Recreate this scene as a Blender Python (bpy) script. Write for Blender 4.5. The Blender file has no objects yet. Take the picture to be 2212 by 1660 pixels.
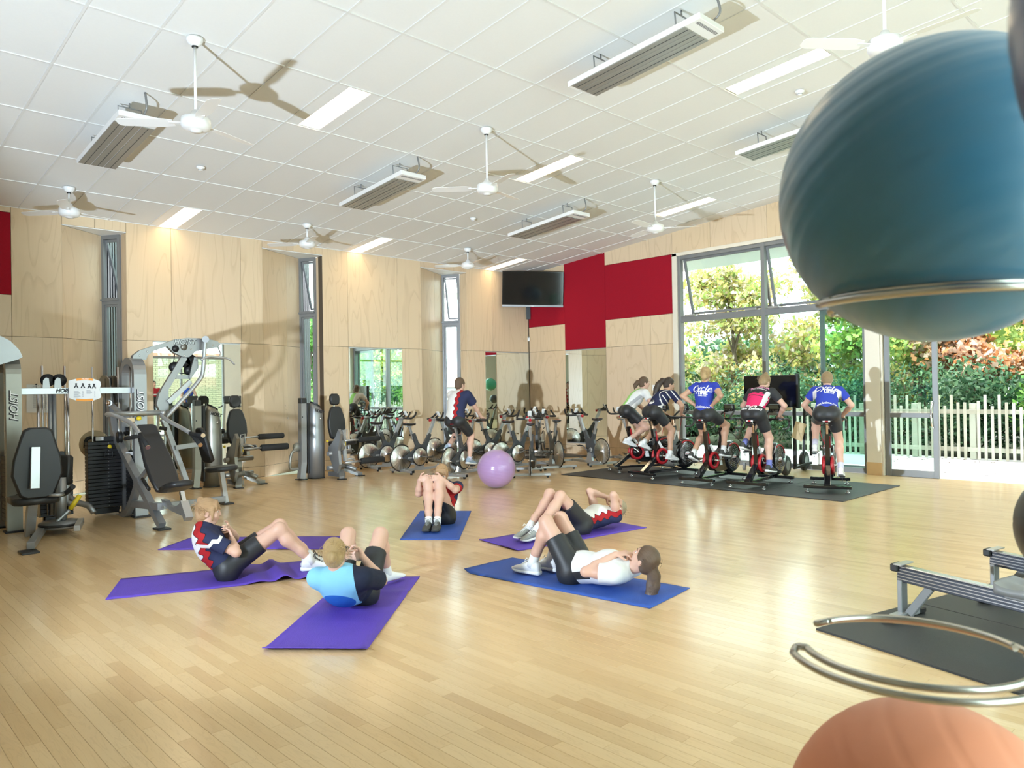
import bpy, bmesh, math, random
import numpy as np
from mathutils import Vector, Matrix
from mathutils.bvhtree import BVHTree

random.seed(11)
rng = np.random.default_rng(7)
sc = bpy.context.scene
col = sc.collection
PI = math.pi

# ------------------------------------------------------------------ camera
CAM = np.array([13.0465, -13.1014, 1.53])
FOC, YAW, PIT, ROL = 1617.33, math.radians(-46.2233), math.radians(0.3899), math.radians(-0.9351)
_f = np.array([math.sin(YAW)*math.cos(PIT), math.cos(YAW)*math.cos(PIT), math.sin(PIT)])
_r = np.array([math.cos(YAW), -math.sin(YAW), 0.0])
_u = np.cross(_r, _f)
CR = math.cos(ROL)*_r + math.sin(ROL)*_u
CU = -math.sin(ROL)*_r + math.cos(ROL)*_u
CF = _f
cd = bpy.data.cameras.new('camera')
cam = bpy.data.objects.new('camera', cd)
col.objects.link(cam)
m = Matrix(((CR[0], CU[0], -CF[0], CAM[0]), (CR[1], CU[1], -CF[1], CAM[1]), (CR[2], CU[2], -CF[2], CAM[2]), (0, 0, 0, 1)))
cam.matrix_world = m
cd.sensor_fit = 'HORIZONTAL'
cd.sensor_width = 36.0
cd.lens = FOC*36.0/2212.0
cd.clip_start = 0.05
cd.clip_end = 400
cd.dof.use_dof = True
cd.dof.focus_distance = 9.5
cd.dof.aperture_fstop = 4.5
sc.camera = cam

# ------------------------------------------------------------------ world, lights, exposure
wd = bpy.data.worlds.new('overcast_sky')
sc.world = wd
wd.use_nodes = True
_n = wd.node_tree.nodes
_bg = _n.get('Background') or _n.new('ShaderNodeBackground')
_bg.inputs[0].default_value = (0.90, 0.96, 1.0, 1)
_bg.inputs[1].default_value = 7.0
_out = _n.get('World Output') or _n.new('ShaderNodeOutputWorld')
wd.node_tree.links.new(_bg.outputs[0], _out.inputs[0])

sd = bpy.data.lights.new('hazy_sun', 'SUN')
sd.energy = 7.0
sd.angle = math.radians(12)
sd.color = (1.0, 0.97, 0.9)
so = bpy.data.objects.new('hazy_sun', sd)
col.objects.link(so)
so.rotation_euler = Vector((0.18, 0.62, -0.76)).to_track_quat('-Z', 'Y').to_euler()

# the photographer's flash on a stand, left of the camera (its hard fan shadows show on the ceiling)
FLASH = Vector((8.6, -14.0, 1.22))
fd = bpy.data.lights.new('studio_flash', 'SPOT')
fd.energy = 265
fd.color = (.72, .86, 1.0)
fd.shadow_soft_size = 0.07
fd.spot_size = math.radians(116)
fd.spot_blend = 0.28
fo = bpy.data.objects.new('studio_flash', fd)
col.objects.link(fo)
fo.location = FLASH
fd.use_nodes = True                      # falloff set flatter than inverse-square, to even the light over distance
_fn = fd.node_tree.nodes
_fe = _fn.get('Emission') or _fn.new('ShaderNodeEmission')
_ff = _fn.new('ShaderNodeLightFalloff')
_ff.inputs['Strength'].default_value = 1.0
_fa = _fn.new('ShaderNodeMath'); _fa.operation = 'MULTIPLY'; _fa.inputs[1].default_value = .35
_fb = _fn.new('ShaderNodeMath'); _fb.operation = 'MULTIPLY_ADD'; _fb.inputs[1].default_value = .065
fd.node_tree.links.new(_ff.outputs['Linear'], _fa.inputs[0])
fd.node_tree.links.new(_ff.outputs['Constant'], _fb.inputs[0])
fd.node_tree.links.new(_fa.outputs[0], _fb.inputs[2])
fd.node_tree.links.new(_fb.outputs[0], _fe.inputs['Strength'])
_az, _el = math.radians(100), math.radians(22)
fo.rotation_euler = Vector((math.cos(_az)*math.cos(_el), math.sin(_az)*math.cos(_el), math.sin(_el))).to_track_quat('-Z', 'Y').to_euler()

sc.view_settings.view_transform = 'Standard'
sc.view_settings.look = 'None'
sc.view_settings.gamma = 1.0
sc.view_settings.use_curve_mapping = False
sc.view_settings.exposure = 0.38
try:
    sc.cycles.max_bounces = 10
    sc.cycles.transparent_max_bounces = 24
    sc.cycles.caustics_reflective = False
    sc.cycles.caustics_refractive = False
    sc.cycles.sample_clamp_indirect = 6.0
except Exception:
    pass

# ------------------------------------------------------------------ picture-to-place helpers (a pixel gives a ray, a plane the distance)
def ray(u, v):
    return CAM, CF + CR*((u-1106)/FOC) + CU*((830-v)/FOC)
def W(u, v, x=None, y=None, z=None, dep=None):
    o, d = ray(u, v)
    if x is not None: t = (x-o[0])/d[0]
    elif y is not None: t = (y-o[1])/d[1]
    elif z is not None: t = (z-o[2])/d[2]
    else: t = dep
    return Vector(o+t*d)
def proj(P):
    d = np.asarray(P)-CAM
    z = d@CF
    return 1106+FOC*(d@CR)/z, 830-FOC*(d@CU)/z, z
ZC, SL = 4.3351, 0.0868
def ceil_z(x): return ZC+SL*x
ZJ, ZS = 2.4272, 0.196

# ------------------------------------------------------------------ materials
MATS = {}
def _new(name):
    m = bpy.data.materials.new(name)
    m.use_nodes = True
    nt = m.node_tree
    b = nt.nodes['Principled BSDF']
    return m, nt, b
def mix_rgb(nt, fac, a, b, mode='MIX'):
    n = nt.nodes.new('ShaderNodeMix'); n.data_type = 'RGBA'; n.blend_type = mode
    for sock, val in ((0, fac), (6, a), (7, b)):
        if hasattr(val, 'is_linked') or hasattr(val, 'links'): nt.links.new(val, n.inputs[sock])
        elif sock == 0: n.inputs[0].default_value = val
        else: n.inputs[sock].default_value = (*val, 1)
    return n.outputs[2]
def ramp(nt, fac, stops, interp='LINEAR'):
    n = nt.nodes.new('ShaderNodeValToRGB'); cr = n.color_ramp; cr.interpolation = interp
    while len(cr.elements) < len(stops): cr.elements.new(0.5)
    for e, (p, c) in zip(cr.elements, stops):
        e.position = p; e.color = (*c, 1)
    nt.links.new(fac, n.inputs[0])
    return n.outputs[0]
def coords(nt, scale=(1, 1, 1), kind='Object', rnd=False):
    tc = nt.nodes.new('ShaderNodeTexCoord'); mp = nt.nodes.new('ShaderNodeMapping')
    nt.links.new(tc.outputs[kind], mp.inputs[0]); mp.inputs['Scale'].default_value = scale
    if rnd:
        oi = nt.nodes.new('ShaderNodeObjectInfo'); cb = nt.nodes.new('ShaderNodeMath'); cb.operation = 'MULTIPLY'
        nt.links.new(oi.outputs['Random'], cb.inputs[0]); cb.inputs[1].default_value = 40
        nt.links.new(cb.outputs[0], mp.inputs['Location'])
    return mp.outputs[0]
def noise(nt, vec, scale, detail=4, rough=.55, dist=0):
    n = nt.nodes.new('ShaderNodeTexNoise')
    nt.links.new(vec, n.inputs['Vector']); n.inputs['Scale'].default_value = scale; n.inputs['Detail'].default_value = detail
    n.inputs['Roughness'].default_value = rough; n.inputs['Distortion'].default_value = dist
    return n.outputs[0]
def bump(nt, b, h, strength=.2, dist=.005):
    n = nt.nodes.new('ShaderNodeBump'); n.inputs['Strength'].default_value = strength; n.inputs['Distance'].default_value = dist
    nt.links.new(h, n.inputs['Height']); nt.links.new(n.outputs[0], b.inputs['Normal'])
def math_n(nt, op, a, b=None, c=None):
    n = nt.nodes.new('ShaderNodeMath'); n.operation = op
    for i, v in enumerate((a, b, c)):
        if v is None: continue
        if isinstance(v, (int, float)): n.inputs[i].default_value = v
        else: nt.links.new(v, n.inputs[i])
    return n.outputs[0]

def simple(name, c, rough=.5, metal=0., spec=.5, var=.06, vscale=9, coat=0, bumps=0, bscale=120, emit=None, estr=0):
    if name in MATS: return MATS[name]
    m, nt, b = _new(name)
    v = coords(nt)
    f = noise(nt, v, vscale, 3)
    lo = tuple(max(0, x*(1-var)) for x in c); hi = tuple(min(1, x*(1+var)) for x in c)
    nt.links.new(mix_rgb(nt, f, lo, hi), b.inputs['Base Color'])
    b.inputs['Roughness'].default_value = rough; b.inputs['Metallic'].default_value = metal
    b.inputs['Specular IOR Level'].default_value = spec
    if coat:
        b.inputs['Coat Weight'].default_value = coat; b.inputs['Coat Roughness'].default_value = .08
    if bumps: bump(nt, b, noise(nt, v, bscale, 2), bumps, .002)
    if emit:
        b.inputs['Emission Color'].default_value = (*emit, 1); b.inputs['Emission Strength'].default_value = estr
    MATS[name] = m
    return m

def mat_ply():
    m, nt, b = _new('birch_ply')
    v = coords(nt, (1, 1, .16), rnd=True)
    n1 = noise(nt, v, 2.2, 2, .5, .6)
    w = math_n(nt, 'FRACT', math_n(nt, 'MULTIPLY', n1, 9.0))
    line = ramp(nt, w, [(0.0, (0, 0, 0)), (.06, (.9, .9, .9)), (.75, (1, 1, 1)), (1.0, (.2, .2, .2))])
    fine = noise(nt, coords(nt, (1, 1, .03), rnd=True), 70, 3)
    oi = nt.nodes.new('ShaderNodeObjectInfo')
    tone = ramp(nt, oi.outputs['Random'], [(0, (.64, .475, .30)), (.5, (.70, .54, .36)), (1, (.62, .47, .32))])
    c1 = mix_rgb(nt, math_n(nt, 'MULTIPLY', math_n(nt, 'SUBTRACT', 1.0, line), .30), tone, (.36, .22, .11))
    c2 = mix_rgb(nt, math_n(nt, 'MULTIPLY', fine, .22), c1, (.80, .66, .47))
    nt.links.new(c2, b.inputs['Base Color'])
    b.inputs['Roughness'].default_value = .38; b.inputs['Specular IOR Level'].default_value = .35
    return m
MATS['ply'] = mat_ply()

def mat_floor(kind):
    m, nt, b = _new('maple_strip_'+kind)
    if kind == 'part':
        oi = nt.nodes.new('ShaderNodeObjectInfo'); rnd = oi.outputs['Random']
        v = coords(nt, (.12, 1, 1), rnd=True)
    else:
        g = nt.nodes.new('ShaderNodeNewGeometry'); rnd = g.outputs['Random Per Island']
        v = coords(nt, (.12, 1, 1))
    tone = ramp(nt, rnd, [(0, (.60, .38, .165)), (.3, (.68, .455, .22)), (.6, (.73, .51, .265)), (.85, (.66, .43, .195)), (1, (.56, .34, .145))])
    n1 = noise(nt, v, 30, 4, .6, .8)
    c1 = mix_rgb(nt, math_n(nt, 'MULTIPLY', n1, .35), tone, (.78, .60, .36))
    n2 = noise(nt, v, 14, 3, .6, 2.5)
    vein = ramp(nt, n2, [(.47, (0, 0, 0)), (.5, (1, 1, 1)), (.53, (0, 0, 0))])
    c2 = mix_rgb(nt, math_n(nt, 'MULTIPLY', vein, .22), c1, (.42, .24, .10))
    nt.links.new(c2, b.inputs['Base Color'])
    b.inputs['Roughness'].default_value = .30
    b.inputs['Specular IOR Level'].default_value = .55
    b.inputs['Coat Weight'].default_value = .45; b.inputs['Coat Roughness'].default_value = .16
    return m
MATS['plank'] = mat_floor('part'); MATS['planks'] = mat_floor('all')

def mat_glass(name, tint, refl=.045):
    m, nt, b = _new(name)
    nt.nodes.remove(b)
    tr = nt.nodes.new('ShaderNodeBsdfTransparent'); tr.inputs[0].default_value = (*tint, 1)
    gl = nt.nodes.new('ShaderNodeBsdfGlossy'); gl.inputs['Roughness'].default_value = .01
    lw = nt.nodes.new('ShaderNodeLayerWeight'); lw.inputs[0].default_value = .5
    f5 = math_n(nt, 'MULTIPLY_ADD', math_n(nt, 'POWER', lw.outputs['Facing'], 5.0), .9, refl)
    mx = nt.nodes.new('ShaderNodeMixShader')
    nt.links.new(f5, mx.inputs[0]); nt.links.new(tr.outputs[0], mx.inputs[1]); nt.links.new(gl.outputs[0], mx.inputs[2])
    nt.links.new(mx.outputs[0], nt.nodes['Material Output'].inputs[0])
    return m
MATS['glass'] = mat_glass('window_glass', (.86, .95, .92))
MATS['glass_green'] = mat_glass('green_glass', (.72, .90, .84))
MATS['clear'] = mat_glass('clear_acrylic', (.90, .97, .95))

def mat_rubber():
    m, nt, b = _new('rubber_matting')
    v = coords(nt)
    n = noise(nt, v, 260, 3)
    nt.links.new(ramp(nt, n, [(.3, (.012, .013, .014)), (.7, (.045, .047, .048))]), b.inputs['Base Color'])
    b.inputs['Roughness'].default_value = .55
    bump(nt, b, n, .5, .003)
    return m
MATS['rubber'] = mat_rubber()
def mat_foam(name, c):
    m, nt, b = _new(name)
    v = coords(nt)
    w = nt.nodes.new('ShaderNodeTexVoronoi'); nt.links.new(v, w.inputs['Vector']); w.inputs['Scale'].default_value = 170
    n = noise(nt, v, 5, 3)
    nt.links.new(mix_rgb(nt, n, tuple(x*.85 for x in c), tuple(min(1, x*1.12) for x in c)), b.inputs['Base Color'])
    b.inputs['Roughness'].default_value = .62; b.inputs['Specular IOR Level'].default_value = .35
    bump(nt, b, w.outputs[0], .45, .003)
    return m
MATS['mat_purple'] = mat_foam('purple_foam', (.115, .06, .46))
MATS['mat_blue'] = mat_foam('blue_foam', (.035, .10, .42))
def mat_disc():
    m, nt, b = _new('spun_aluminium')
    # radial spun look: angle round the local y axis
    tc = nt.nodes.new('ShaderNodeTexCoord'); sp = nt.nodes.new('ShaderNodeSeparateXYZ'); nt.links.new(tc.outputs['Object'], sp.inputs[0])
    a = math_n(nt, 'ARCTAN2', sp.outputs[2], sp.outputs[0])
    cb = nt.nodes.new('ShaderNodeCombineXYZ'); nt.links.new(a, cb.inputs[0])
    n = noise(nt, cb.outputs[0], 9, 4, .7)
    nt.links.new(ramp(nt, n, [(.35, (.30, .29, .27)), (.65, (.86, .85, .82))]), b.inputs['Base Color'])
    b.inputs['Metallic'].default_value = 1; b.inputs['Roughness'].default_value = .28
    b.inputs['Anisotropic'].default_value = .7
    tg = nt.nodes.new('ShaderNodeTangent'); tg.direction_type = 'RADIAL'; tg.axis = 'Y'
    nt.links.new(tg.outputs[0], b.inputs['Tangent'])
    return m
MATS['disc'] = mat_disc()
def mat_felt(name, c):
    m, nt, b = _new(name)
    v = coords(nt)
    n = noise(nt, v, 60, 5, .7); n2 = noise(nt, v, 400, 2)
    nt.links.new(mix_rgb(nt, n, tuple(x*.8 for x in c), tuple(x*1.2 for x in c)), b.inputs['Base Color'])
    b.inputs['Roughness'].default_value = .95; b.inputs['Specular IOR Level'].default_value = .1
    bump(nt, b, n2, .4, .002)
    return m
MATS['red_felt'] = mat_felt('crimson_felt', (.32, .010, .022))
def mat_mirror():
    m, nt, b = _new('mirror_silver')
    v = coords(nt); n = noise(nt, v, 1.2, 2)
    nt.links.new(mix_rgb(nt, n, (.80, .86, .82), (.84, .89, .86)), b.inputs['Base Color'])
    b.inputs['Metallic'].default_value = 1; b.inputs['Roughness'].default_value = .01
    return m
MATS['mirror'] = mat_mirror()

def S(name):
    if name in MATS: return MATS[name]
    t = SIMPLE[name]
    return simple(name, *t[0], **t[1]) if isinstance(t[0], tuple) and isinstance(t[0][0], tuple) else simple(name, t[0], **t[1])
SIMPLE = {
 'white_tile': ((.78, .775, .76), dict(rough=.9, spec=.2, var=.02, vscale=40, bumps=.15, bscale=500)),
 'tbar': ((.74, .73, .71), dict(rough=.6, var=.02)),
 'white_paint': ((.80, .80, .79), dict(rough=.4, var=.02)),
 'fan_white': ((.86, .86, .86), dict(rough=.3, var=.01)),
 'cream_trim': ((.72, .66, .55), dict(rough=.5, var=.03)),
 'backing': ((.10, .075, .05), dict(rough=.9)),
 'plaster': ((.72, .69, .63), dict(rough=.9, var=.03)),
 'alu': ((.23, .235, .24), dict(rough=.42, metal=.35, var=.04)),
 'alu_dark': ((.055, .06, .07), dict(rough=.5, metal=.2)),
 'cladding': ((.035, .04, .045), dict(rough=.55)),
 'heater_face': ((.42, .42, .40), dict(rough=.35, metal=.6)),
 'black': ((.012, .012, .013), dict(rough=.45)),
 'black_gloss': ((.008, .008, .009), dict(rough=.12, coat=.6)),
 'black_vinyl': ((.016, .016, .017), dict(rough=.42, bumps=.1, bscale=300)),
 'black_foam': ((.014, .014, .014), dict(rough=.8, bumps=.3, bscale=300)),
 'silver': ((.30, .305, .31), dict(rough=.38, metal=.65, var=.05)),
 'silver_light': ((.44, .445, .45), dict(rough=.32, metal=.6, var=.05)),
 'champagne': ((.27, .26, .225), dict(rough=.4, metal=.6, var=.05)),
 'chrome': ((.75, .75, .76), dict(rough=.12, metal=1., var=.02)),
 'copper_cap': ((.62, .45, .33), dict(rough=.25, metal=1.)),
 'bike_grey': ((.075, .08, .085), dict(rough=.38, metal=.3)),
 'bike_silver': ((.42, .43, .44), dict(rough=.34, metal=.7)),
 'bike_blue': ((.22, .26, .31), dict(rough=.35, metal=.5)),
 'red_plastic': ((.42, .012, .02), dict(rough=.35)),
 'yellow': ((.75, .55, .02), dict(rough=.4)),
 'white_plastic': ((.78, .78, .77), dict(rough=.4)),
 'grey_plastic': ((.22, .22, .22), dict(rough=.5)),
 'lcd': ((.22, .24, .19), dict(rough=.25)),
 'screen': ((.006, .006, .007), dict(rough=.06, coat=.5)),
 'orange': ((.72, .27, .03), dict(rough=.5)),
 'paper': ((.66, .66, .65), dict(rough=.8, var=.02)),
 'ink': ((.03, .03, .035), dict(rough=.7)),
 'ink_grey': ((.35, .35, .37), dict(rough=.7)),
 'card': ((.58, .45, .27), dict(rough=.8)),
 'deck': ((.70, .69, .66), dict(rough=.8, var=.08)),
 'fence_wood': ((.52, .50, .40), dict(rough=.85, var=.15, vscale=4)),
 'pine': ((.62, .42, .22), dict(rough=.5)),
 'soil': ((.04, .05, .02), dict(rough=1.)),
 'bark': ((.12, .09, .065), dict(rough=.95, var=.3)),
 'brick': ((.30, .27, .18), dict(rough=.9, var=.12, vscale=3)),
 'mortar': ((.34, .33, .29), dict(rough=.95)),
 'concrete': ((.26, .30, .28), dict(rough=.9)),
 'roof_red': ((.45, .20, .14), dict(rough=.9)),
 'sole_white': ((.80, .80, .78), dict(rough=.6)),
 'shoe_white': ((.74, .74, .74), dict(rough=.6, var=.1, vscale=40)),
 'shoe_grey': ((.30, .31, .29), dict(rough=.65, var=.25, vscale=50)),
 'shoe_dark': ((.055, .055, .05), dict(rough=.7, var=.4, vscale=50)),
 'shoe_blue': ((.30, .38, .48), dict(rough=.6, var=.3, vscale=30)),
 'sock_white': ((.82, .82, .82), dict(rough=.9)),
 'sock_blue': ((.18, .20, .52), dict(rough=.9)),
 'sock_lav': ((.62, .60, .75), dict(rough=.9)),
 'lace': ((.85, .85, .82), dict(rough=.8)),
 'lycra': ((.020, .021, .024), dict(rough=.5, bumps=.05)),
 'lycra_navy': ((.018, .020, .028), dict(rough=.5)),
 'eye_white': ((.85, .84, .82), dict(rough=.2)),
 'iris': ((.10, .13, .16), dict(rough=.2)),
 'pink': ((.80, .30, .55), dict(rough=.5)),
 'print_white': ((.85, .85, .86), dict(rough=.7, var=.01)),
 'steel_wire': ((.50, .48, .44), dict(rough=.25, metal=.9)),
 'leaf_litter': ((.10, .06, .03), dict(rough=.9)),
 'wood_rack': ((.55, .42, .25), dict(rough=.6)),
 'rail_alu': ((.42, .44, .48), dict(rough=.22, metal=.85)),
 'rail_dark': ((.05, .055, .07), dict(rough=.3, metal=.4)),
}

# ------------------------------------------------------------------ mesh helpers
class MB:
    def __init__(s):
        s.v = []; s.f = []; s.sm = []
    def add(s, vs, fs, smooth=False):
        o = len(s.v)
        s.v += [tuple(x) for x in vs]
        for i, f in enumerate(fs):
            s.f.append(tuple(o+k for k in f)); s.sm.append(smooth if not isinstance(smooth, list) else smooth[i])
        return s
    def box(s, c, d, rot=None, ch=0.0):
        """box of size d at c, chamfered by ch, rot = 3x3 Matrix or z angle"""
        R = rot if isinstance(rot, Matrix) else Matrix.Rotation(rot or 0, 3, 'Z')
        c = Vector(c); hx, hy, hz = d[0]/2, d[1]/2, d[2]/2
        if ch <= 0:
            vs = [c+R@Vector((x*hx, y*hy, z*hz)) for z in (-1, 1) for y in (-1, 1) for x in (-1, 1)]
            return s.add(vs, [(0, 2, 3, 1), (4, 5, 7, 6), (0, 1, 5, 4), (2, 6, 7, 3), (0, 4, 6, 2), (1, 3, 7, 5)])
        ch = min(ch, hx*.9, hy*.9, hz*.9)
        pts = []; idx = {}
        for z in (-1, 1):
            for y in (-1, 1):
                for x in (-1, 1):
                    for a in range(3):
                        q = Vector((x*(hx-(0 if a == 0 else ch)), y*(hy-(0 if a == 1 else ch)), z*(hz-(0 if a == 2 else ch))))
                        idx[(x, y, z, a)] = len(pts); pts.append(c+R@q)
        fs = []
        I = idx
        for sg in (-1, 1):
            q = [I[(sg, -1, -1, 0)], I[(sg, 1, -1, 0)], I[(sg, 1, 1, 0)], I[(sg, -1, 1, 0)]]; fs.append(q if sg > 0 else q[::-1])
            q = [I[(-1, sg, -1, 1)], I[(-1, sg, 1, 1)], I[(1, sg, 1, 1)], I[(1, sg, -1, 1)]]; fs.append(q if sg > 0 else q[::-1])
            q = [I[(-1, -1, sg, 2)], I[(1, -1, sg, 2)], I[(1, 1, sg, 2)], I[(-1, 1, sg, 2)]]; fs.append(q if sg > 0 else q[::-1])
        for a in (-1, 1):
            for b in (-1, 1):
                q = [I[(a, b, -1, 0)], I[(a, b, 1, 0)], I[(a, b, 1, 1)], I[(a, b, -1, 1)]]; fs.append(q[::-1] if a*b > 0 else q)
                q = [I[(a, -1, b, 0)], I[(a, 1, b, 0)], I[(a, 1, b, 2)], I[(a, -1, b, 2)]]; fs.append(q if a*b > 0 else q[::-1])
                q = [I[(-1, a, b, 1)], I[(1, a, b, 1)], I[(1, a, b, 2)], I[(-1, a, b, 2)]]; fs.append(q[::-1] if a*b > 0 else q)
        for x in (-1, 1):
            for y in (-1, 1):
                for z in (-1, 1):
                    q = [I[(x, y, z, 0)], I[(x, y, z, 1)], I[(x, y, z, 2)]]; fs.append(q if x*y*z > 0 else q[::-1])
        return s.add(pts, fs)
    def bar(s, p0, p1, w, h, up=(0, 0, 1), ch=0.0):
        """rectangular tube from p0 to p1; w across, h along up"""
        p0, p1 = Vector(p0), Vector(p1); d = p1-p0; L = d.length; x = d/L
        up = Vector(up); y = up.cross(x)
        if y.length < 1e-4: y = Vector((0, 1, 0)).cross(x)
        y.normalize(); z = x.cross(y)
        R = Matrix((x, y, z)).transposed()
        return s.box((p0+p1)/2, (L, w, h), R, ch)
    def tube(s, pts, r, seg=10, caps=True, closed=False, rs=None):
        pts = [Vector(p) for p in pts]; n = len(pts)
        tg = []
        for i in range(n):
            if closed: t = pts[(i+1) % n]-pts[i-1]
            else: t = pts[min(i+1, n-1)]-pts[max(i-1, 0)]
            tg.append(t.normalized())
        nrm = tg[0].orthogonal().normalized(); rings = []
        vs = []
        for i in range(n):
            if i: 
                nrm = nrm-tg[i]*nrm.dot(tg[i])
                nrm = nrm.normalized() if nrm.length > 1e-6 else tg[i].orthogonal().normalized()
            b = tg[i].cross(nrm); rr = rs[i] if rs else r
            for k in range(seg):
                a = 2*PI*k/seg
                vs.append(pts[i]+(nrm*math.cos(a)+b*math.sin(a))*rr)
        fs = []; sm = []
        for i in range(n if closed else n-1):
            j = (i+1) % n
            for k in range(seg):
                k2 = (k+1) % seg
                fs.append((i*seg+k, i*seg+k2, j*seg+k2, j*seg+k)); sm.append(True)
        if caps and not closed:
            fs.append(tuple(range(seg))[::-1]); sm.append(False)
            fs.append(tuple((n-1)*seg+k for k in range(seg))); sm.append(False)
        return s.add(vs, fs, sm)
    def cyl(s, p0, p1, r0, r1=None, seg=16):
        return s.tube([p0, p1], r0, seg, rs=[r0, r0 if r1 is None else r1])
    def lathe(s, prof, o, axis=(0, 0, 1), seg=24, smooth=True):
        """prof: list of (radius, height along axis)"""
        ax = Vector(axis).normalized(); e1 = ax.orthogonal().normalized(); e2 = ax.cross(e1); o = Vector(o)
        vs = []
        for r, h in prof:
            for k in range(seg):
                a = 2*PI*k/seg
                vs.append(o+ax*h+(e1*math.cos(a)+e2*math.sin(a))*max(r, 1e-5))
        fs = [(i*seg+k, i*seg+(k+1) % seg, (i+1)*seg+(k+1) % seg, (i+1)*seg+k) for i in range(len(prof)-1) for k in range(seg)]
        return s.add(vs, fs, smooth)
    def sphere(s, c, r, seg=24, rings=14, sc3=(1, 1, 1), R=None):
        c = Vector(c); vs = []; 
        for i in range(rings+1):
            th = PI*i/rings
            for k in range(seg):
                a = 2*PI*k/seg
                q = Vector((math.sin(th)*math.cos(a)*sc3[0], math.sin(th)*math.sin(a)*sc3[1], math.cos(th)*sc3[2]))*r
                vs.append(c+(R@q if R else q))
        fs = [(i*seg+k, (i+1)*seg+k, (i+1)*seg+(k+1) % seg, i*seg+(k+1) % seg) for i in range(rings) for k in range(seg)]
        return s.add(vs, fs, True)
    def prism(s, poly, o, ex, ey, th, smooth=False):
        """polygon (list of 2d) in the plane o,ex,ey extruded th along ex x ey, centred"""
        o, ex, ey = Vector(o), Vector(ex), Vector(ey); n = ex.cross(ey).normalized(); k = len(poly)
        vs = [o+ex*a+ey*b-n*th/2 for a, b in poly]+[o+ex*a+ey*b+n*th/2 for a, b in poly]
        fs = [tuple(range(k))[::-1], tuple(range(k, 2*k))]+[(i, (i+1) % k, k+(i+1) % k, k+i) for i in range(k)]
        return s.add(vs, fs, [False, False]+[smooth]*k)
    def wprism(s, pts, n, th):
        """polygon of world points, extruded th along n (centred)"""
        n = Vector(n).normalized(); pts = [Vector(p) for p in pts]; k = len(pts)
        vs = [p-n*th/2 for p in pts]+[p+n*th/2 for p in pts]
        fs = [tuple(range(k))[::-1], tuple(range(k, 2*k))]+[(i, (i+1) % k, k+(i+1) % k, k+i) for i in range(k)]
        return s.add(vs, fs)
    def mesh(s, name, origin=(0, 0, 0)):
        me = bpy.data.meshes.new(name)
        o = Vector(origin)
        vs = np.array(s.v, dtype=np.float64).reshape(-1, 3)-np.array(o)
        me.from_pydata(vs.tolist(), [], s.f)
        me.polygons.foreach_set('use_smooth', s.sm)
        me.update()
        return me
    def build(s, name, mat, parent=None, origin=None, fixn=True):
        if origin is None: origin = org_of(parent)
        me = s.mesh(name, origin)
        if fixn:
            bm = bmesh.new(); bm.from_mesh(me); bmesh.ops.recalc_face_normals(bm, faces=bm.faces); bm.to_mesh(me); bm.free()
        return link(name, me, mat, parent)
def org_of(p):
    while p is not None:
        if '_o' in p.keys(): return tuple(p['_o'])
        p = p.parent
    return (0, 0, 0)
def link(name, me, mat, parent=None):
    o = bpy.data.objects.new(name, me); col.objects.link(o)
    if mat is not None and not len(me.materials): me.materials.append(S(mat) if isinstance(mat, str) else mat)
    if parent is not None: o.parent = parent
    return o
def thing(name, label, cat, loc=(0, 0, 0), rz=0, group=None):
    o = bpy.data.objects.new(name, None); col.objects.link(o)
    o.empty_display_size = .1
    o.location = loc; o.rotation_euler = (0, 0, rz); o['label'] = label; o['category'] = cat
    if group: o['group'] = group
    return o
def wthing(name, label, cat, base, group=None):
    """an Empty at base whose parts are given in world coordinates (unrotated)"""
    o = thing(name, label, cat, base, 0, group); o['_o'] = list(base)
    return o
def tag(o, label, cat, group=None, base=None):
    o['label'] = label; o['category'] = cat
    if group: o['group'] = group
    return o
def struct(o, label=None):
    o['kind'] = 'structure'
    if label: o['label'] = label
    return o
def copy_tree(o, parent=None):
    c = o.copy(); col.objects.link(c)
    if parent is not None: c.parent = parent
    for ch in [x for x in bpy.data.objects if x.parent == o]: copy_tree(ch, c)
    return c
def spline(pts, n=8):
    """Catmull-Rom through pts"""
    P = [Vector(p) for p in pts]; P = [P[0]*2-P[1]]+P+[P[-1]*2-P[-2]]; out = []
    for i in range(1, len(P)-2):
        for k in range(n):
            t = k/n
            out.append(.5*((2*P[i])+(P[i+1]-P[i-1])*t+(2*P[i-1]-5*P[i]+4*P[i+1]-P[i+2])*t*t+(3*P[i]-P[i-1]-3*P[i+1]+P[i+2])*t**3))
    out.append(P[-2]); return out
def text_mesh(txt, size, shear=0.0, bold=0.0, sx=1.0):
    c = bpy.data.curves.new('lettering', 'FONT'); c.body = txt; c.size = size; c.shear = shear; c.offset = bold
    c.align_x = 'CENTER'; c.align_y = 'CENTER'; c.resolution_u = 3
    o = bpy.data.objects.new('lettering', c); col.objects.link(o)
    dg = bpy.context.evaluated_depsgraph_get(); dg.update()
    me = bpy.data.meshes.new_from_object(o.evaluated_get(dg))
    bpy.data.objects.remove(o); bpy.data.curves.remove(c)
    me.materials.clear()
    return me
def flat_text(txt, size, o, ex, ey, mat, parent, shear=0., bold=0., lift=.0015, name='lettering', stretch=1.0):
    """lettering laid on the plane o,ex,ey"""
    me = text_mesh(txt, size, shear, bold)
    o, ex, ey = Vector(o), Vector(ex).normalized(), Vector(ey).normalized(); n = ex.cross(ey).normalized()
    org = Vector(org_of(parent))
    for v in me.vertices: v.co = o+ex*v.co.x*stretch+ey*v.co.y+n*lift-org
    me.update()
    return link(name, me, mat, parent)
# ================================================================== THE SETTING
XR, YN = 15.4, -16.2          # right wall, wall behind the camera
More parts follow.
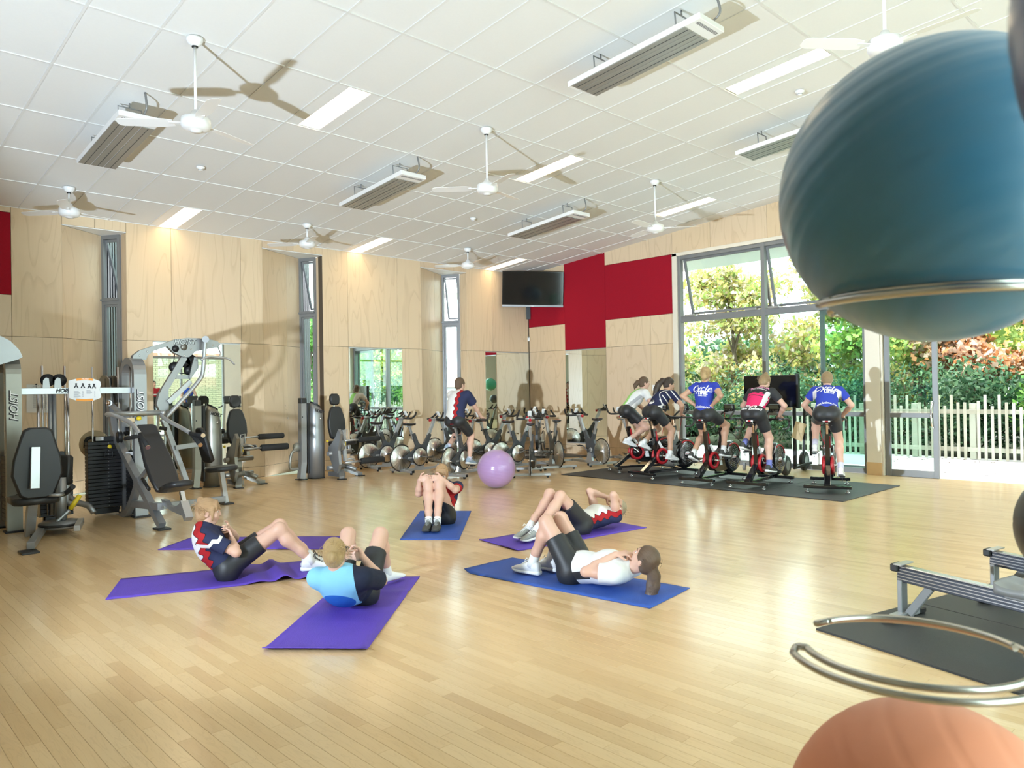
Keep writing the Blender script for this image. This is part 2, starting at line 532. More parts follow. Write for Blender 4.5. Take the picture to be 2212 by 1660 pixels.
# ---- floor: maple strips along X
fl = MB().box((XR/2, YN/2, -.062), (XR, -YN, .10)).build('floor', 'backing')
struct(fl, 'pale maple strip floor with a glossy finish')
PW = .07
LENS = [.45, .6, .75, .9]
def plank_mb(L, mb=None, c=(0, 0, 0)):
    mb = mb or MB(); g = .0004; t = .012; ch = .0006
    x, y = L/2-g, PW/2-g; cx, cy, cz = c
    top = [(-x+ch, -y+ch), (x-ch, -y+ch), (x-ch, y-ch), (-x+ch, y-ch)]; bot = [(-x, -y), (x, -y), (x, y), (-x, y)]
    vs = [(cx+a, cy+b, cz) for a, b in top]+[(cx+a, cy+b, cz-ch) for a, b in bot]+[(cx+a, cy+b, cz-t) for a, b in bot]
    fs = [(0, 1, 2, 3)]+[(4+i, 4+(i+1) % 4, (i+1) % 4, i) for i in range(4)]+[(8+i, 8+(i+1) % 4, 4+(i+1) % 4, 4+i) for i in range(4)]
    return mb.add(vs, fs)
cells = []
y = -PW/2
while y > YN:
    x = -random.random()*.9
    while x < XR:
        L = random.choice(LENS)
        a, b = max(x, 0), min(x+L, XR)
        if b-a > .05: cells.append(((a+b)/2, y, b-a, (b-a) == L or abs(b-a-L) < 1e-9, L))
        x += L
    y -= PW
def parea(c):
    u, v, z = proj((c[0], c[1], 0))
    if z < .5 or u < 0 or u > 2212 or v > 1660: return 0
    return c[2]*PW/z**3 if c[3] else 0
order = sorted(range(len(cells)), key=lambda i: -parea(cells[i]))
near = set(order[:290])
pm = {L: plank_mb(L).mesh('plank') for L in LENS}
for me in pm.values(): me.materials.append(MATS['plank'])
rest = MB()
for i, (cx, cy, L, full, L0) in enumerate(cells):
    if i in near:
        o = bpy.data.objects.new('plank', pm[L0]); col.objects.link(o); o.parent = fl; o.location = (cx, cy, 0)
    else: plank_mb(L, rest, (cx, cy, 0))
o = rest.build('planks', MATS['planks'], fl, fixn=False); o['kind'] = 'stuff'

# ---- ceiling: sloping suspended grid
GX0, GX, GY0, GY = 5.987, 1.2018, -11.2843, .6053
gxs = [GX0+k*GX for k in range(-5, 9)]; gxs[0] = 0.0
gys = [GY0+i*GY for i in range(-8, 19)]
LIGHTS = [(4, 4), (0, 4), (4, 10), (0, 10), (4, 16), (0, 16), (7, 10), (7, 16), (7, 4)]   # (column index into gxs, row i)
lightcells = {(c+0, i+8) for c, i in LIGHTS}
cth = math.atan(SL)
cm = MB()
def cz_bar(p0, p1): cm.bar(p0, p1, .024, .03, ch=0)
ceil_top = MB()
ceil_top.wprism([(0, YN, ceil_z(0)+.25), (XR, YN, ceil_z(XR)+.25), (XR, 0, ceil_z(XR)+.25), (0, 0, ceil_z(0)+.25)], (0, 0, 1), .06)
for x in gxs:
    if x < XR: cz_bar((x+.001, YN, ceil_z(x)+.012), (x+.001, 0, ceil_z(x)+.012))
for yy in gys:
    cm.bar((0, yy, ceil_z(0)+.012), (XR, yy, ceil_z(XR)+.012), .024, .03)
ceiling = struct(cm.build('ceiling', 'tbar'), 'white suspended ceiling grid sloping up to the right')
o = ceil_top.build('deck_above', 'backing', ceiling)
tile_me = {}
def tile_mesh(w, h):
    k = (round(w, 3), round(h, 3))
    if k not in tile_me:
        me = MB().box((0, 0, 0), (w-.004, h-.004, .016), ch=.003).mesh('ceiling_tile'); me.materials.append(S('white_tile')); tile_me[k] = me
    return tile_me[k]
tl = []
ys2 = [YN]+gys+[0.0]
for ci in range(len(gxs)-1):
    for ri in range(len(ys2)-1):
        if (ci, ri-1) in lightcells: continue
        x0, x1, y0, y1 = gxs[ci], min(gxs[ci+1], XR), ys2[ri], ys2[ri+1]
        if x1-x0 < .05 or y1-y0 < .05: continue
        cx, cy = (x0+x1)/2, (y0+y1)/2; u, v, z = proj((cx, cy, ceil_z(cx)))
        vis = z > .3 and -150 < u < 2360 and v > -120
        tl.append((0 if vis else 1, z, cx, cy, (x1-x0)/math.cos(cth), y1-y0))
tl.sort()
restm = MB()
Rt = Matrix.Rotation(-cth, 3, 'Y')
for k, (vis, z, cx, cy, w, h) in enumerate(tl):
    if k < 295 and not vis:
        o = bpy.data.objects.new('ceiling_tile', tile_mesh(w, h)); col.objects.link(o); o.parent = ceiling
        o.location = (cx, cy, ceil_z(cx)+.008+.006); o.rotation_euler = (0, -cth, 0)
    else: restm.box((cx, cy, ceil_z(cx)+.014), (w-.004, h-.004, .016), Rt)
o = restm.build('ceiling_tiles', 'white_tile', ceiling); o['kind'] = 'stuff'

# ---- wall A (left), with three splayed window niches
ALC = [(-10.124, (-.513, -9.417), (-.215, -9.225), -9.208, 4.166, 1),
       (-6.894, (-.582, -5.836), (-.258, -5.66), -5.663, 4.19, 2),
       (-3.294, (-.589, -2.234), (-.242, -2.0), -1.994, 4.2, 2)]
wb = MB()
segs = [(YN, ALC[0][0]), (ALC[0][3], ALC[1][0]), (ALC[1][3], ALC[2][0]), (ALC[2][3], .15)]
for y0, y1 in segs: wb.box((-.087, (y0+y1)/2, 2.35), (.15, y1-y0, 4.9))
for ys, ap, rv, ye, zs, n in ALC:
    wb.box((-.087, (ys+ye)/2, (zs+.03+4.8)/2), (.15, ye-ys, 4.8-zs-.03))
wall_left = struct(wb.build('wall_left', 'backing'), 'left wall lined with pale plywood sheets')
GAP = .005
def panel(o, ex, w, z0, z1, mat='ply', parent=None, name='panel', th=.012, n=None):
    """upright sheet: origin (x,y) at its left foot, ex horizontal unit, face on the plane, body behind"""
    ex = Vector((ex[0], ex[1], 0)).normalized(); nn = Vector(n)
    me = MB()
    c = Vector((o[0], o[1], 0))+ex*w/2+Vector((0, 0, (z0+z1)/2))-nn*th/2
    R = Matrix((ex, nn, Vector((0, 0, 1)))).transposed()
    mb = MB().box((0, 0, 0), (w-GAP, th, z1-z0-GAP), R, .0015)
    ob = mb.build(name, mat, parent, origin=(0, 0, 0)); ob.location = c
    return ob
NA = (1, 0, 0)
seamsA = [-16.2, -15.58, -14.38, -13.18, -11.98, -10.784, -10.124, None, -9.208, -8.507, -7.304, -6.894, None, -5.663, -5.11, -3.91, -3.294, None, -1.994, -1.203, -.012]
for a, b in zip(seamsA[:-1], seamsA[1:]):
    if a is None or b is None: continue
    w = b-a
    panel((0, a), (0, 1), w, .003, ZS, parent=wall_left, n=NA)
    panel((0, a), (0, 1), w, ZS, ZJ, parent=wall_left, n=NA)
    if b <= -10.7 and a > -13.3:
        panel((0, a), (0, 1), w, ZJ, 3.04, parent=wall_left, n=NA)
        panel((0, a), (0, 1), w, 3.04, 4.255, 'red_felt', wall_left, 'felt_panel', n=NA)
        panel((0, a), (0, 1), w, 4.255, ZC+.01, parent=wall_left, n=NA)
    else: panel((0, a), (0, 1), w, ZJ, ZC+.01, parent=wall_left, n=NA)
def niche(i, ys, ap, rv, ye, zs, nspl):
    A0 = Vector((0, ys, 0)); A1 = Vector((ap[0], ap[1], 0)); R0 = Vector((rv[0], rv[1], 0)); R1 = Vector((0, ye, 0))
    d = (A1-A0); L = d.length; d.normalize(); n = Vector((d.y, -d.x, 0))
    if n.x < 0: n = -n
    cuts = [0, L] if nspl == 1 else [0, L*.62, L]
    for a, b in zip(cuts[:-1], cuts[1:]):
        for z0, z1 in ((.003, ZS), (ZS, ZJ), (ZJ, zs)):
            panel(A0+d*a, d, b-a, z0, z1, parent=wall_left, n=n)
    d2 = (R1-R0); L2 = d2.length; d2.normalize(); n2 = Vector((-d2.y, d2.x, 0))
    if n2.y > 0: n2 = -n2
    for z0, z1 in ((.003, ZS), (ZS, ZJ), (ZJ, zs)): panel(R0, d2, L2, z0, z1, parent=wall_left, n=n2)
    # band over the niche, soffit
    for a, b in ((ys, (ys+ye)/2), ((ys+ye)/2, ye)): panel((0, a), (0, 1), b-a, zs+.012, ZC+.01, parent=wall_left, n=NA)
    MB().wprism([A0+Vector((0, 0, zs+.006)), R1+Vector((0, 0, zs+.006)), R0+Vector((-.02, 0, zs+.006)), A1+Vector((0, 0, zs+.006))], (0, 0, 1), .012).build('soffit', 'white_paint', wall_left)
    # outer skin behind splay and reveal
    sk = MB()
    sk.wprism([A0-n*.05, A1-n*.05+d*.05, A1-n*.05+d*.05+Vector((0, 0, 4.7)), A0-n*.05+Vector((0, 0, 4.7))], n, .07)
    R1i = R1+Vector((-.03, 0, 0))
    sk.wprism([R0-n2*.05, R1i-n2*.05, R1i-n2*.05+Vector((0, 0, 4.7)), R0-n2*.05+Vector((0, 0, 4.7))], n2, .07)
    top = [A0, R1, R0, A1]
    sk.wprism([p+Vector((-.03 if p.x > -.01 else 0, 0, zs+.09)) for p in top], (0, 0, 1), .14)
    sk.build('outer_skin', 'cladding', wall_left)
    # window between apex and reveal
    wv = R0-A1; Lw = wv.length; wx = wv.normalized(); wn = Vector((-wx.y, wx.x, 0))
    if wn.x > 0: wn = -wn                     # outwards
    zt = 3.08; base = A1
    fr = MB()
    def P(a, z, off=0): return base+wx*a+Vector((0, 0, z))+wn*off
    fw = .045
    for a in (fw/2, Lw-fw/2): fr.bar(P(a, .02), P(a, zs), .07, fw, up=wx)
    for z in (.05, zs-.03, zt): fr.bar(P(fw, z), P(Lw-fw, z), .07, .07 if z != zt else .11)
    w = struct(fr.build('window_%d' % (i+1), 'alu'), 'tall narrow grey aluminium window in a splayed plywood niche')
    s = MB()
    for a in (fw+.02, Lw-fw-.02): s.bar(P(a, .09), P(a, zt-.06), .04, .035, up=wx)
    for z in (.10, zt-.075): s.bar(P(fw+.03, z), P(Lw-fw-.03, z), .04, .035)
    s.build('sash_frame', 'alu', w)
    MB().bar(P(fw, zt/2), P(Lw-fw, zt/2), .006, zt-.16, up=(0, 0, 1)).build('pane', MATS['glass'], w)
    # top-hung open sash
    zt1 = zs-.07; H = zt1-zt-.07; ang = math.radians(17)
    def Q(a, h): return P(a, zt1-h*math.cos(ang), .02+h*math.sin(ang))
    s = MB()
    for a in (fw+.02, Lw-fw-.02): s.bar(Q(a, 0), Q(a, H), .035, .035, up=wx)
    for h in (.02, H-.02): s.bar(Q(fw+.02, h), Q(Lw-fw-.02, h), .035, .035)
    s.build('open_sash', 'alu', w)
    nn = (Q(fw, H)-Q(fw, 0)).cross(wx)
    MB().wprism([Q(fw+.03, .03), Q(Lw-fw-.03, .03), Q(Lw-fw-.03, H-.03), Q(fw+.03, H-.03)], nn, .006).build('pane', MATS['glass'], w)
    MB().bar(P(-.01, zt+.02, -.055), P(Lw-.02, zt+.02, -.055), .03, .03).build('winder_bar', 'alu', w)
    # dark ribbed cladding fin outside
    fdv = Vector((math.cos(math.radians(140)), math.sin(math.radians(140)), 0)); fm = MB()
    b0 = A1+wn*.04-wx*.03
    for k in range(9 if i < 2 else 3):
        a = .05+k*.09
        fm.bar(b0+fdv*a+Vector((0, 0, 0)), b0+fdv*a+Vector((0, 0, 4.6)), .055, .05, up=fdv)
    fm.bar(b0+fdv*.4-wx*.03+Vector((0, 0, 0)), b0+fdv*.4-wx*.03+Vector((0, 0, 4.6)), .02, .8 if i < 2 else .2, up=fdv)
    fm.build('cladding_fin', 'cladding', w)
for i, a in enumerate(ALC): niche(i, *a)

# ---- wall B (back), red felt cross, glazing
bb = MB()
WX0, WX1 = 4.335, 8.05
bb.box((2.1, .09, 2.4), (4.3, .15, 5.0))
bb.box(((4.2+XR)/2, .09, (4.24+5.75)/2), (XR-4.2, .15, 5.75-4.24))
bb.box((13.7, .09, 2.2), (3.6, .15, 4.5))
wall_back = struct(bb.build('wall_back', 'backing'), 'back wall with plywood sheets and a dark red felt cross')
NB = (0, -1, 0)
def pB(x0, x1, z0, z1, mat='ply', name='panel'):
    # sloping top when reaching the ceiling
    if z1 is None:
        za, zb = ceil_z(x0)+.01, ceil_z(x1)+.01; g = GAP/2
        mb = MB().wprism([(x0+g, .006, z0+g), (x1-g, .006, z0+g), (x1-g, .006, zb), (x0+g, .006, za)], (0, 1, 0), .012)
        c = Vector(((x0+x1)/2, 0, (z0+za)/2)); ob = mb.build(name, mat, wall_back, origin=c); ob.location = c
        return ob
    return panel((x0, 0), (1, 0), x1-x0, z0, z1, mat, wall_back, name, n=NB)
for x0, x1 in ((.013, 1.203), (1.203, 2.43), (2.43, 3.64), (3.64, 4.215)):
    pB(x0, x1, .003, ZS); pB(x0, x1, ZS, ZJ)
pB(.013, 1.203, ZJ, 3.04); pB(2.43, 3.64, ZJ, 3.04); pB(3.64, 4.215, ZJ, 3.04)
pB(.013, 1.203, 4.26, None); pB(2.43, 3.64, 4.263, None); pB(3.64, 4.215, 4.263, None)
pB(.013, 1.203, 3.04, 4.26, 'red_felt', 'felt_panel'); pB(1.203, 2.43, ZJ, None, 'red_felt', 'felt_panel'); pB(2.43, 4.213, 3.04, 4.263, 'red_felt', 'felt_panel')
xs = [4.215, 5.106, 6.306, 7.506, 8.706, 9.906, 11.106, 12.306, 13.506, 14.706, 15.38]
for a, b in zip(xs[:-1], xs[1:]): pB(a, b, 4.27, None)
for a, b in ((11.95, 13.1), (13.1, 14.3), (14.3, 15.38)):
    pB(a, b, .003, ZS); pB(a, b, ZS, ZJ); pB(a, b, ZJ, 4.27)
tr = MB()
tr.box((4.275, -.005, 2.13), (.115, .05, 4.26), ch=.004); tr.box(((4.22+11.95)/2, -.005, 4.235), (11.95-4.22, .05, .07), ch=.004)
struct(tr.build('trim_1', 'cream_trim'), 'cream painted trim round the big glazing')
# fixed glazing with open top-hung vents
ZT, ZR, ZH = 2.90, 1.0, 4.2
def glazing(idx, x0, x1, mulls, vents, rail=True, low=True, label=''):
    fr = MB()
    for x in [x0+.03]+mulls+[x1-.03]:
        zb = 0 if (low or x in (x0+.03, x1-.03)) else ZT
        fr.box((x, .06, (zb+ZH)/2), (.06 if x in (x0+.03, x1-.03) else .075, .12, ZH-zb), ch=.003)
    for z, h in ((ZH-.035, .07), (ZT, .12))+(((.045, .09),) if low else ()): fr.box(((x0+x1)/2, .06, z), (x1-x0, .10, h), ch=.003)
    if rail: fr.box(((x0+x1)/2, .06, ZR), (x1-x0, .09, .075), ch=.003)
    w = struct(fr.build('window_%d' % idx, 'alu'), label)
    E = [x0+.06]+mulls+[x1-.06]
    for a, b in zip(E[:-1], E[1:]):
        a2, b2 = a+.03, b-.03
        if low:
            MB().box(((a2+b2)/2, .075, (ZR+.04+ZT-.06)/2), (b2-a2, .006, ZT-ZR-.1)).build('pane', MATS['glass'], w)
            MB().box(((a2+b2)/2, .075, (.09+ZR-.04)/2), (b2-a2, .006, ZR-.13)).build('pane', MATS['glass'], w)
        if vents:
            ang = math.radians(15); z1 = ZH-.07; H = z1-ZT-.08
            def Q(x, h): return Vector((x, .10+h*math.sin(ang), z1-h*math.cos(ang)))
            s = MB()
            for x in (a2+.02, b2-.02): s.bar(Q(x, 0), Q(x, H), .045, .045, up=(1, 0, 0))
            for h in (.02, H-.02): s.bar(Q(a2+.02, h), Q(b2-.02, h), .045, .045)
            s.build('vent_sash', 'alu', w)
            MB().wprism([Q(a2+.04, .03), Q(b2-.04, .03), Q(b2-.04, H-.03), Q(a2+.04, H-.03)], (0, math.cos(ang), math.sin(ang)), .006).build('pane', MATS['glass'], w)
            for x in (a2+.18, b2-.22): MB().box((x, -.005, ZT+.07), (.22, .035, .04), ch=.006).build('winder', 'silver_light', w)
        else:
            MB().box(((a2+b2)/2, .075, (ZT+.06+ZH-.07)/2), (b2-a2, .006, ZH-ZT-.13)).build('pane', MATS['glass'], w)
    return w
glazing(4, WX0, WX1, [6.2], True, label='large grey framed glazing with open vents above, behind the black bikes')
glazing(5, 8.33, 11.95, [9.55, 10.75], False, rail=False, low=False, label='high glazing above the open sliding door')
# stacked sliding leaf behind the right half of the glazing
def leaf(idx, x0, x1, y, gl, label, handle=None):
    f = MB(); h = ZT-.05
    for x in (x0+.04, x1-.04): f.box((x, y, h/2), (.08, .045, h), ch=.004)
    for z, t in ((.055, .11), (h-.04, .08), (ZR, .075)): f.box(((x0+x1)/2, y, z), (x1-x0-.01, .039, t), ch=.004)
    d = struct(f.build('door_%d' % idx, 'alu'), label)
    MB().box(((x0+x1)/2, y, (ZR+h)/2), (x1-x0-.15, .008, h-ZR-.12)).build('pane', MATS[gl], d)
    MB().box(((x0+x1)/2, y, (.1+ZR)/2), (x1-x0-.15, .008, ZR-.16)).build('pane', MATS[gl], d)
    if handle:
        hp = spline([(handle, y-.025, .80), (handle-.012, y-.075, .86), (handle-.018, y-.085, 1.01), (handle-.012, y-.075, 1.16), (handle, y-.025, 1.22)], 6)
        MB().tube(hp, .014, 8).build('handle', 'chrome', d)
    return d
leaf(1, 7.20, 8.06, .17, 'glass_green', 'sliding glass leaf stacked behind the fixed glazing')
leaf(2, 8.355, 9.155, -.035, 'glass', 'grey framed sliding glass door leaf with a curved chrome handle', 9.085)
pc = MB().box((8.19, -.02, 2.13), (.24, .20, 4.24), ch=.004)
post = struct(pc.build('trim_2', 'cream_trim'), 'cream boxed post between the glazing and the sliding door')
MB().box((8.19, -.024, .105), (.246, .205, .21), ch=.003).build('post_base', 'pine', post)
MB().box((8.33, -.06, 1.45), (.03, .10, 2.9), ch=.003).build('jamb', 'cream_trim', post)
# ---- right wall and the wall behind the camera (seen in the mirrors)
rw = MB()
rw.box((XR+.08, -14.2, 2.8), (.15, 4.0, 5.9)); rw.box((XR+.08, -.55, 2.8), (.15, 1.3, 5.9)); rw.box((XR+.08, -6.7, 4.95), (.15, 11.0, 1.6))
wall_right = struct(rw.build('wall_right', 'plaster'), 'right wall with a long window')
def side_win(idx, y0, y1, n):
    fr = MB()
    ysl = [y0+(y1-y0)*k/n for k in range(n+1)]
    for yv in ysl: fr.box((XR+.05, yv, 2.08), (.1, .07, 4.16), ch=.003)
    for z in (.05, 2.9, 4.12): fr.box((XR+.05, (y0+y1)/2, z), (.09, y1-y0, .09), ch=.003)
    w = struct(fr.build('window_%d' % idx, 'alu'), 'long grey framed window in the right wall')
    for a, b in zip(ysl[:-1], ysl[1:]):
        for z0, z1 in ((.1, 2.85), (2.95, 4.08)): MB().box((XR+.06, (a+b)/2, (z0+z1)/2), (.006, b-a-.08, z1-z0)).build('pane', MATS['glass'], w)
side_win(6, -12.2, -1.2, 7)
struct(MB().box((XR/2, YN-.08, 2.8), (XR+.3, .15, 5.9)).build('wall_near', 'plaster'), 'plain wall behind the camera')
# ---- mirrors
def mirror(a, b, z0, z1, wall, label):
    if wall == 'A':
        base = (0.004, (a+b)/2, z0); m = wthing('wall_mirror', label, 'mirror', base, 'wall mirrors')
        MB().box((.004, (a+b)/2, (z0+z1)/2), (.006, b-a, z1-z0)).build('mirror_pane', MATS['mirror'], m)
        ts = [MB().box((.006, (a+b)/2, zz), (.014, b-a, .022)) for zz in (z1+.008, z0-.008)]
    else:
        base = ((a+b)/2, -.004, z0); m = wthing('wall_mirror', label, 'mirror', base, 'wall mirrors')
        MB().box(((a+b)/2, -.004, (z0+z1)/2), (b-a, .006, z1-z0)).build('mirror_pane', MATS['mirror'], m)
        ts = [MB().box(((a+b)/2, -.006, zz), (b-a, .014, .022)) for zz in (z1+.008, z0-.008)]
    for t in ts: t.build('mirror_channel', 'silver_light', m)
mirror(-8.817, -7.329, .27, 2.405, 'A', 'wide wall mirror behind the lat pulldown machine')
mirror(-5.105, -3.814, .27, 2.405, 'A', 'wall mirror between the second and third narrow windows')
mirror(-1.452, -.02, .27, 2.405, 'A', 'wall mirror on the left wall next to the corner')
mirror(1.217, 2.43, .27, 2.405, 'B', 'wall mirror under the red felt cross')
# ---- outside: eave, deck, ground
struct(MB().box((6, 1.0, 4.26), (20, 1.9, .1)).build('eave_soffit', 'white_paint'), 'roof eave outside the glazing')
struct(MB().box((6, 2.05, -.045), (26, 3.95, .07)).build('deck', 'deck'), 'pale sunlit deck outside')
struct(MB().box((-9, -6, -.12), (17.8, 60, .1)).build('ground_left', 'soil'), 'ground outside the left wall')
struct(MB().box((6, 24, -.12), (60, 40, .1)).build('ground', 'soil'), 'planted ground beyond the deck')
struct(MB().box((25.6, -6, -.12), (20, 26, .1)).build('ground_right', 'deck'), 'paved ground outside the right wall')
# ================================================================== ON THE CEILING
def mat_louvre():
    m, nt, b = _new('lit_louvre')
    v = coords(nt); n = noise(nt, v, 3, 1)
    b.inputs['Base Color'].default_value = (.9, .9, .88, 1)
    em = mix_rgb(nt, n, (1.0, .76, .46), (1.0, .79, .50))
    nt.links.new(em, b.inputs['Emission Color']); b.inputs['Emission Strength'].default_value = 13.0
    return m
MATS['louvre'] = mat_louvre()
MATS['blade_lv'] = simple('louvre_blade', (.85, .85, .84), rough=.35, metal=.2)
lname = {(4, 4): 'recessed fluorescent light under the shadow of the nearest white fan', (0, 4): 'recessed fluorescent light above the lat pulldown machine', (4, 10): 'recessed fluorescent light just right of the middle fan', (0, 10): 'recessed fluorescent light behind the middle ceiling heater', (4, 16): 'recessed fluorescent light behind the fan over the black bikes', (0, 16): 'recessed fluorescent light nearest the corner television', (7, 10): 'recessed fluorescent light left of the large blue ball', (7, 16): 'recessed fluorescent light hidden behind the large blue ball', (7, 4): 'recessed fluorescent light above the camera side of the room'}
for c, i in LIGHTS:
    x0, x1 = gxs[c], gxs[c+1]; y0 = GY0+i*GY; y1 = y0+GY
    cx, cy = (x0+x1)/2, (y0+y1)/2
    L = thing('ceiling_light', lname[(c, i)], 'light', (cx, cy, ceil_z(cx)), 0, 'recessed ceiling lights')
    L.rotation_euler = (0, -cth, 0)
    hw, hh, sw = .592, .296, .14
    for s in (-1, 1):
        MB().box((0, s*(sw+hh)/2, .012), (2*hw, hh-sw, .012)).build('trim_panel', 'white_paint', L)
    MB().box((0, 0, .10), (2*hw-.03, 2*sw, .01)).build('lit_tray', 'louvre', L)
    hs = MB()
    for s in (-1, 1): hs.box((0, s*(sw-.002), .055), (2*hw-.03, .004, .09)); hs.box((s*(hw-.016), 0, .055), (.004, 2*sw, .09))
    hs.build('housing', 'blade_lv', L)
    for k in range(1, 14): 
        if k % 2 or True:
            x = -hw+.03+(2*hw-.06)*k/14
            MB().box((x, 0, .03), (.003, 2*sw-.01, .045)).build('louvre_blade', 'blade_lv', L)
# ---- radiant heaters
HT = [(3.84, -10.44, 'left of the nearest fan'), (3.95, -6.95, 'over the middle of the room'), (8.58, -6.95, 'nearest the large blue ball, largest in view'), (3.95, -3.45, 'farthest back, near the corner television'), (8.55, -3.45, 'half hidden by the large blue ball')]
def heater(cx, cy, where):
    zz = ceil_z(cx)-.30
    h = thing('ceiling_heater', 'long white radiant ceiling heater with grey face, '+where, 'heater', (cx, cy, zz), 0, 'radiant ceiling heaters')
    h.rotation_euler = (0, -cth, 0)
    L, w = 1.62, .42
    b = MB()
    b.box((0, 0, .045), (L, w, .06), ch=.006)
    b.build('casing', 'fan_white', h)
    for k in range(3):
        y = -w/2+.07+k*.14
        MB().box((-.06, y, .012), (L-.22, .130, .012), ch=.002).build('heat_panel', 'heater_face', h)
        MB().box((-.06, y, .0045), (L-.24, .004, .003)).build('panel_groove', 'alu_dark', h)
    for k in range(20): pass
    g = MB()
    for k in range(16): g.box((L/2-.06, -w/2+.05+k*.0215, .0135), (.035, .010, .004))
    o = g.build('vent_slots', 'grey_plastic', h); o['kind'] = 'stuff'
    for x in (-.5, .5):
        br = MB(); br.tube([(x, -.12, .075), (x, -.12, .25), (x, .12, .25), (x, .12, .075)], .008, 6); br.tube([(x, 0, .25), (x, 0, .31)], .009, 6)
        br.build('hanger', 'silver', h)
    MB().tube(spline([(L/2-.05, .05, .07), (L/2+.06, .05, .13), (L/2+.04, .05, .3)], 5), .012, 6).build('flex_conduit', 'silver', h)
for a in HT: heater(*a)
# ---- fans
FANS = [(6.0, -10.38, .81, 1.60, 'nearest white three-blade ceiling fan on a long rod'), (5.99, -6.72, .78, 1.45, 'white ceiling fan on a long rod over the middle of the room'), (5.97, -3.06, .78, .31, 'white ceiling fan on a long rod, near the back wall above the bikes'), (1.28, -10.32, .36, 1.39, 'short-rod white ceiling fan above the left multi gym'), (1.28, -6.68, .36, 1.43, 'short-rod white ceiling fan by the second narrow window'), (1.3, -3.05, .36, 1.37, 'short-rod white ceiling fan by the third narrow window'), (10.8, -6.7, 1.02, 1.6, 'white ceiling fan partly hidden by the large blue ball')]
def fan(x, y, drop, ph, label):
    zt = ceil_z(x); f = thing('ceiling_fan', label, 'fan', (x, y, zt-drop-.07), 0, 'white ceiling fans')
    z0 = drop+.07
    MB().lathe([(.0, z0), (.075, z0), (.075, z0-.02), (.06, z0-.05), (.03, z0-.075), (0, z0-.075)], (0, 0, 0)).build('canopy', 'fan_white', f)
    MB().lathe([(.028, z0-.073), (.028, z0-.085), (0, z0-.085)], (0, 0, 0), seg=12).build('canopy_ring', 'black', f)
    MB().cyl((0, 0, .16), (0, 0, z0-.07), .0135, seg=12).build('rod', 'fan_white', f)
    MB().lathe([(0, .20), (.03, .20), (.045, .17), (.07, .15), (.075, .142)], (0, 0, 0)).build('yoke_cover', 'fan_white', f)
    MB().lathe([(0, .14), (.10, .14), (.13, .125), (.135, .06), (.12, .03), (.08, .015), (.05, .012), (.045, 0), (0, -.003)], (0, 0, 0), seg=32).build('motor', 'fan_white', f)
    for k in range(3):
        a = ph+k*2*PI/3+.35; ca, sa = math.cos(a), math.sin(a); R = Matrix.Rotation(a, 3, 'Z')
        P = []
        for r, w in ((.20, .05), (.30, .07), (.65, .062), (.685, .055), (.705, .03)): P.append((r, w))
        up = MB(); n = len(P); tilt = .20
        vs = []
        for r, w in P:
            for s, t in ((-1, -.002), (1, -.002), (1, .002), (-1, .002)):
                vs.append(R@Vector((r, s*w, .085+s*w*tilt+t)))
        fs = [(i*4+j, i*4+(j+1) % 4, i*4+4+(j+1) % 4, i*4+4+j) for i in range(n-1) for j in range(4)]+[(0, 1, 2, 3), tuple((n-1)*4+j for j in (3, 2, 1, 0))]
        up.add(vs, fs)
        bl = up.build('blade', 'fan_white', f)
        MB().bar(R@Vector((.11, 0, .085)), R@Vector((.24, 0, .085)), .05, .008).build('blade_bracket', 'fan_white', bl)
for a in FANS: fan(*a)
for x, y, lab in ((2.93, -9.14, 'small white smoke detector left of the nearest fan'), (2.98, -4.35, 'small white smoke detector near the middle fan'), (8.94, -4.23, 'small white smoke detector left of the large blue ball')):
    s = thing('smoke_detector', lab, 'smoke detector', (x, y, ceil_z(x)), 0, 'smoke detectors')
    MB().lathe([(0, 0), (.055, 0), (.055, -.018), (.045, -.03), (0, -.03)], (0, 0, 0)).build('base', 'fan_white', s)
    MB().lathe([(.03, -.03), (.033, -.04), (.028, -.055), (0, -.057)], (0, 0, 0), seg=16).build('sensor_head', 'fan_white', s)
    MB().lathe([(.0345, -.042), (.0345, -.047), (.02, -.047)], (0, 0, 0), seg=16).build('sensor_slot', 'grey_plastic', s)
# ---- corner television
T = [W(u, v, dep=17.6) for u, v in ((1088, 588), (1219, 589), (1210, 663), (1087, 661))]
tc = sum(T, Vector())/4; ex = ((T[1]+T[2])-(T[0]+T[3])).normalized(); n = Vector((ex.y, -ex.x, 0)).normalized(); n = (n+Vector((0, 0, -.12))).normalized(); ey = -ex.cross(n); ey = ey if ey.z > 0 else -ey
tv = wthing('television', 'large black flat television mounted high in the corner', 'television', tuple(tc+Vector((0, 0, -.4))))
Rtv = Matrix((ex, -n, ey)).transposed()
hw = 1.44; hh = .83
MB().box(tc-n*.03, (hw, .06, hh), Rtv, .006).build('casing', 'black_gloss', tv)
MB().box(tc+ey*.02+n*.003, (hw-.05, .008, hh-.09), Rtv).build('screen', 'screen', tv)
MB().box(tc-ey*(hh/2-.025)+n*.004, (hw, .008, .045), Rtv, .002).build('lower_bezel', 'alu', tv)
MB().box(tc-ey*(hh/2-.022)+n*.009, (.06, .003, .010), Rtv).build('maker_mark', 'silver_light', tv)
br = MB(); br.bar(tc-n*.06, Vector((.03, -.03, tc.z)), .08, .08); br.box(Vector((.03, -.03, tc.z-.35)), (.10, .10, .55), math.radians(45)); br.build('wall_bracket', 'black', tv)
se = wthing('wall_sensor', 'small white sensor box in the corner below the television', 'sensor', tuple(W(1142, 733, dep=18.4)))
MB().box(W(1142, 733, dep=18.42), (.055, .055, .10), math.radians(45), .008).build('body', 'white_plastic', se)
MB().box(W(1142, 729, dep=18.39), (.03, .012, .035), math.radians(45), .004).build('lens', 'grey_plastic', se)
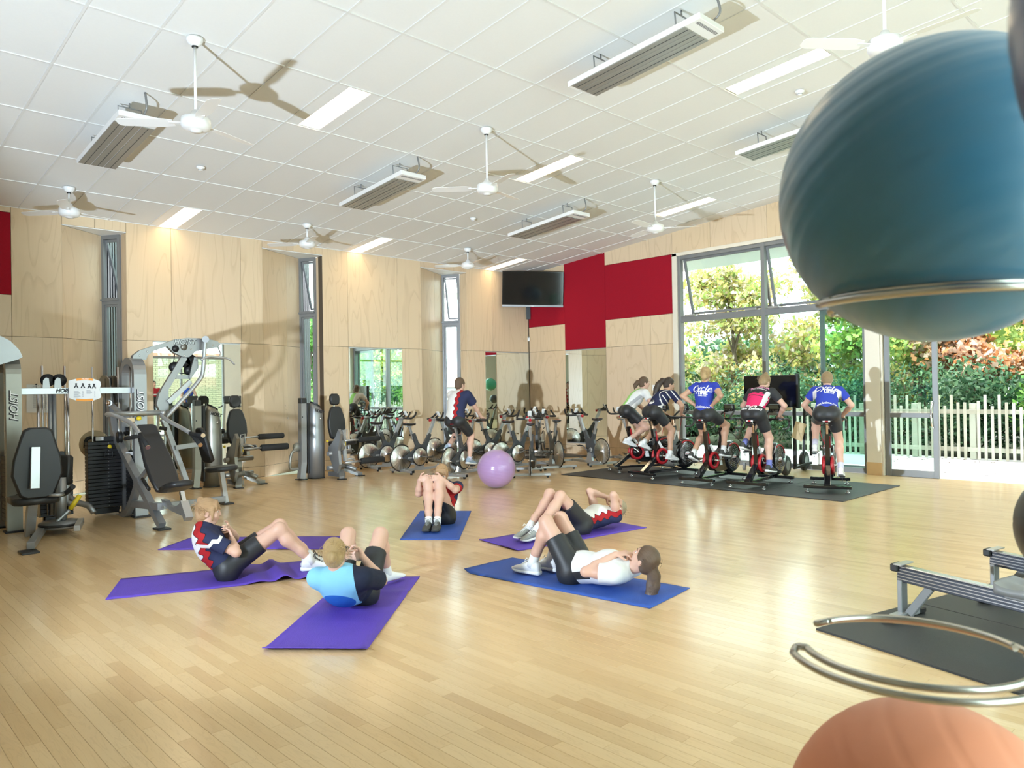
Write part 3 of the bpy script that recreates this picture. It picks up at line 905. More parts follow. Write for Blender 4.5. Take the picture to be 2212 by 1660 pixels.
for u, v, wl, lab in ((523, 995, 'A', 'white wall socket low on the plywood behind the leg machine'),):
    P = W(u, v, x=0); s = wthing('power_socket', lab, 'socket', tuple(P))
    MB().box(P+Vector((.006, 0, 0)), (.012, .12, .075), ch=.003).build('plate', 'white_plastic', s)
    for k in (-1, 1): MB().box(P+Vector((.013, k*.028, .012)), (.006, .012, .02)).build('switch', 'white_plastic', s)
P = W(1413, 838, y=0); s = wthing('light_switch', 'white light switch on the back wall beside the navy-shirted rider', 'switch', tuple(P))
MB().box(P+Vector((0, -.006, 0)), (.075, .012, .12), ch=.003).build('plate', 'white_plastic', s)
MB().box(P+Vector((0, -.013, .01)), (.015, .006, .025)).build('rocker', 'white_plastic', s)
# ================================================================== OUTSIDE
fe = wthing('picket_fence', 'pale timber picket fence along the far edge of the deck', 'fence', (12, 3.65, 0))
for z in (.936, .19): MB().box((12, 3.65, z), (14.1, .045, .085), ch=.004).build('rail', 'fence_wood', fe)
pk = {}
hts = [1.27, 1.12, 1.12, 1.03, 1.15, 1.27, 1.05]
k = 0; x = 5.0
pm2 = {}
while x < 19:
    post = (k % 9 == 4)
    h = 1.10 if post else hts[k % 7]; w = .11 if post else .052
    key = (h, w)
    if key not in pm2:
        me = MB().box((0, 0, h/2), (w, .09 if post else .02, h), ch=.006).mesh('picket'); me.materials.append(S('fence_wood')); pm2[key] = me
    o = bpy.data.objects.new('fence_post' if post else 'picket', pm2[key]); col.objects.link(o); o.parent = fe
    o.location = (x-12, -.045 if not post else .05, 0)
    x += .118; k += 1
# leaf litter on the deck
for i in range(26):
    u, v = random.uniform(1900, 2205), random.uniform(990, 1001) if i > 3 else random.uniform(1020, 1032)
    P = W(u, v, z=0)
    if P.y > 3.55 or P.y < .2: continue
    r = random.uniform(.02, .05); a = random.random()*6
    mb = MB(); pts = [(P.x+r*math.cos(a+t)*(1 if j % 2 else .55), P.y+r*math.sin(a+t)*(1 if j % 2 else .55), .006+.008*(j % 2)) for j, t in enumerate([q*2*PI/8 for q in range(8)])]
    mb.wprism(pts, (0, 0, 1), .002)
    o = mb.build('fallen_leaf', 'leaf_litter', origin=(P.x, P.y, 0)); o.location = (P.x, P.y, 0)
    tag(o, 'small brown fallen leaf lying on the white deck', 'leaf', 'fallen leaves on the deck')

def mat_leaf(name, stops):
    m, nt, b = _new(name)
    g = nt.nodes.new('ShaderNodeNewGeometry')
    c = ramp(nt, g.outputs['Random Per Island'], stops)
    nt.links.new(c, b.inputs['Base Color'])
    b.inputs['Roughness'].default_value = .45
    b.inputs['Specular IOR Level'].default_value = .4
    tr = nt.nodes.new('ShaderNodeBsdfTranslucent'); nt.links.new(c, tr.inputs[0])
    mx = nt.nodes.new('ShaderNodeMixShader'); mx.inputs[0].default_value = .35
    nt.links.new(b.outputs[0], mx.inputs[1]); nt.links.new(tr.outputs[0], mx.inputs[2])
    nt.links.new(mx.outputs[0], nt.nodes['Material Output'].inputs[0])
    return m
MATS['oak_autumn'] = mat_leaf('autumn_oak_leaves', [(0, (.20, .30, .08)), (.25, (.38, .44, .12)), (.45, (.60, .52, .18)), (.6, (.66, .50, .16)), (.78, (.45, .34, .22)), (1, (.60, .52, .44))])
MATS['oak_green'] = mat_leaf('yellow_green_leaves', [(0, (.14, .26, .07)), (.45, (.32, .46, .12)), (.8, (.56, .58, .14)), (1, (.70, .60, .14))])
MATS['hedge'] = mat_leaf('dark_hedge_leaves', [(0, (.02, .07, .03)), (.6, (.06, .15, .07)), (1, (.16, .27, .13))])
MATS['bright'] = mat_leaf('bright_green_leaves', [(0, (.06, .20, .04)), (.6, (.16, .36, .07)), (1, (.30, .48, .12))])
MATS['rust'] = mat_leaf('rust_leaves', [(0, (.35, .12, .03)), (.4, (.45, .20, .08)), (.7, (.46, .32, .24)), (1, (.52, .40, .30))])
def leaves(centers, radii, counts, size, lobed=False):
    """many folded leaves inside ellipsoid clumps -> one mesh"""
    out = []
    for c, r, n in zip(centers, radii, counts):
        d = rng.normal(size=(n, 3)); d /= np.linalg.norm(d, axis=1)[:, None]
        rad = rng.random(n)**(1/2.2)
        out.append(np.array(c)+d*rad[:, None]*np.array(r))
    C = np.concatenate(out); n = len(C)
    a = rng.normal(size=(n, 3)); a[:, 2] -= .4; a /= np.linalg.norm(a, axis=1)[:, None]
    b = np.cross(a, rng.normal(size=(n, 3))); b /= np.linalg.norm(b, axis=1)[:, None]
    nn = np.cross(a, b)
    s = size*(.6+.8*rng.random(n))[:, None]
    if lobed:
        shp = [(0, 0, 0), (.28, .22, .06), (.40, .10, .03), (.62, .30, .10), (1.0, 0, -.05), (.62, -.30, .10), (.40, -.10, .03), (.28, -.22, .06)]
        fc = [(0, 1, 2), (0, 2, 6), (0, 6, 7), (2, 3, 4), (2, 4, 6), (6, 4, 5)]
    else:
        shp = [(0, 0, 0), (.45, .24, .05), (1, 0, -.08), (.45, -.24, .05)]
        fc = [(0, 1, 2), (0, 2, 3)]
    V = np.stack([C+s*(a*p[0]+b*p[1]+nn*p[2]) for p in shp], 1).reshape(-1, 3)
    k = len(shp)
    F = (np.array(fc)[None]+(np.arange(n)*k)[:, None, None]).reshape(-1, 3)
    me = bpy.data.meshes.new('leaves')
    me.vertices.add(len(V)); me.vertices.foreach_set('co', V.ravel().astype(np.float32))
    me.loops.add(F.size); me.loops.foreach_set('vertex_index', F.ravel().astype(np.int32))
    me.polygons.add(len(F)); me.polygons.foreach_set('loop_start', (np.arange(len(F))*3).astype(np.int32))
    me.update(calc_edges=True); me.validate()
    return me
def tree(name, label, base, h, spread, mat, n, size, lobed=True, trunk=.12, group=None, low=1.2, clumps=26, cat='tree'):
    t = wthing(name, label, cat, base, group)
    B0 = Vector(base); tm = MB()
    top = B0+Vector((random.uniform(-.3, .3), random.uniform(-.3, .3), h*.8))
    tp = spline([B0, B0.lerp(top, .35)+Vector((random.uniform(-.2, .2), 0, 0)), B0.lerp(top, .7), top], 4)
    tm.tube(tp, trunk, 8, rs=[trunk*(1-.8*i/(len(tp)-1)) for i in range(len(tp))]); tm.build('trunk', 'bark', t)
    cs, rs, ct = [], [], []
    for k in range(clumps):
        a = random.random()*2*PI; q = math.sqrt(random.random()); z = random.uniform(low, h)
        f = 1-.55*max(0, (z-low)/(h-low))**1.5
        c = B0+Vector((math.cos(a)*q*spread*f, math.sin(a)*q*spread*.7*f, z))
        st = B0.lerp(top, min(.95, max(.15, (z-.4)/h)))
        if k % 2 == 0:
            mid = st.lerp(c, .5)+Vector((0, 0, .15))
            bp = spline([st, mid, c], 4)
            MB().tube(bp, .03, 5, rs=[.035*(1-.8*i/(len(bp)-1)) for i in range(len(bp))]).build('branch', 'bark', t)
        r = random.uniform(.35, .75)
        cs.append(tuple(c)); rs.append((r, r, r*.7)); ct.append(int(n/clumps))
    me = leaves(cs, rs, ct, size, lobed)
    me.transform(Matrix.Translation(-B0))
    o = link('leaves', me, MATS[mat], t); o['kind'] = 'stuff'
    return t
def shrub(name, label, base, r, mat, n, size, group=None, lobed=False, cat='shrub'):
    t = wthing(name, label, cat, base, group); B0 = Vector(base)
    cs, rs, ct = [], [], []
    for k in range(9):
        c = B0+Vector((random.uniform(-.5, .5)*r[0], random.uniform(-.4, .4)*r[1], random.uniform(.25, .75)*r[2]))
        cs.append(tuple(c)); rs.append((r[0]*.42, r[1]*.5, r[2]*.3)); ct.append(n//9)
        MB().tube([B0+Vector((random.uniform(-.05, .05), 0, 0)), c], .015, 5).build('stem', 'bark', t)
    me = leaves(cs, rs, ct, size, lobed); me.transform(Matrix.Translation(-B0))
    o = link('leaves', me, MATS[mat], t); o['kind'] = 'stuff'
# autumn oaks beyond the fence
tree('oak_tree', 'yellow and brown autumn oak behind the left half of the glazing', (1.6, 7.2, -.1), 5.0, 2.3, 'oak_autumn', 9500, .17, group='oaks beyond the fence', low=1.3, clumps=40)
tree('oak_tree', 'tall yellow and green oak behind the middle of the glazing', (4.6, 8.0, -.1), 5.6, 2.2, 'oak_autumn', 9000, .17, group='oaks beyond the fence', low=1.4, clumps=38)
tree('oak_tree', 'green and yellow oak behind the stacked sliding leaf', (6.6, 7.0, -.1), 6.2, 2.0, 'oak_green', 12000, .16, group='oaks beyond the fence', low=1.6, clumps=34)
tree('oak_tree', 'bright yellow-green tree behind the open doorway', (9.6, 7.6, -.1), 6.5, 2.4, 'oak_green', 14000, .16, group='oaks beyond the fence', low=2.0, clumps=38)
tree('oak_tree', 'rust-leaved oak branch behind the sliding door leaf', (8.1, 5.9, -.1), 3.6, 1.5, 'rust', 3600, .17, group='oaks beyond the fence', low=1.7, clumps=16)
tree('oak_tree', 'autumn oak at the far left beyond the back wall', (-2.9, 8.2, -.1), 4.6, 2.2, 'oak_autumn', 5000, .18, group='oaks beyond the fence', low=1.0, clumps=30)
tree('oak_tree', 'yellowing tree outside to the right of the doorway', (12.8, 7.5, -.1), 6.4, 2.6, 'oak_green', 8000, .18, group='oaks beyond the fence', low=1.0, clumps=28)
for i, x in enumerate((-3.5, -1.2, .9, 2.9, 4.9, 6.7)):
    shrub('hedge_shrub', ['dark hedge shrub at the far left outside the glass', 'dark hedge shrub low behind the left glazing edge', 'dark hedge shrub behind the navy-shirted rider', 'dark hedge shrub behind the rider with hands on hips', 'dark hedge shrub behind the standing television', 'dark hedge shrub behind the sliding leaf'][i], (x, 4.95+.25*(i % 2), -.1), (2.5, 1.5, 2.1), 'hedge', 5200, .10, 'hedge shrubs behind the fence')
for i, (x, y, m) in enumerate(((8.3, 4.9, 'hedge'), (9.6, 4.7, 'bright'), (10.9, 5.0, 'bright'), (12.4, 5.1, 'hedge'))):
    shrub('laurel_shrub', ['dark laurel shrub behind the door leaf', 'bright green laurel behind the fence in the open doorway', 'bright green shrub at the right of the open doorway', 'dark shrub outside beyond the doorway'][i], (x, y, -.1), (2.0, 1.5, 2.2), m, 5200, .13, 'laurels behind the fence')
for i in range(6):
    shrub('backdrop_bush', ['first', 'second', 'third', 'fourth', 'fifth', 'sixth'][i]+' tall leafy bush from the left, far behind the oaks', (-7+i*4.4, 11.2, -.1), (5.4, 2.2, 3.4 if i < 3 else 4.4), 'oak_green' if i % 2 else 'hedge', 5000, .30, 'bushes far behind the oaks')
# outside the narrow windows
tree('garden_tree', 'green tree seen through the second narrow window', (-7.4, -2.2, -.1), 3.6, 1.9, 'bright', 7000, .16, low=.6, clumps=24)
nb = wthing('neighbour_house', 'pale distant house roof seen through the third narrow window', 'house', (-22, 14.5, -.1))
MB().box((-22, 14.5, .8), (6, 6, 1.8)).build('wall', 'white_paint', nb)
MB().wprism([(-25.4, 11, 1.7), (-18.6, 11, 1.7), (-22, 11, 3.0)], (0, 1, 0), 7.5).build('roof', 'roof_red', nb)
# brick wing and yard, seen in the left mirror through the right-hand window
bw = wthing('brick_wing', 'pale brick wing of the building across the yard, seen in the mirror', 'building', (20.5, -2, 0))
core = MB(); core.box((20.6, -1.8, 1.6), (.2, 7.2, 3.2)); core.build('wall', 'mortar', bw)
bm_ = MB().box((0, 0, 0), (.05, .285, .076), ch=.004).mesh('brick'); bm_.materials.append(S('brick'))
row = 0; z = .05; cnt = 0; extra = MB()
while z < 3.15:
    y = -5.3+(.15 if row % 2 else 0)
    while y < 1.7:
        if cnt < 298 and z > .3:
            o = bpy.data.objects.new('brick', bm_); col.objects.link(o); o.parent = bw; o.location = (20.49-20.5, y+2, z); cnt += 1
        else: extra.box((20.49, y, z), (.05, .285, .076))
        y += .3
    z += .088*(1 if row >= 0 else 1); row += 1
o = extra.build('bricks', 'brick', bw); o['kind'] = 'stuff'
MB().box((20.6, -1.8, 3.26), (.4, 7.3, .14), ch=.01).build('coping', 'roof_red', bw)
wn = MB(); wn.box((21.6, 2.9, 1.9), (2.2, 2.2, 3.8)); wn.build('rendered_wall', 'concrete', bw)
tree('yard_tree', 'leafy yellow-green tree over the yard, seen in the left mirror', (18.7, 2.2, -.1), 4.6, 1.7, 'oak_green', 6000, .16, low=2.2, clumps=22)
# ================================================================== SPIN BIKES
def saddle_mb(c, L=.27, w=.078):
    mb = MB(); c = Vector(c); n = 14; seg = 12; vs = []
    for i in range(n+1):
        t = i/n; x = -L*.45+L*t
        hw = w*(1-t)**.8*(1-.2*t)+.019 if t > .25 else (w*.93+.02)*math.sqrt(max(.08, 1-((.25-t)/.27)**2))
        hw = min(hw, w)
        zt = .022*(1-.4*t) if t > .1 else .012
        for k in range(seg):
            a = 2*PI*k/seg; s, cc = math.sin(a), math.cos(a)
            vs.append(c+Vector((x, hw*cc*(.82 if s < 0 else 1), (zt if s > 0 else .034)*s+.006*math.cos(t*5))))
    fs = [(i*seg+k, i*seg+(k+1) % seg, (i+1)*seg+(k+1) % seg, (i+1)*seg+k) for i in range(n) for k in range(seg)]
    fs += [tuple(range(seg)), tuple(n*seg+k for k in range(seg))[::-1]]
    return mb.add(vs, fs, True)
def disc_obj(name, c, r, t, mat, parent, hub=.02):
    me = MB().lathe([(0, -t/2-.004), (hub, -t/2-.004), (hub, -t/2), (r*.97, -t/2), (r, -t/4), (r, t/4), (r*.97, t/2), (hub, t/2), (hub, t/2+.004), (0, t/2+.004)], (0, 0, 0), (0, 1, 0), 40, True).mesh(name)
    o = link(name, me, mat, parent); o.location = c
    return o
def pedal(parent, c, s):
    mb = MB(); c = Vector(c)
    mb.box(c+Vector((0, s*.05, 0)), (.085, .07, .022), ch=.005)
    mb.tube(spline([c+Vector((.045, s*.085, 0)), c+Vector((.085, s*.07, .02)), c+Vector((.085, s*.02, .02)), c+Vector((.045, s*.01, 0))], 4), .004, 6)
    mb.tube([c+Vector((-.03, s*.05, .0)), c+Vector((-.02, s*.05, -.055)), c+Vector((.05, s*.05, -.05))], .004, 5)
    return mb.build('pedal', 'black', parent)
def silver_bike():
    b = thing('spin_bike', '', 'exercise bike', (0, 0, 0), 0, 'silver spin bikes round the corner')
    st = MB().box((0, 0, .055), (.065, .68, .042), ch=.004).build('rear_stabilizer', 'bike_silver', b)
    for s in (-1, 1): MB().cyl((0, s*.29, 0), (0, s*.29, .035), .02, .024, 10).build('foot', 'black', st)
    for s in (-1, 1): MB().box((0, s*.342, .055), (.067, .006, .044), ch=.002).build('end_cap', 'black', st)
    st = MB().box((1.0, 0, .055), (.06, .50, .042), ch=.004).build('front_stabilizer', 'bike_silver', b)
    for s in (-1, 1): MB().cyl((1.0, s*.21, 0), (1.0, s*.21, .035), .02, .024, 10).build('foot', 'black', st)
    for s in (-1, 1): MB().lathe([(0, -.012), (.024, -.012), (.026, 0), (.024, .012), (0, .012)], (1.03, s*.23, .075), (0, 1, 0), 12).build('wheel', 'grey_plastic', st)
    MB().bar((.03, 0, .06), (.98, 0, .06), .05, .05, ch=.004).build('base_beam', 'bike_silver', b)
    MB().wprism([(.30, 0, .07), (.50, 0, .07), (.44, 0, .24), (.34, 0, .24)], (0, 1, 0), .05).build('pedestal', 'bike_silver', b)
    # dark Y-shaped frame plate (flywheel arm, seat tube, front tube)
    fp = [(-.015, .285), (.04, .325), (.26, .43), (.29, .50), (.215, .72), (.275, .74), (.35, .56), (.42, .50), (.47, .53), (.60, .72), (.655, .69), (.55, .47), (.535, .30), (.48, .17), (.37, .115), (.27, .17), (.10, .25)]
    MB().prism(fp, (0, -.035, 0), (1, 0, 0), (0, 0, 1), .045).build('frame', 'bike_grey', b)
    MB().box((.16, -.0625, .285), (.11, .004, .028), ch=.001).build('badge_plate', 'silver_light', b)
    MB().bar((.262, -.01, .62), (.172, -.01, .865), .036, .045, up=(1, 0, 0), ch=.004).build('seat_post', 'bike_silver', b)
    MB().box((.155, -.01, .868), (.13, .03, .022), ch=.004).build('seat_slide', 'bike_silver', b)
    k = MB(); k.cyl((.235, .02, .70), (.235, .06, .70), .008, seg=8); k.cyl((.235, .055, .70), (.235, .068, .70), .018, seg=10); k.build('seat_knob', 'black', b)
    saddle_mb((.165, -.01, .915)).build('saddle', 'black_vinyl', b)
    MB().box((.075, -.01, .935), (.05, .07, .008), ch=.003).build('saddle_mark', 'red_plastic', b)
    MB().bar((.60, -.015, .66), (.742, -.015, .955), .05, .062, up=(1, 0, 0), ch=.006).build('handlebar_post', 'silver_light', b)
    k = MB(); k.cyl((.70, .03, .77), (.68, .055, .74), .007, seg=8); k.build('post_lever', 'black', b)
    MB().box((.735, -.015, .963), (.16, .045, .024), ch=.005).build('handlebar_slide', 'silver_light', b)
    MB().lathe([(0, -.02), (.026, -.02), (.03, 0), (.026, .02), (0, .02)], (.655, -.015, .965), (1, 0, 0), 12).build('clamp_knob', 'red_plastic', b)
    hb = MB()
    hb.tube([(.745, -.12, .985), (.745, .09, .985)], .014, 8); hb.build('crossbar', 'silver_light', b)
    for s in (-1, 1):
        y = -.015
        pts = spline([(.745, y+s*.09, .985), (.745, y+s*.17, .982), (.775, y+s*.225, .980), (.85, y+s*.235, .985), (.93, y+s*.225, 1.035), (.975, y+s*.20, 1.095)], 5)
        MB().tube(pts, .019, 9).build('grip', 'black', b)
        pts = spline([(.76, y+s*.07, .985), (.83, y+s*.085, .985), (.90, y+s*.07, 1.04), (.94, y+s*.05, 1.10)], 5)
        MB().tube(pts, .017, 9).build('inner_grip', 'black', b)
    cp = MB().box((.86, -.015, 1.075), (.03, .075, .11), Matrix.Rotation(math.radians(-28), 3, 'Y'), .01).build('console', 'white_plastic', b)
    MB().box((.843, -.015, 1.082), (.006, .052, .062), Matrix.Rotation(math.radians(-28), 3, 'Y')).build('display', 'lcd', cp)
    MB().tube([(.80, -.015, .98), (.855, -.015, 1.03)], .009, 6).build('console_stalk', 'black', b)
    fw = disc_obj('flywheel', (0, .012, .29), .232, .016, MATS['disc'], b, .028)
    rg = MB()
    rg.tube([(.246*math.cos(a), .012, .29+.246*math.sin(a)) for a in [math.radians(50+d) for d in range(0, 300, 8)]], .010, 6)
    rg.build('flywheel_guard', 'black', b)
    MB().cyl((0, -.04, .29), (0, .05, .29), .016, seg=10).build('axle', 'chrome', b)
    cv = disc_obj('crank_disc', (.37, -.068, .295), .158, .014, MATS['disc'], b, .03)
    MB().tube([(.37+.166*math.cos(a), -.066, .295+.166*math.sin(a)) for a in [2*PI*q/40 for q in range(40)]], .010, 6, closed=True).build('crank_disc_rim', 'black', b)
    MB().lathe([(0, -.012), (.04, -.012), (.05, 0), (.04, .012), (0, .012)], (.37, .0, .295), (0, 1, 0), 16).build('bearing', 'silver_light', b)
    MB().cyl((.37, -.11, .295), (.37, .08, .295), .014, seg=10).build('crank_axle', 'bike_grey', b)
    return b
def set_crank(b, ang, lx, lz, ylr, L=.17, mat='silver'):
    """two crank arms with pedals; right side is -y"""
    for s, a in ((-1, ang), (1, ang+PI)):
        y = ylr*s
        e = Vector((lx+L*math.cos(a), y, lz+L*math.sin(a)))
        o = MB().bar((lx, y, lz), e, .016, .028, up=(0, 1, 0), ch=.004).build('crank_arm', mat, b)
        pedal(o, e+Vector((0, s*.012, 0)), s)
SB = [  # rear-stabilizer centre, heading, crank angle, label
 ((.62, -5.06), (0, 1), .4, 'silver spin bike nearest the second leg machine, empty'),
 ((1.64, -5.02), (0, 1), -.1, 'empty silver spin bike right behind the girl hugging her knees'),
 ((.66, -3.49), (0.03, 1), 3.6, 'empty silver spin bike under the third narrow window'),
 ((2.90, -4.90), (-.30, .954), -.75, 'silver spin bike ridden by the person in the white, red and navy shirt'),
 ((1.60, -3.24), (.20, .98), .9, 'empty silver spin bike just in front of the rider in white, red and navy'),
 ((2.62, -3.42), (.05, 1), .3, 'empty silver spin bike left of the corner, behind the purple ball'),
 ((3.95, -3.97), (-.72, .69), -1.2, 'empty silver spin bike seen from behind, right of the purple ball'),
 ((.90, -.50), (.56, -.83), 1.2, 'silver spin bike in the corner facing the other bikes'),
 ((3.47, -2.72), (-.90, .43), 2.8, 'empty silver spin bike right of the one seen from behind'),
 ((3.71, -1.75), (-.97, .22), -2.6, 'empty silver spin bike in front of the mirror on the back wall'),
 ((4.02, -.66), (-.98, .1), 2.2, 'empty silver spin bike closest to the back wall, behind the rider in green and white'),
]
proto = silver_bike(); BIKE = []
for i, (P, h, ca, lab) in enumerate(SB):
    b = proto if i == 0 else None
    if b is None:
        b = copy_tree(proto)
    BIKE.append(b)
for i, (P, h, ca, lab) in enumerate(SB):
    b = BIKE[i]; b['label'] = lab; b.location = (P[0], P[1], 0.011 if i == 7 else 0); b.rotation_euler = (0, 0, math.atan2(h[1], h[0]))
    set_crank(b, ca, .37, .295, .095, mat='silver')
def in_bike(P, h, q, z0=0):
    a = math.atan2(h[1], h[0]); c, s = math.cos(a), math.sin(a)
    return Vector((P[0]+c*q[0]-s*q[1], P[1]+s*q[0]+c*q[1], q[2]+z0))
# towel on the ridden bike
# ---- black and red bikes
def black_bike():
    b = thing('indoor_bike', '', 'exercise bike', (0, 0, 0), 0, 'black and red bikes on the rubber mats')
    for nm, x, w in (('rear_stabilizer', 0, .62), ('front_stabilizer', 1.02, .56)):
        st = MB().box((x, 0, .075), (.07, w, .042), ch=.004).build(nm, 'black_gloss', b)
        for s in (-1, 1):
            f = MB(); f.cyl((x, s*(w/2-.05), .02), (x, s*(w/2-.05), .06), .012, seg=8); f.lathe([(0, 0), (.034, 0), (.03, .012), (.012, .022), (0, .022)], (x, s*(w/2-.05), 0), seg=12); f.build('levelling_foot', 'chrome', st)
    MB().bar((.03, 0, .075), (1.0, 0, .085), .06, .035, ch=.004).build('base_beam', 'black_gloss', b)
    MB().bar((.02, 0, .08), (.37, 0, .34), .065, .085, up=(0, 1, 0), ch=.006).build('rear_leg', 'black_gloss', b)
    MB().bar((1.0, 0, .09), (.92, 0, .30), .07, .085, up=(0, 1, 0), ch=.006).build('front_leg', 'black_gloss', b)
    # swooping frame
    fp = [(.33, .30), (.29, .55), (.245, .80), (.315, .81), (.37, .60), (.46, .50), (.58, .46), (.68, .52), (.735, .66), (.72, .84), (.785, .84), (.82, .62), (.86, .48), (.80, .34), (.60, .26), (.42, .22)]
    MB().prism(fp, (0, 0, 0), (1, 0, 0), (0, 0, 1), .062).build('frame', 'black_gloss', b)
    for s in (-1, 1):
        st = [(.345, .58), (.385, .60), (.50, .44), (.47, .40)]
        MB().prism(st, (0, s*.034, 0), (1, 0, 0), (0, 0, 1), .008).build('white_stripe', 'print_white', b)
        MB().prism([(.325, .60), (.30, .76), (.32, .77), (.355, .62)], (0, s*.034, 0), (1, 0, 0), (0, 0, 1), .008).build('red_stripe', 'red_plastic', b)
        MB().prism([(.70, .62), (.73, .60), (.80, .74), (.775, .77)], (0, s*.034, 0), (1, 0, 0), (0, 0, 1), .008).build('fork_stripe', 'print_white', b)
        # crank cover: red ring round black disc
        MB().tube([(.43+.115*math.cos(a), s*.055, .34+.115*math.sin(a)) for a in [2*PI*q/36 for q in range(36)]], .026, 7, closed=True).build('crank_ring', 'red_plastic', b)
        MB().lathe([(0, .07), (.03, .07), (.035, .062), (.095, .058), (.10, .03), (.10, 0)], (.43, 0, .34), (0, s, 0), 28).build('crank_cover', 'black_gloss', b)
        MB().prism([(.555, .43), (.625, .43), (.655, .25), (.585, .25)], (0, s*.066, 0), (1, 0, 0), (0, 0, 1), .006).build('side_stripe', 'print_white', b)
    MB().prism([(.40, .22), (.42, .46), (.62, .47), (.95, .55), (1.0, .20), (.70, .15), (.50, .16)], (0, 0, 0), (1, 0, 0), (0, 0, 1), .12).build('drive_housing', 'black_gloss', b)
    MB().lathe([(0, -.085), (.15, -.085), (.235, -.075), (.255, -.05), (.255, .05), (.235, .075), (.15, .085), (0, .085)], (.985, 0, .36), (0, 1, 0), 36).build('flywheel_housing', 'black_gloss', b)
    for s in (-1, 1):
        g = MB()
        for rr in (.085, .115, .145, .175):
            for q in range(8):
                a0 = 2*PI*q/8; g.tube([(.985+rr*math.cos(a0+t), s*.086, .36+rr*math.sin(a0+t)) for t in (0, .18, .36, .55)], .0045, 4)
        o = g.build('vent_ring', 'grey_plastic', b); o['kind'] = 'stuff'
        MB().prism([(-.055, -.022), (.055, -.022), (.06, .01), (.02, .032), (-.04, .028)], (.985, s*.089, .36), (1, 0, 0), (0, 0, 1), .005).build('round_badge', 'print_white', b)
        MB().prism([(-.05, -.004), (.055, -.004), (.055, .006), (-.05, .006)], (.985, s*.092, .352), (1, 0, 0), (0, 0, 1), .003).build('badge_bar', 'red_plastic', b)
        MB().tube([(.985+.215*math.cos(a), s*.074, .36+.215*math.sin(a)) for a in [math.radians(20+8*q) for q in range(14)]], .014, 6).build('red_arc', 'red_plastic', b)
    MB().bar((.268, 0, .78), (.245, 0, .945), .03, .038, up=(1, 0, 0), ch=.004).build('seat_post', 'copper_cap', b)
    MB().box((.25, 0, .952), (.13, .04, .02), ch=.004).build('seat_clamp', 'chrome', b)
    for s in (-1, 1): MB().bar((.18, s*.02, .93), (.11, s*.07, .93), .014, .014).build('clamp_lever', 'black', b)
    saddle_mb((.25, 0, .995), .27, .08).build('saddle', 'black_vinyl', b)
    MB().tube([(.128, s*.05*1.0, .985) for s in (-1, -.5, 0, .5, 1)], .010, 6).build('saddle_trim', 'print_white', b)
    MB().box((.124, 0, .985), (.02, .045, .02), ch=.004).build('saddle_tail', 'red_plastic', b)
    MB().bar((.752, 0, .80), (.735, 0, .955), .03, .038, up=(1, 0, 0), ch=.004).build('handlebar_post', 'copper_cap', b)
    MB().box((.76, 0, .962), (.20, .05, .022), ch=.005).build('bar_clamp', 'black', b)
    MB().prism([(-.04, -.22), (.06, -.24), (.10, -.16), (.10, .16), (.06, .24), (-.04, .22), (-.06, .1), (-.06, -.1)], (.79, 0, .985), (1, 0, 0), (0, 1, 0), .022).build('bar_top', 'black', b)
    for s in (-1, 1):
        MB().tube(spline([(.80, s*.22, .985), (.92, s*.235, .985), (1.0, s*.235, .95), (.99, s*.235, .87), (.90, s*.235, .835), (.80, s*.235, .835)], 6), .016, 8).build('drop_bar', 'black', b)
        MB().tube(spline([(.84, s*.09, .985), (.92, s*.10, 1.04), (1.0, s*.09, 1.09), (1.06, s*.05, 1.09)], 5), .016, 8).build('aero_bar', 'black', b)
    cp = MB().box((1.02, 0, 1.155), (.04, .19, .12), Matrix.Rotation(math.radians(-20), 3, 'Y'), .01).build('console', 'black', b)
    MB().box((.998, 0, 1.165), (.006, .15, .06), Matrix.Rotation(math.radians(-20), 3, 'Y')).build('display', 'lcd', cp)
    for k in range(4): MB().box((.995, -.05+k*.034, 1.117), (.008, .014, .010), Matrix.Rotation(math.radians(-20), 3, 'Y')).build('button', 'print_white', cp)
    MB().tube(spline([(1.02, .09, 1.12), (1.06, .12, .95), (1.02, .12, .75), (.95, .06, .6)], 5), .005, 5).build('red_cable', 'red_plastic', b)
    kn = MB(); kn.cyl((.275, .03, .60), (.275, .075, .60), .006, seg=6); kn.cyl((.275, .07, .60), (.275, .085, .60), .016, seg=8); kn.build('adjust_knob', 'chrome', b)
    MB().cyl((.43, -.13, .34), (.43, .13, .34), .012, seg=10).build('crank_axle', 'chrome', b)
    return b
MZ = .014
KB = [
 ((4.53, -2.42), (.52, .85), 2.5, 'black and red bike ridden by the girl in green and white'),
 ((5.49, -2.90), (.20, .98), -.6, 'black and red bike ridden by the girl in the navy patterned shirt'),
 ((6.64, -3.05), (0, 1), .15, 'black and red bike ridden by the girl with hands on hips'),
 ((7.46, -3.00), (-.06, 1), -1.25, 'black and red bike ridden by the person in pink and black'),
 ((8.52, -2.70), (-.36, .93), -1.9, 'black and red bike under the hunched blue rider'),
]
protoK = black_bike(); KBIKE = [protoK]+[copy_tree(protoK) for _ in KB[1:]]
for b, (P, h, ca, lab) in zip(KBIKE, KB):
    b['label'] = lab; b.location = (P[0], P[1], MZ); b.rotation_euler = (0, 0, math.atan2(h[1], h[0]))
    set_crank(b, ca, .43, .34, .125, mat='chrome')
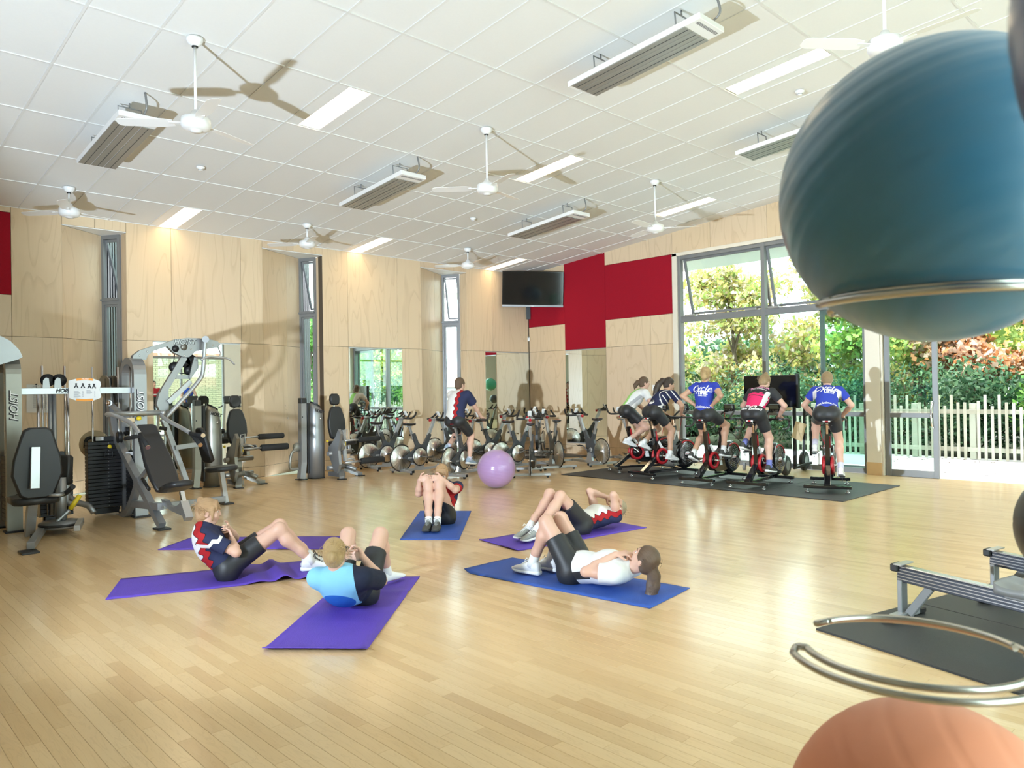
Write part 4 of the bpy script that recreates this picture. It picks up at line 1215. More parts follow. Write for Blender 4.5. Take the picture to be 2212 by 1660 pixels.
# ================================================================== MATS
n = 0
labs = ['rubber floor mat under the green and white rider, wall side', 'rubber floor mat at the front left corner of the bike platform', 'rubber floor mat behind the navy-shirted rider, wall side', 'rubber floor mat in front of the navy-shirted rider', 'rubber floor mat, wall side, under the pink and black rider', 'rubber floor mat, room side, under the pink and black rider', 'rubber floor mat at the back right corner of the bike platform', 'rubber floor mat at the front right corner of the bike platform']
for i in range(4):
    for j in range(2):
        x0, x1 = 4.06+i*1.235, 4.06+(i+1)*1.235; y1 = -1.31-j*1.01; y0 = y1-1.01
        c = ((x0+x1)/2, (y0+y1)/2, 0)
        o = MB().box((0, 0, .0065), (1.231, 1.006, .012), ch=.003).build('rubber_mat', 'rubber'); o.location = c
        tag(o, labs[i*2+j], 'mat', 'rubber mats under the black bikes')
o = MB().wprism([(.12, -1.05, .006), (1.45, -1.55, .006), (2.30, -.22, .006), (.35, -.12, .006)], (0, 0, 1), .010).build('rubber_mat', 'rubber')
tag(o, 'dark rubber mat in the corner under the outward-facing bike', 'mat')
def yoga(name, corners, mat, label, group, bumps=(), curl=None):
    """corners: near-left, near-right, far-right, far-left; soft foam sheet with waves"""
    c = [Vector((a, b, 0)) for a, b in corners]; base = sum(c, Vector())/4; N, Mn = 48, 10; vs = []
    for t in (0, .0055):
        for i in range(N+1):
            for j in range(Mn+1):
                a, b = i/N, j/Mn
                p = c[0].lerp(c[1], b).lerp(c[3].lerp(c[2], b), a)
                z = .001+t+.0008*math.sin(a*40+b*3)
                for (ca, w, h, side) in bumps:
                    e = math.exp(-((a-ca)/w)**2)*h*(b if side > 0 else 1-b if side < 0 else 1); z += e
                if curl:
                    for (end, cb, h) in curl:
                        ee = max(0, 1-(a if end == 0 else 1-a)/.05); z += h*ee*ee*(cb(b))
                vs.append((p.x-base.x, p.y-base.y, z))
    M1 = Mn+1; K = (N+1)*M1; fs = []
    for i in range(N):
        for j in range(Mn):
            q = (i*M1+j, i*M1+j+1, (i+1)*M1+j+1, (i+1)*M1+j); fs.append(tuple(K+x for x in q)); fs.append(q[::-1])
    for i in range(N):
        for j in (0, Mn): a, b = i*M1+j, (i+1)*M1+j; fs.append((a, b, K+b, K+a))
    for j in range(Mn):
        for i in (0, N): a, b = i*M1+j, i*M1+j+1; fs.append((a, b, K+b, K+a))
    o = MB().add(vs, fs, True).build(name, MATS[mat]); o.location = base
    tag(o, label, 'mat', group)
yoga('yoga_mat', [(6.87, -11.433), (7.47, -9.92), (6.87, -9.66), (6.27, -11.15)][:1]+[(6.27, -11.15), (6.84, -9.74), (7.50, -9.90)], 'mat_purple', 'purple exercise mat under the girl in the navy, red and white shirt', 'foam exercise mats', bumps=[(.78, .035, .045, 0), (.66, .05, .018, 0), (.90, .04, .02, -1)])
yoga('yoga_mat', [(8.796, -11.114), (9.252, -10.691), (8.061, -9.407), (7.62, -9.82)], 'mat_purple', 'nearest purple exercise mat, under the girl seen from behind', 'foam exercise mats', bumps=[(.72, .03, .012, 1)], curl=[(0, lambda b: 1, .018)])
yoga('yoga_mat', [(5.281, -10.529), (4.904, -10.07), (6.13, -8.88), (6.58, -9.33)], 'mat_purple', 'empty purple exercise mat behind the girl in navy, red and white', 'foam exercise mats', bumps=[(.5, .2, .006, 0)], curl=[(1, lambda b: max(0, 1-b)*1.0, .10)])
yoga('yoga_mat', [(6.676, -8.626), (7.135, -8.219), (5.86, -6.962), (5.36, -7.385)], 'mat_blue', 'blue exercise mat under the girl hugging her knees', 'foam exercise mats')
yoga('yoga_mat', [(7.306, -8.099), (7.969, -8.199), (8.168, -6.439), (7.52, -6.36)], 'mat_purple', 'purple exercise mat under the girl lying back with hands behind her head', 'foam exercise mats', curl=[(0, lambda b: 1, .008)])
yoga('yoga_mat', [(8.225, -9.069), (8.128, -8.419), (9.864, -8.226), (9.955, -8.858)], 'mat_blue', 'blue exercise mat under the girl in the white polo shirt', 'foam exercise mats', curl=[(0, lambda b: 1-b, .03)])
# ================================================================== BALLS AND RACK
def mat_ball(name, c, rough=.22, ridges=True):
    m, nt, b = _new(name)
    v = coords(nt); n_ = noise(nt, v, 2.0, 2)
    nt.links.new(mix_rgb(nt, n_, tuple(x*.92 for x in c), tuple(min(1, x*1.06) for x in c)), b.inputs['Base Color'])
    b.inputs['Roughness'].default_value = rough; b.inputs['Specular IOR Level'].default_value = .55
    b.inputs['Sheen Weight'].default_value = .15
    return m
def ball(label, c, r, mat, axis, rings, group='exercise balls'):
    """rubber ball with raised rings round its axis"""
    me = MB(); seg, R = 64, 90; ax = Vector(axis).normalized(); e1 = ax.orthogonal().normalized(); e2 = ax.cross(e1); vs = []
    for i in range(R+1):
        th = PI*i/R; rr = r
        for t in rings:
            d = (math.degrees(th)-t)/1.0
            rr -= r*.006*math.exp(-d*d)
        for k in range(seg):
            a = 2*PI*k/seg
            vs.append(ax*(rr*math.cos(th))+(e1*math.cos(a)+e2*math.sin(a))*(rr*math.sin(th)))
    me.add(vs, [(i*seg+k, (i+1)*seg+k, (i+1)*seg+(k+1) % seg, i*seg+(k+1) % seg) for i in range(R) for k in range(seg)], True)
    t = thing('exercise_ball', label, 'ball', c, 0, group)
    me.build('shell', mat, t)
    MB().lathe([(0, r*.004), (.012, r*.004), (.014, 0), (0, -.003)], ax*r, ax, 12).build('valve_plug', 'white_plastic', t)
    return t
RG = [18, 28, 38, 48, 58, 68, 78, 88, 98, 108, 118, 128, 138, 148]
BALLC = Vector((12.511, -11.292, 1.944))
ball('very large glossy blue exercise ball in the upper right foreground', BALLC, .325, mat_ball('blue_ball', (.055, .20, .34), .30), (-.45, .25, .85), RG)
ball('orange exercise ball at the bottom right of the picture', (12.445, -11.195, .447), .325, mat_ball('orange_ball', (.74, .26, .13), .6), (.75, .3, .6), [30, 50, 70, 90, 110, 130, 150])
ball('dark blue exercise ball cut off by the top right edge', (13.170, -12.146, 1.880), .325, mat_ball('navy_ball', (.016, .05, .22), .3), (.2, .1, .97), RG)
ball('shiny lilac exercise ball standing on the floor by the spin bikes', (4.455, -5.235, .297), .297, mat_ball('lilac_ball', (.40, .25, .48), .25), (.1, .2, 1), RG)
_bc = Vector((12.35261918, -8.51622156, .79555487)); _bd = (_bc-Vector(CAM)).normalized()
ball('black exercise ball cut off by the right edge', Vector(CAM)+_bd*2.85, .1973, mat_ball('black_ball', (.02, .02, .02), .4), (0, .2, 1), [60, 90, 120])
ball('green exercise ball on the rack, seen only in the corner mirror', (12.78, -10.25, 1.76), .29, mat_ball('green_ball', (.03, .30, .17), .25), (0, .2, 1), RG)
def ring_pts(c, R, a0, a1, n=40): return [Vector((c[0]+R*math.cos(a), c[1]+R*math.sin(a), c[2])) for a in [a0+(a1-a0)*i/n for i in range(n+1)]]
rk = wthing('ball_rack', 'steel wire ball rack holding the blue and orange balls', 'rack', (12.9, -10.95, 0))
pc = Vector((12.86, -10.93, 0))
MB().cyl(pc, pc+Vector((0, 0, 2.2)), .022, seg=14).build('post', 'steel_wire', rk)
MB().lathe([(0, .012), (.20, .012), (.20, 0), (0, 0)], pc, seg=28).build('base_plate', 'black', rk)
for zc, cc in ((1.704, BALLC), (.915, Vector((12.44, -11.28, 0))), (.207, Vector((12.445, -11.195, 0)))):
    aim = math.atan2(pc.y-cc.y, pc.x-cc.x)
    g = .10
    for R_, dz in ((.262, 0), (.232, .012)):
        pts = ring_pts((cc.x, cc.y, zc+dz), R_, aim+.10, aim+PI-1.0) 
        MB().tube(pts, .0085, 8).build('ring_wire', 'steel_wire', rk)
        pts = ring_pts((cc.x, cc.y, zc+dz), R_, aim-.10, aim-PI+.02)
        MB().tube(pts, .0085, 8).build('ring_wire', 'steel_wire', rk)
    for s, da in ((1, PI-1.0), (-1, -PI+.02)):
        a = aim+da
        p0 = Vector((cc.x+.262*math.cos(a), cc.y+.262*math.sin(a), zc)); p1 = Vector((cc.x+.232*math.cos(a), cc.y+.232*math.sin(a), zc+.012))
        t = Vector((-math.sin(a), math.cos(a), 0))*s
        MB().tube(spline([p0, (p0+p1)/2+t*.022, p1], 6), .0085, 8).build('wire_end', 'steel_wire', rk)
    for s in (-1, 1):
        a = aim+s*.10
        MB().tube([Vector((cc.x+.262*math.cos(a), cc.y+.262*math.sin(a), zc)), Vector((pc.x, pc.y, zc))], .0085, 8).build('ring_arm', 'steel_wire', rk)
rk2 = wthing('ball_rack', 'steel wire ball rack at the right edge under the black ball', 'rack', (13.05, -10.1, 0))
p2 = Vector((13.08, -10.02, 0))
MB().cyl(p2, p2+Vector((0, 0, 2.0)), .022, seg=12).build('post', 'steel_wire', rk2)
MB().lathe([(0, .012), (.20, .012), (.20, 0), (0, 0)], p2, seg=28).build('base_plate', 'black', rk2)
for cc, zc, R_ in (((12.78, -10.25), 1.535, .185), ((12.624, -10.315), .985, .15)):
    MB().tube(ring_pts((cc[0], cc[1], zc), R_, 0, 2*PI*39/40, 39), .0085, 8, closed=True).build('ring_wire', 'steel_wire', rk2)
    v2 = (p2-Vector((cc[0], cc[1], 0))).normalized()
    MB().tube([Vector((cc[0], cc[1], zc))+v2*R_, Vector((p2.x, p2.y, zc))], .0085, 8).build('ring_arm', 'steel_wire', rk2)
rk3 = wthing('ball_rack', 'steel wire ball rack beside the camera under the dark blue ball', 'rack', (13.5, -11.9, 0))
p3 = Vector((13.52, -11.93, 0))
MB().cyl(p3, p3+Vector((0, 0, 2.1)), .022, seg=12).build('post', 'steel_wire', rk3)
MB().lathe([(0, .012), (.20, .012), (.20, 0), (0, 0)], p3, seg=28).build('base_plate', 'black', rk3)
MB().tube(ring_pts((13.17, -12.146, 1.665), .24, 0, 2*PI*39/40, 39), .0085, 8, closed=True).build('ring_wire', 'steel_wire', rk3)
MB().tube([Vector((13.17, -12.146, 1.665))+Vector((.35, .216, 0)).normalized()*.24, Vector((p3.x, p3.y, 1.665))], .0085, 8).build('ring_arm', 'steel_wire', rk3)
# ================================================================== ROWERS
def rower(tail, d, label, seat_at):
    d = Vector((d[0], d[1], 0)).normalized(); s = Vector((-d.y, d.x, 0)); T0 = Vector((tail[0], tail[1], .016))
    r = wthing('rowing_machine', label, 'rowing machine', tuple(T0), 'rowing machines by the open door')
    Z = lambda z: Vector((0, 0, z))
    a, e = T0+Z(.275), T0+d*1.42+Z(.205)
    MB().bar(a, e, .05, .095, ch=.004).build('rail', 'rail_dark', r)
    MB().bar(a+Z(.052), e+Z(.052), .062, .010, ch=.003).build('rail_top', 'rail_alu', r)
    for sg in (-1, 1):
        for k in range(4): 
            q = s*sg*.0265+Z(.032-.02*k)
            MB().bar(a+q, e+q, .004, .006).build('rail_rib', 'rail_alu', r)
    MB().box(T0+Z(.315)-d*.01, (.05, .10, .05), Matrix((d, s, Vector((0, 0, 1)))).transposed(), .008).build('tail_cap', 'black', r)
    MB().box(T0+Z(.345)+d*.03, (.05, .16, .008), Matrix((d, s, Vector((0, 0, 1)))).transposed(), .002).build('tail_handle', 'silver_light', r)
    MB().bar(T0+d*.02+Z(.02), T0+d*.02+Z(.24), .075, .03, up=d, ch=.004).build('tail_leg', 'silver', r)
    MB().bar(T0+d*.06+Z(.02), T0+d*.20+Z(.22), .05, .03, up=s, ch=.004).build('tail_strut', 'grey_plastic', r)
    ft = MB().bar(T0+d*.03-s*.19+Z(.017), T0+d*.03+s*.19+Z(.017), .06, .034, ch=.004).build('tail_foot', 'silver_light', r)
    for sg in (-1, 1): MB().box(T0+d*.03+s*sg*.17+Z(.017), (.075, .07, .036), Matrix((d, s, Vector((0, 0, 1)))).transposed(), .006).build('end_block', 'black', ft)
    sp = T0+d*seat_at+Z(.30)
    R3 = Matrix((d, s, Vector((0, 0, 1)))).transposed()
    mb = MB()
    vs = []; n1, n2 = 12, 14
    for t in (0, 1):
        for i in range(n1+1):
            for j in range(n2+1):
                x, y = -1+2*i/n1, -1+2*j/n2
                rr = 1-.12*(abs(x)**4+abs(y)**4)
                z = .045+.02*x*x-.018*(1-abs(abs(y)-.45)*1.8 if abs(abs(y)-.45) < .55 else 0)*(1 if x > -.5 else .3) if t else 0
                vs.append(sp+d*(x*.13*rr)+s*(y*.17*rr)+Z(z))
    K = (n1+1)*(n2+1); q = lambda i, j: i*(n2+1)+j; fs = []
    for i in range(n1):
        for j in range(n2): fs += [(K+q(i, j), K+q(i+1, j), K+q(i+1, j+1), K+q(i, j+1)), (q(i, j), q(i, j+1), q(i+1, j+1), q(i+1, j))]
    for i in range(n1):
        for j in (0, n2): fs.append((q(i, j), q(i+1, j), K+q(i+1, j), K+q(i, j)))
    for j in range(n2):
        for i in (0, n1): fs.append((q(i, j), q(i, j+1), K+q(i, j+1), K+q(i, j)))
    mb.add(vs, fs, True).build('seat', 'grey_plastic', r)
    MB().box(sp-Z(.02), (.16, .10, .04), R3, .006).build('seat_carriage', 'grey_plastic', r)
    c = T0+d*1.75+Z(.30)
    MB().lathe([(0, -.08), (.2, -.08), (.25, -.05), (.25, .05), (.2, .08), (0, .08)], c, s, 28).build('flywheel_cage', 'black', r)
    MB().bar(T0+d*1.40+Z(.18), c, .06, .08).build('front_beam', 'grey_plastic', r)
    MB().bar(T0+d*1.85-s*.28+Z(.02), T0+d*1.85+s*.28+Z(.02), .06, .04).build('front_foot', 'black', r)
    MB().bar(T0+d*1.85+Z(.02), c, .04, .05, up=d).build('front_leg', 'grey_plastic', r)
    MB().bar(c+Z(.1), c+Z(.72)-d*.25, .03, .03, up=d).build('monitor_arm', 'black', r)
    MB().box(c+Z(.74)-d*.27, (.03, .18, .14), R3, .01).build('monitor', 'grey_plastic', r)
    for sg in (-1, 1): MB().bar(T0+d*1.22+s*sg*.11+Z(.20), T0+d*1.40+s*sg*.11+Z(.42), .10, .02, up=s).build('footplate', 'black', r)
    return r
RD = (.985, -.17)
rower((11.25, -7.92), RD, 'nearer rowing machine with a silver rail, tail end towards the room', .72)
rower((11.56, -7.05), RD, 'farther rowing machine with a silver rail beside the open door', .50)
def rmat(c, lab):
    d = Vector((RD[0], RD[1], 0)).normalized(); s = Vector((-d.y, d.x, 0)); c = [Vector((x[0], x[1], .0065)) for x in c]
    b = sum(c, Vector())/4; b.z = 0
    o = MB().wprism(c, (0, 0, 1), .012).build('rubber_mat', 'rubber', origin=tuple(b)); o.location = b
    tag(o, lab, 'mat', 'rubber mats under the rowing machines')
P0 = Vector((10.969, -8.527)); P1 = Vector((11.95, -8.775)); eu = (P1-P0).normalized(); ev = Vector((-eu.y, eu.x))
eu2 = Vector((.97, -.235)).normalized()
rmat([P0, P0+eu*1.98, P0+eu*1.98+ev*1.03, P0+ev*1.03], 'black rubber mat under the nearer rowing machine')
rmat([P0+ev*1.04+eu*.0, P0+ev*1.04+eu*1.98, P0+ev*2.07+eu*1.98, P0+ev*2.07], 'black rubber mat between the two rowing machines')
rmat([P0+ev*2.08+eu*.22, P0+ev*2.08+eu*1.98, P0+ev*3.0+eu*1.98, P0+ev*3.0+eu*.22], 'black rubber mat beyond the farther rowing machine')
# ================================================================== TELEVISION TROLLEY
tt = wthing('tv_trolley', 'black flat screen on a wheeled trolley in front of the bikes', 'television', (6.7, -.55, 0))
A0, A1 = W(1607, 846, y=-.72), W(1721, 846, y=-.60)
c = (A0+A1)/2; exx = (A1-A0).normalized(); exx.z = 0; exx.normalize(); nn = Vector((exx.y, -exx.x, 0)); R3 = Matrix((exx, -nn, Vector((0, 0, 1)))).transposed()
wS = (A1-A0).length; hS = .56; c.z = W(1660, 846, y=-.66).z
MB().box(c-nn*.03, (wS, .06, hS), R3, .006).build('casing', 'black_gloss', tt)
MB().box(c+nn*.003, (wS-.03, .008, hS-.04), R3).build('screen', 'screen', tt)
MB().box(c+nn*.002-Vector((0, 0, hS/2+.03)), (wS*.8, .03, .05), R3, .004).build('lower_bezel', 'wood_rack', tt)
MB().box(c+exx*wS*.5-nn*.05, (.05, .10, hS+.04), R3, .004).build('side_frame', 'black', tt)
for a in (-.42, .42):
    MB().bar(c+exx*a*wS-nn*.08-Vector((0, 0, c.z-.06)), c+exx*a*wS-nn*.08+Vector((0, 0, hS/2)), .05, .05, up=exx, ch=.004).build('upright', 'black', tt)
MB().bar(c-exx*.42*wS-nn*.08-Vector((0, 0, c.z-.12)), c+exx*.42*wS-nn*.08-Vector((0, 0, c.z-.12)), .04, .05).build('lower_bar', 'black', tt)
for k, (u, v) in enumerate(((1697, 1006), (1737, 996))):
    P = W(u, v, z=.17)
    for nm, pr, m_ in (('tyre', [(.09, -.045), (.14, -.05), (.165, -.03), (.17, 0), (.165, .03), (.14, .05), (.09, .045)], 'black'), ('wheel_rim', [(0, -.03), (.05, -.03), (.09, -.045), (.095, 0), (.09, .045), (.05, .03), (0, .03)], 'silver')):
        MB().lathe(pr, P, exx if True else nn, 28).build(nm, m_, tt)
for k, (u, v) in enumerate(((1608, 1010),)):
    P = W(u, v, z=.05); 
    MB().lathe([(0, -.02), (.045, -.02), (.05, 0), (.045, .02), (0, .02)], P, exx, 16).build('castor', 'grey_plastic', tt)
    MB().box(P+Vector((0, 0, .06)), (.05, .05, .05), R3).build('castor_fork', 'silver', tt)
for a in (-1, 0, 1):
    p0 = W(1744+a*8, 985, y=-.25); p1 = W(1746+a*8, 880, y=-.25)
    if a: MB().bar(p0, p1, .035, .035, up=exx).build('handle_upright', 'black', tt)
MB().tube([W(1722, 850, y=-.5), W(1752, 882, y=-.25), W(1752, 985, y=-.25)], .014, 8).build('brace', 'black', tt)
for s in (0, 1): MB().tube([W(1738+s*6, 900-s*3, y=-.25), W(1757+s*4, 888-s*2, y=-.4)], .015, 8).build('handle_grip', 'black', tt)
MB().bar(W(1715, 1012, y=-.62), W(1752, 1000, y=-.2), .04, .04).build('axle_bar', 'black', tt)
cb = MB().wprism([W(1719, 910, y=-.62), W(1742, 917, y=-.55), W(1732, 955, y=-.55), W(1709, 945, y=-.62)], (.5, -.85, 0), .006).build('card_sheet', 'card')
cbase = W(1725, 930, y=-.6); 
tag(cb, 'brown card sheet hanging on the television trolley', 'card')
# ================================================================== GYM MACHINES
def sweep(mb, pts, w, h, side):
    """bent rectangular tube: w along side, h across"""
    P = [Vector(p) for p in pts]; sd = Vector(side).normalized(); n = len(P); vs = []
    for i in range(n):
        t0 = (P[i]-P[i-1]).normalized() if i else None; t1 = (P[i+1]-P[i]).normalized() if i < n-1 else None
        t = ((t0 or t1)+(t1 or t0)).normalized(); k = 1.0
        if t0 and t1: k = 1/max(.5, t.dot(t0))
        nn = sd.cross(t).normalized()
        for a, b in ((-1, -1), (1, -1), (1, 1), (-1, 1)): vs.append(P[i]+sd*a*w/2+nn*b*h/2*k)
    fs = [(i*4+j, i*4+(j+1) % 4, i*4+4+(j+1) % 4, i*4+4+j) for i in range(n-1) for j in range(4)]+[(0, 1, 2, 3), tuple((n-1)*4+j for j in (3, 2, 1, 0))]
    return mb.add(vs, fs)
def pad(mb, c, ax, ay, prof, th, e=.018):
    """cushion: outline prof [(along ax, half width along ay)], rounded edge, thickness th"""
    c, ax, ay = Vector(c), Vector(ax).normalized(), Vector(ay).normalized(); n = ax.cross(ay).normalized()
    out = [(a, b) for a, b in prof]+[(a, -b) for a, b in prof[::-1]]
    ca = sum(a for a, b in out)/len(out)
    L = []
    for off, z in ((e, -th/2), (0, -th/2+e*.8), (0, th/2-e*.8), (e, th/2)):
        L.append([c+ax*(ca+(a-ca)*(1-off/max(.05, abs(prof[0][0]-prof[-1][0])/2)))+ay*(b*(1-off/max(.03, abs(b))) if abs(b) > .03 else b)+n*z for a, b in out])
    k = len(out); vs = [p for l in L for p in l]
    fs = [(i*k+j, i*k+(j+1) % k, (i+1)*k+(j+1) % k, (i+1)*k+j) for i in range(3) for j in range(k)]
    return mb.add(vs, fs+[tuple(range(k))[::-1], tuple(3*k+j for j in range(k))], [True]*(3*k)+[False, False])
Vz = Vector((0, 0, 1))
mg = wthing('multi_gym', 'silver multi-station weights machine with towers, pulleys and black pads at the left', 'gym machine', (3.0, -10.2, 0))
def part(name, mb, mat, parent=mg): return mb.build(name, mat, parent)
def arch(yc, x0, x1, zt, name='tower'):
    R = (x1-x0)/2
    pts = [(x1, yc, .02), (x1, yc, zt-R*.75)]
    pts += [(x1-R+R*math.cos(a), yc, zt-R*.75+R*.75*math.sin(a)) for a in [PI*k/12 for k in range(1, 12)]]
    pts += [(x0, yc, zt-R*.75), (x0, yc, .02)]
    o = part(name, sweep(MB(), pts, .15, .085, (0, 1, 0)), 'champagne' if yc < -11 else 'silver')
    for x in (x0, x1): part('tower_foot', MB().box((x, yc, .01), (.16, .20, .02), ch=.003), 'black', o)
    f = flat_text('HOIST', .115, (x1+.043, yc, 1.42), (0, 0, 1), (0, -1, 0), 'ink', o, shear=.25, bold=.006, lift=.003)
    flat_text('HOIST', .115, (x1+.043, yc+.006, 1.424), (0, 0, 1), (0, -1, 0), 'print_white', o, shear=.25, lift=.005)
    for z in (.4, .9, 1.15, 1.7):
        for s in (-1, 1): part('bolt', MB().lathe([(0, 0), (.010, 0), (.008, .006), (0, .006)], (x1-.03, yc+s*.075, z), (0, s, 0), 8), 'chrome', o)
    return o
arch(-11.31, 2.5, 2.98, 1.97); arch(-9.97, 2.52, 3.0, 1.97)
# head plate over the left tower
def PX(u, v, x): return W(u, v, x=x)
part('head_plate', MB().wprism([PX(u, v, 2.98) for u, v in ((-60, 715), (0, 727), (20, 737), (40, 757), (47, 772), (38, 777), (0, 788), (-60, 795))], (1, 0, 0), .10), 'silver')
# cross beam with pulleys
part('cross_beam', MB().bar((2.9, -11.25, 1.595), (2.9, -10.0, 1.595), .06, .075, ch=.004), 'silver_light')
flat_text('HOIST', .06, (2.933, -10.79, 1.597), (0, 1, 0), (0, 0, 1), 'ink', mg, shear=.25, bold=.003)
for u in (103, 128):
    c = PX(u, 822, 2.88)
    pl_ = part('pulley_bracket', MB().wprism([PX(u-11, 838, 2.92), PX(u-10, 822, 2.92), PX(u-4, 816, 2.92), PX(u+2, 818, 2.92), PX(u+5, 838, 2.92)], (1, 0, 0), .012), 'silver')
    part('pulley_bracket', MB().wprism([PX(u-11, 838, 2.80), PX(u-10, 822, 2.80), PX(u-4, 816, 2.80), PX(u+2, 818, 2.80), PX(u+5, 838, 2.80)], (1, 0, 0), .012), 'silver')
    part('pulley', MB().lathe([(0, -.02), (.075, -.02), (.06, 0), (.075, .02), (0, .02)], c, (1, 0, 0), 20), 'black')
for u, r in ((82, .018), (99, .006), (108, .022), (117, .022), (146, .018)):
    p0 = PX(u, 846, 2.8); part('guide_rod', MB().cyl((2.8, p0.y, .12), (2.8, p0.y, 1.58), r, seg=10), 'chrome' if r < .02 else 'silver')
# weight stacks
def stack(cx, cy, n, w, dpt, z0=.10, pin=True):
    o = part('stack_base', MB().box((cx, cy, z0-.045), (dpt*.5, w*.6, .07)), 'black')
    for k in range(n):
        part('weight_plate', MB().box((cx, cy, z0+.023+k*.047), (dpt, w, .042), ch=.003), 'black', o)
    part('top_block', MB().box((cx, cy, z0+n*.047+.03), (dpt*.85, w*.55, .06), ch=.004), 'black', o)
    for s in (-1, 1): part('guide_rod', MB().cyl((cx, cy+s*w*.33, .05), (cx, cy+s*w*.33, 1.9), .012, seg=10), 'chrome', o)
    part('cable', MB().cyl((cx, cy, z0+n*.047+.05), (cx, cy, 1.75), .004, seg=6), 'black', o)
    if pin:
        part('selector_pin', MB().lathe([(0, 0), (.025, 0), (.025, .025), (.012, .03), (0, .03)], (cx+dpt/2, cy+.02, z0+n*.047-.07), (1, 0, 0), 14), 'yellow', o)
        part('pin_lanyard', MB().tube(spline([(cx+dpt/2+.02, cy+.02, z0+n*.047-.07), (cx+dpt/2+.03, cy-.05, z0+n*.047-.18), (cx+dpt/2+.03, cy+.05, z0+n*.047-.2), (cx+dpt/2+.01, cy+.03, z0+n*.047-.03)], 5), .006, 6), 'black', o)
        h = MB()
        for k in range(n): h.box((cx+dpt/2+.001, cy+.01, z0+.023+k*.047), (.002, .008, .012))
        q = part('pin_holes', h, 'grey_plastic', o); q['kind'] = 'stuff'
        part('warning_sticker', MB().box((cx+dpt*.43, cy-.09, z0+n*.047+.035), (.004, .09, .045)), 'paper', o)
stack(2.45, -10.21, 18, .46, .14)
stack(2.72, -10.85, 15, .36, .14, pin=False)
stack(2.76, -9.97, 14, .11, .30, pin=True)
stack(2.74, -11.31, 16, .11, .30, pin=False)
# instruction placard
pcn = [PX(u, v, 2.95) for u, v in ((148, 823), (165, 818.5), (183, 817), (201, 818.5), (216, 824), (218, 832), (214, 842), (218, 852), (217, 860), (201, 866), (184, 867.5), (165, 866), (149, 860), (148, 842))]
pk_ = part('placard', MB().wprism(pcn, (1, 0, 0), .012), 'paper')
for vv in ((818.5, 817, 818.5, 823, 821.5, 823), (866, 867.5, 866, 861.5, 862.5, 861.5)):
    part('orange_band', MB().wprism([PX(165, vv[0], 2.9575), PX(183, vv[1], 2.9575), PX(201, vv[2], 2.9575), PX(201, vv[3], 2.9575), PX(183, vv[4], 2.9575), PX(165, vv[5], 2.9575)], (1, 0, 0), .004), 'orange', pk_)
flat_text('HOIST', .028, PX(184, 819.2, 2.961), (0, 1, 0), Vz, 'print_white', pk_, shear=.25)
q = MB()
for (u0, v0, du, n) in ((160, 846, 14, 7), (187, 844, 12, 4), (178, 846, 3, 6), (204, 846, 2, 6)):
    for k in range(n):
        a = PX(u0, v0+k*2.1, 2.958); b = PX(u0+du*(.7+.3*((k*7) % 3)/2), v0+k*2.1, 2.958); q.bar(a, b, .003, .006)
o = part('printed_lines', q, 'ink_grey', pk_); o['kind'] = 'stuff'
for u, v in ((164.5, 834), (179, 834), (193, 835), (203, 835)):
    q = MB(); c = PX(u, v, 2.9585)
    q.bar(c+Vector((0, -.02, -.025)), c+Vector((0, 0, .01)), .003, .012); q.bar(c+Vector((0, .02, -.025)), c+Vector((0, 0, .01)), .003, .012); q.sphere(c+Vector((0, 0, .022)), .011, 8, 6)
    part('printed_figure', q, 'ink', pk_)
# ---- chest press, along X at y = -10.1
PYp = lambda u, v, y=-10.1: W(u, v, y=y)
part('press_frame', sweep(MB(), [PYp(233, 838), PYp(241, 890), PYp(247, 935), PYp(262, 968), PYp(350, 1137)], .075, .085, (0, 1, 0)), 'silver')
part('press_foot', MB().box((4.13, -10.1, .01), (.20, .14, .02), ch=.003), 'black')
cap = [PYp(u, v) for u, v in ((225, 842), (224, 822), (231, 812), (240, 812), (247, 820), (251, 868), (238, 872))]
for s in (-.055, .055): part('pulley_cheek', MB().wprism([p+Vector((0, s, 0)) for p in cap], (0, 1, 0), .012), 'silver')
part('pulley', MB().lathe([(0, -.02), (.07, -.02), (.055, 0), (.07, .02), (0, .02)], PYp(235, 824), (0, 1, 0), 20), 'black')
part('base_tube', sweep(MB(), [PYp(158, 1127, -10.3), PYp(230, 1121, -10.15), PYp(262, 1118), PYp(276, 1108), PYp(286, 1085), PYp(303, 1035)], .07, .08, (0, 1, 0)), 'silver')
part('base_sticker', MB().box(PYp(239, 1121)+Vector((.0, -.062, 0)), (.06, .003, .05)), 'paper')
part('cross_strut', MB().bar(PYp(284, 1088), PYp(347, 1095), .065, .085, ch=.004), 'silver')
part('gas_strut', MB().cyl(PYp(308, 1035, -10.15), PYp(322, 1058, -10.15), .02, seg=10), 'black')
# back pad, seat pad
pt, pb = W(313, 917, y=-10.05), W(366, 1066, y=-10.05); ax = (pt-pb).normalized()
pad(part_mb := MB(), (pt+pb)/2, ax, (0, 1, 0), [(-.52, .08), (-.50, .13), (-.30, .155), (-.1, .16), (.35, .125), (.50, .115), (.53, .08)], .065); part('back_pad', part_mb, 'black_vinyl')
part('pad_bracket', MB().bar((pt+pb)/2-Vector((.06, 0, .05)), PYp(300, 1040), .05, .05), 'silver')
s0, s1 = W(362, 1062, y=-10.05), W(404, 1040, y=-10.05)
ax2 = (s1-s0).normalized()
pad(m2 := MB(), (s0+s1)/2-Vector((0, 0, .0)), ax2, (0, 1, 0), [(-.19, .10), (-.16, .145), (.05, .15), (.17, .12), (.2, .07)], .07); part('seat_pad', m2, 'black_vinyl')
part('seat_post', MB().bar(W(392, 1062, y=-10.05), W(399, 1092, y=-10.05), .045, .045, up=(0, 1, 0), ch=.003), 'chrome')
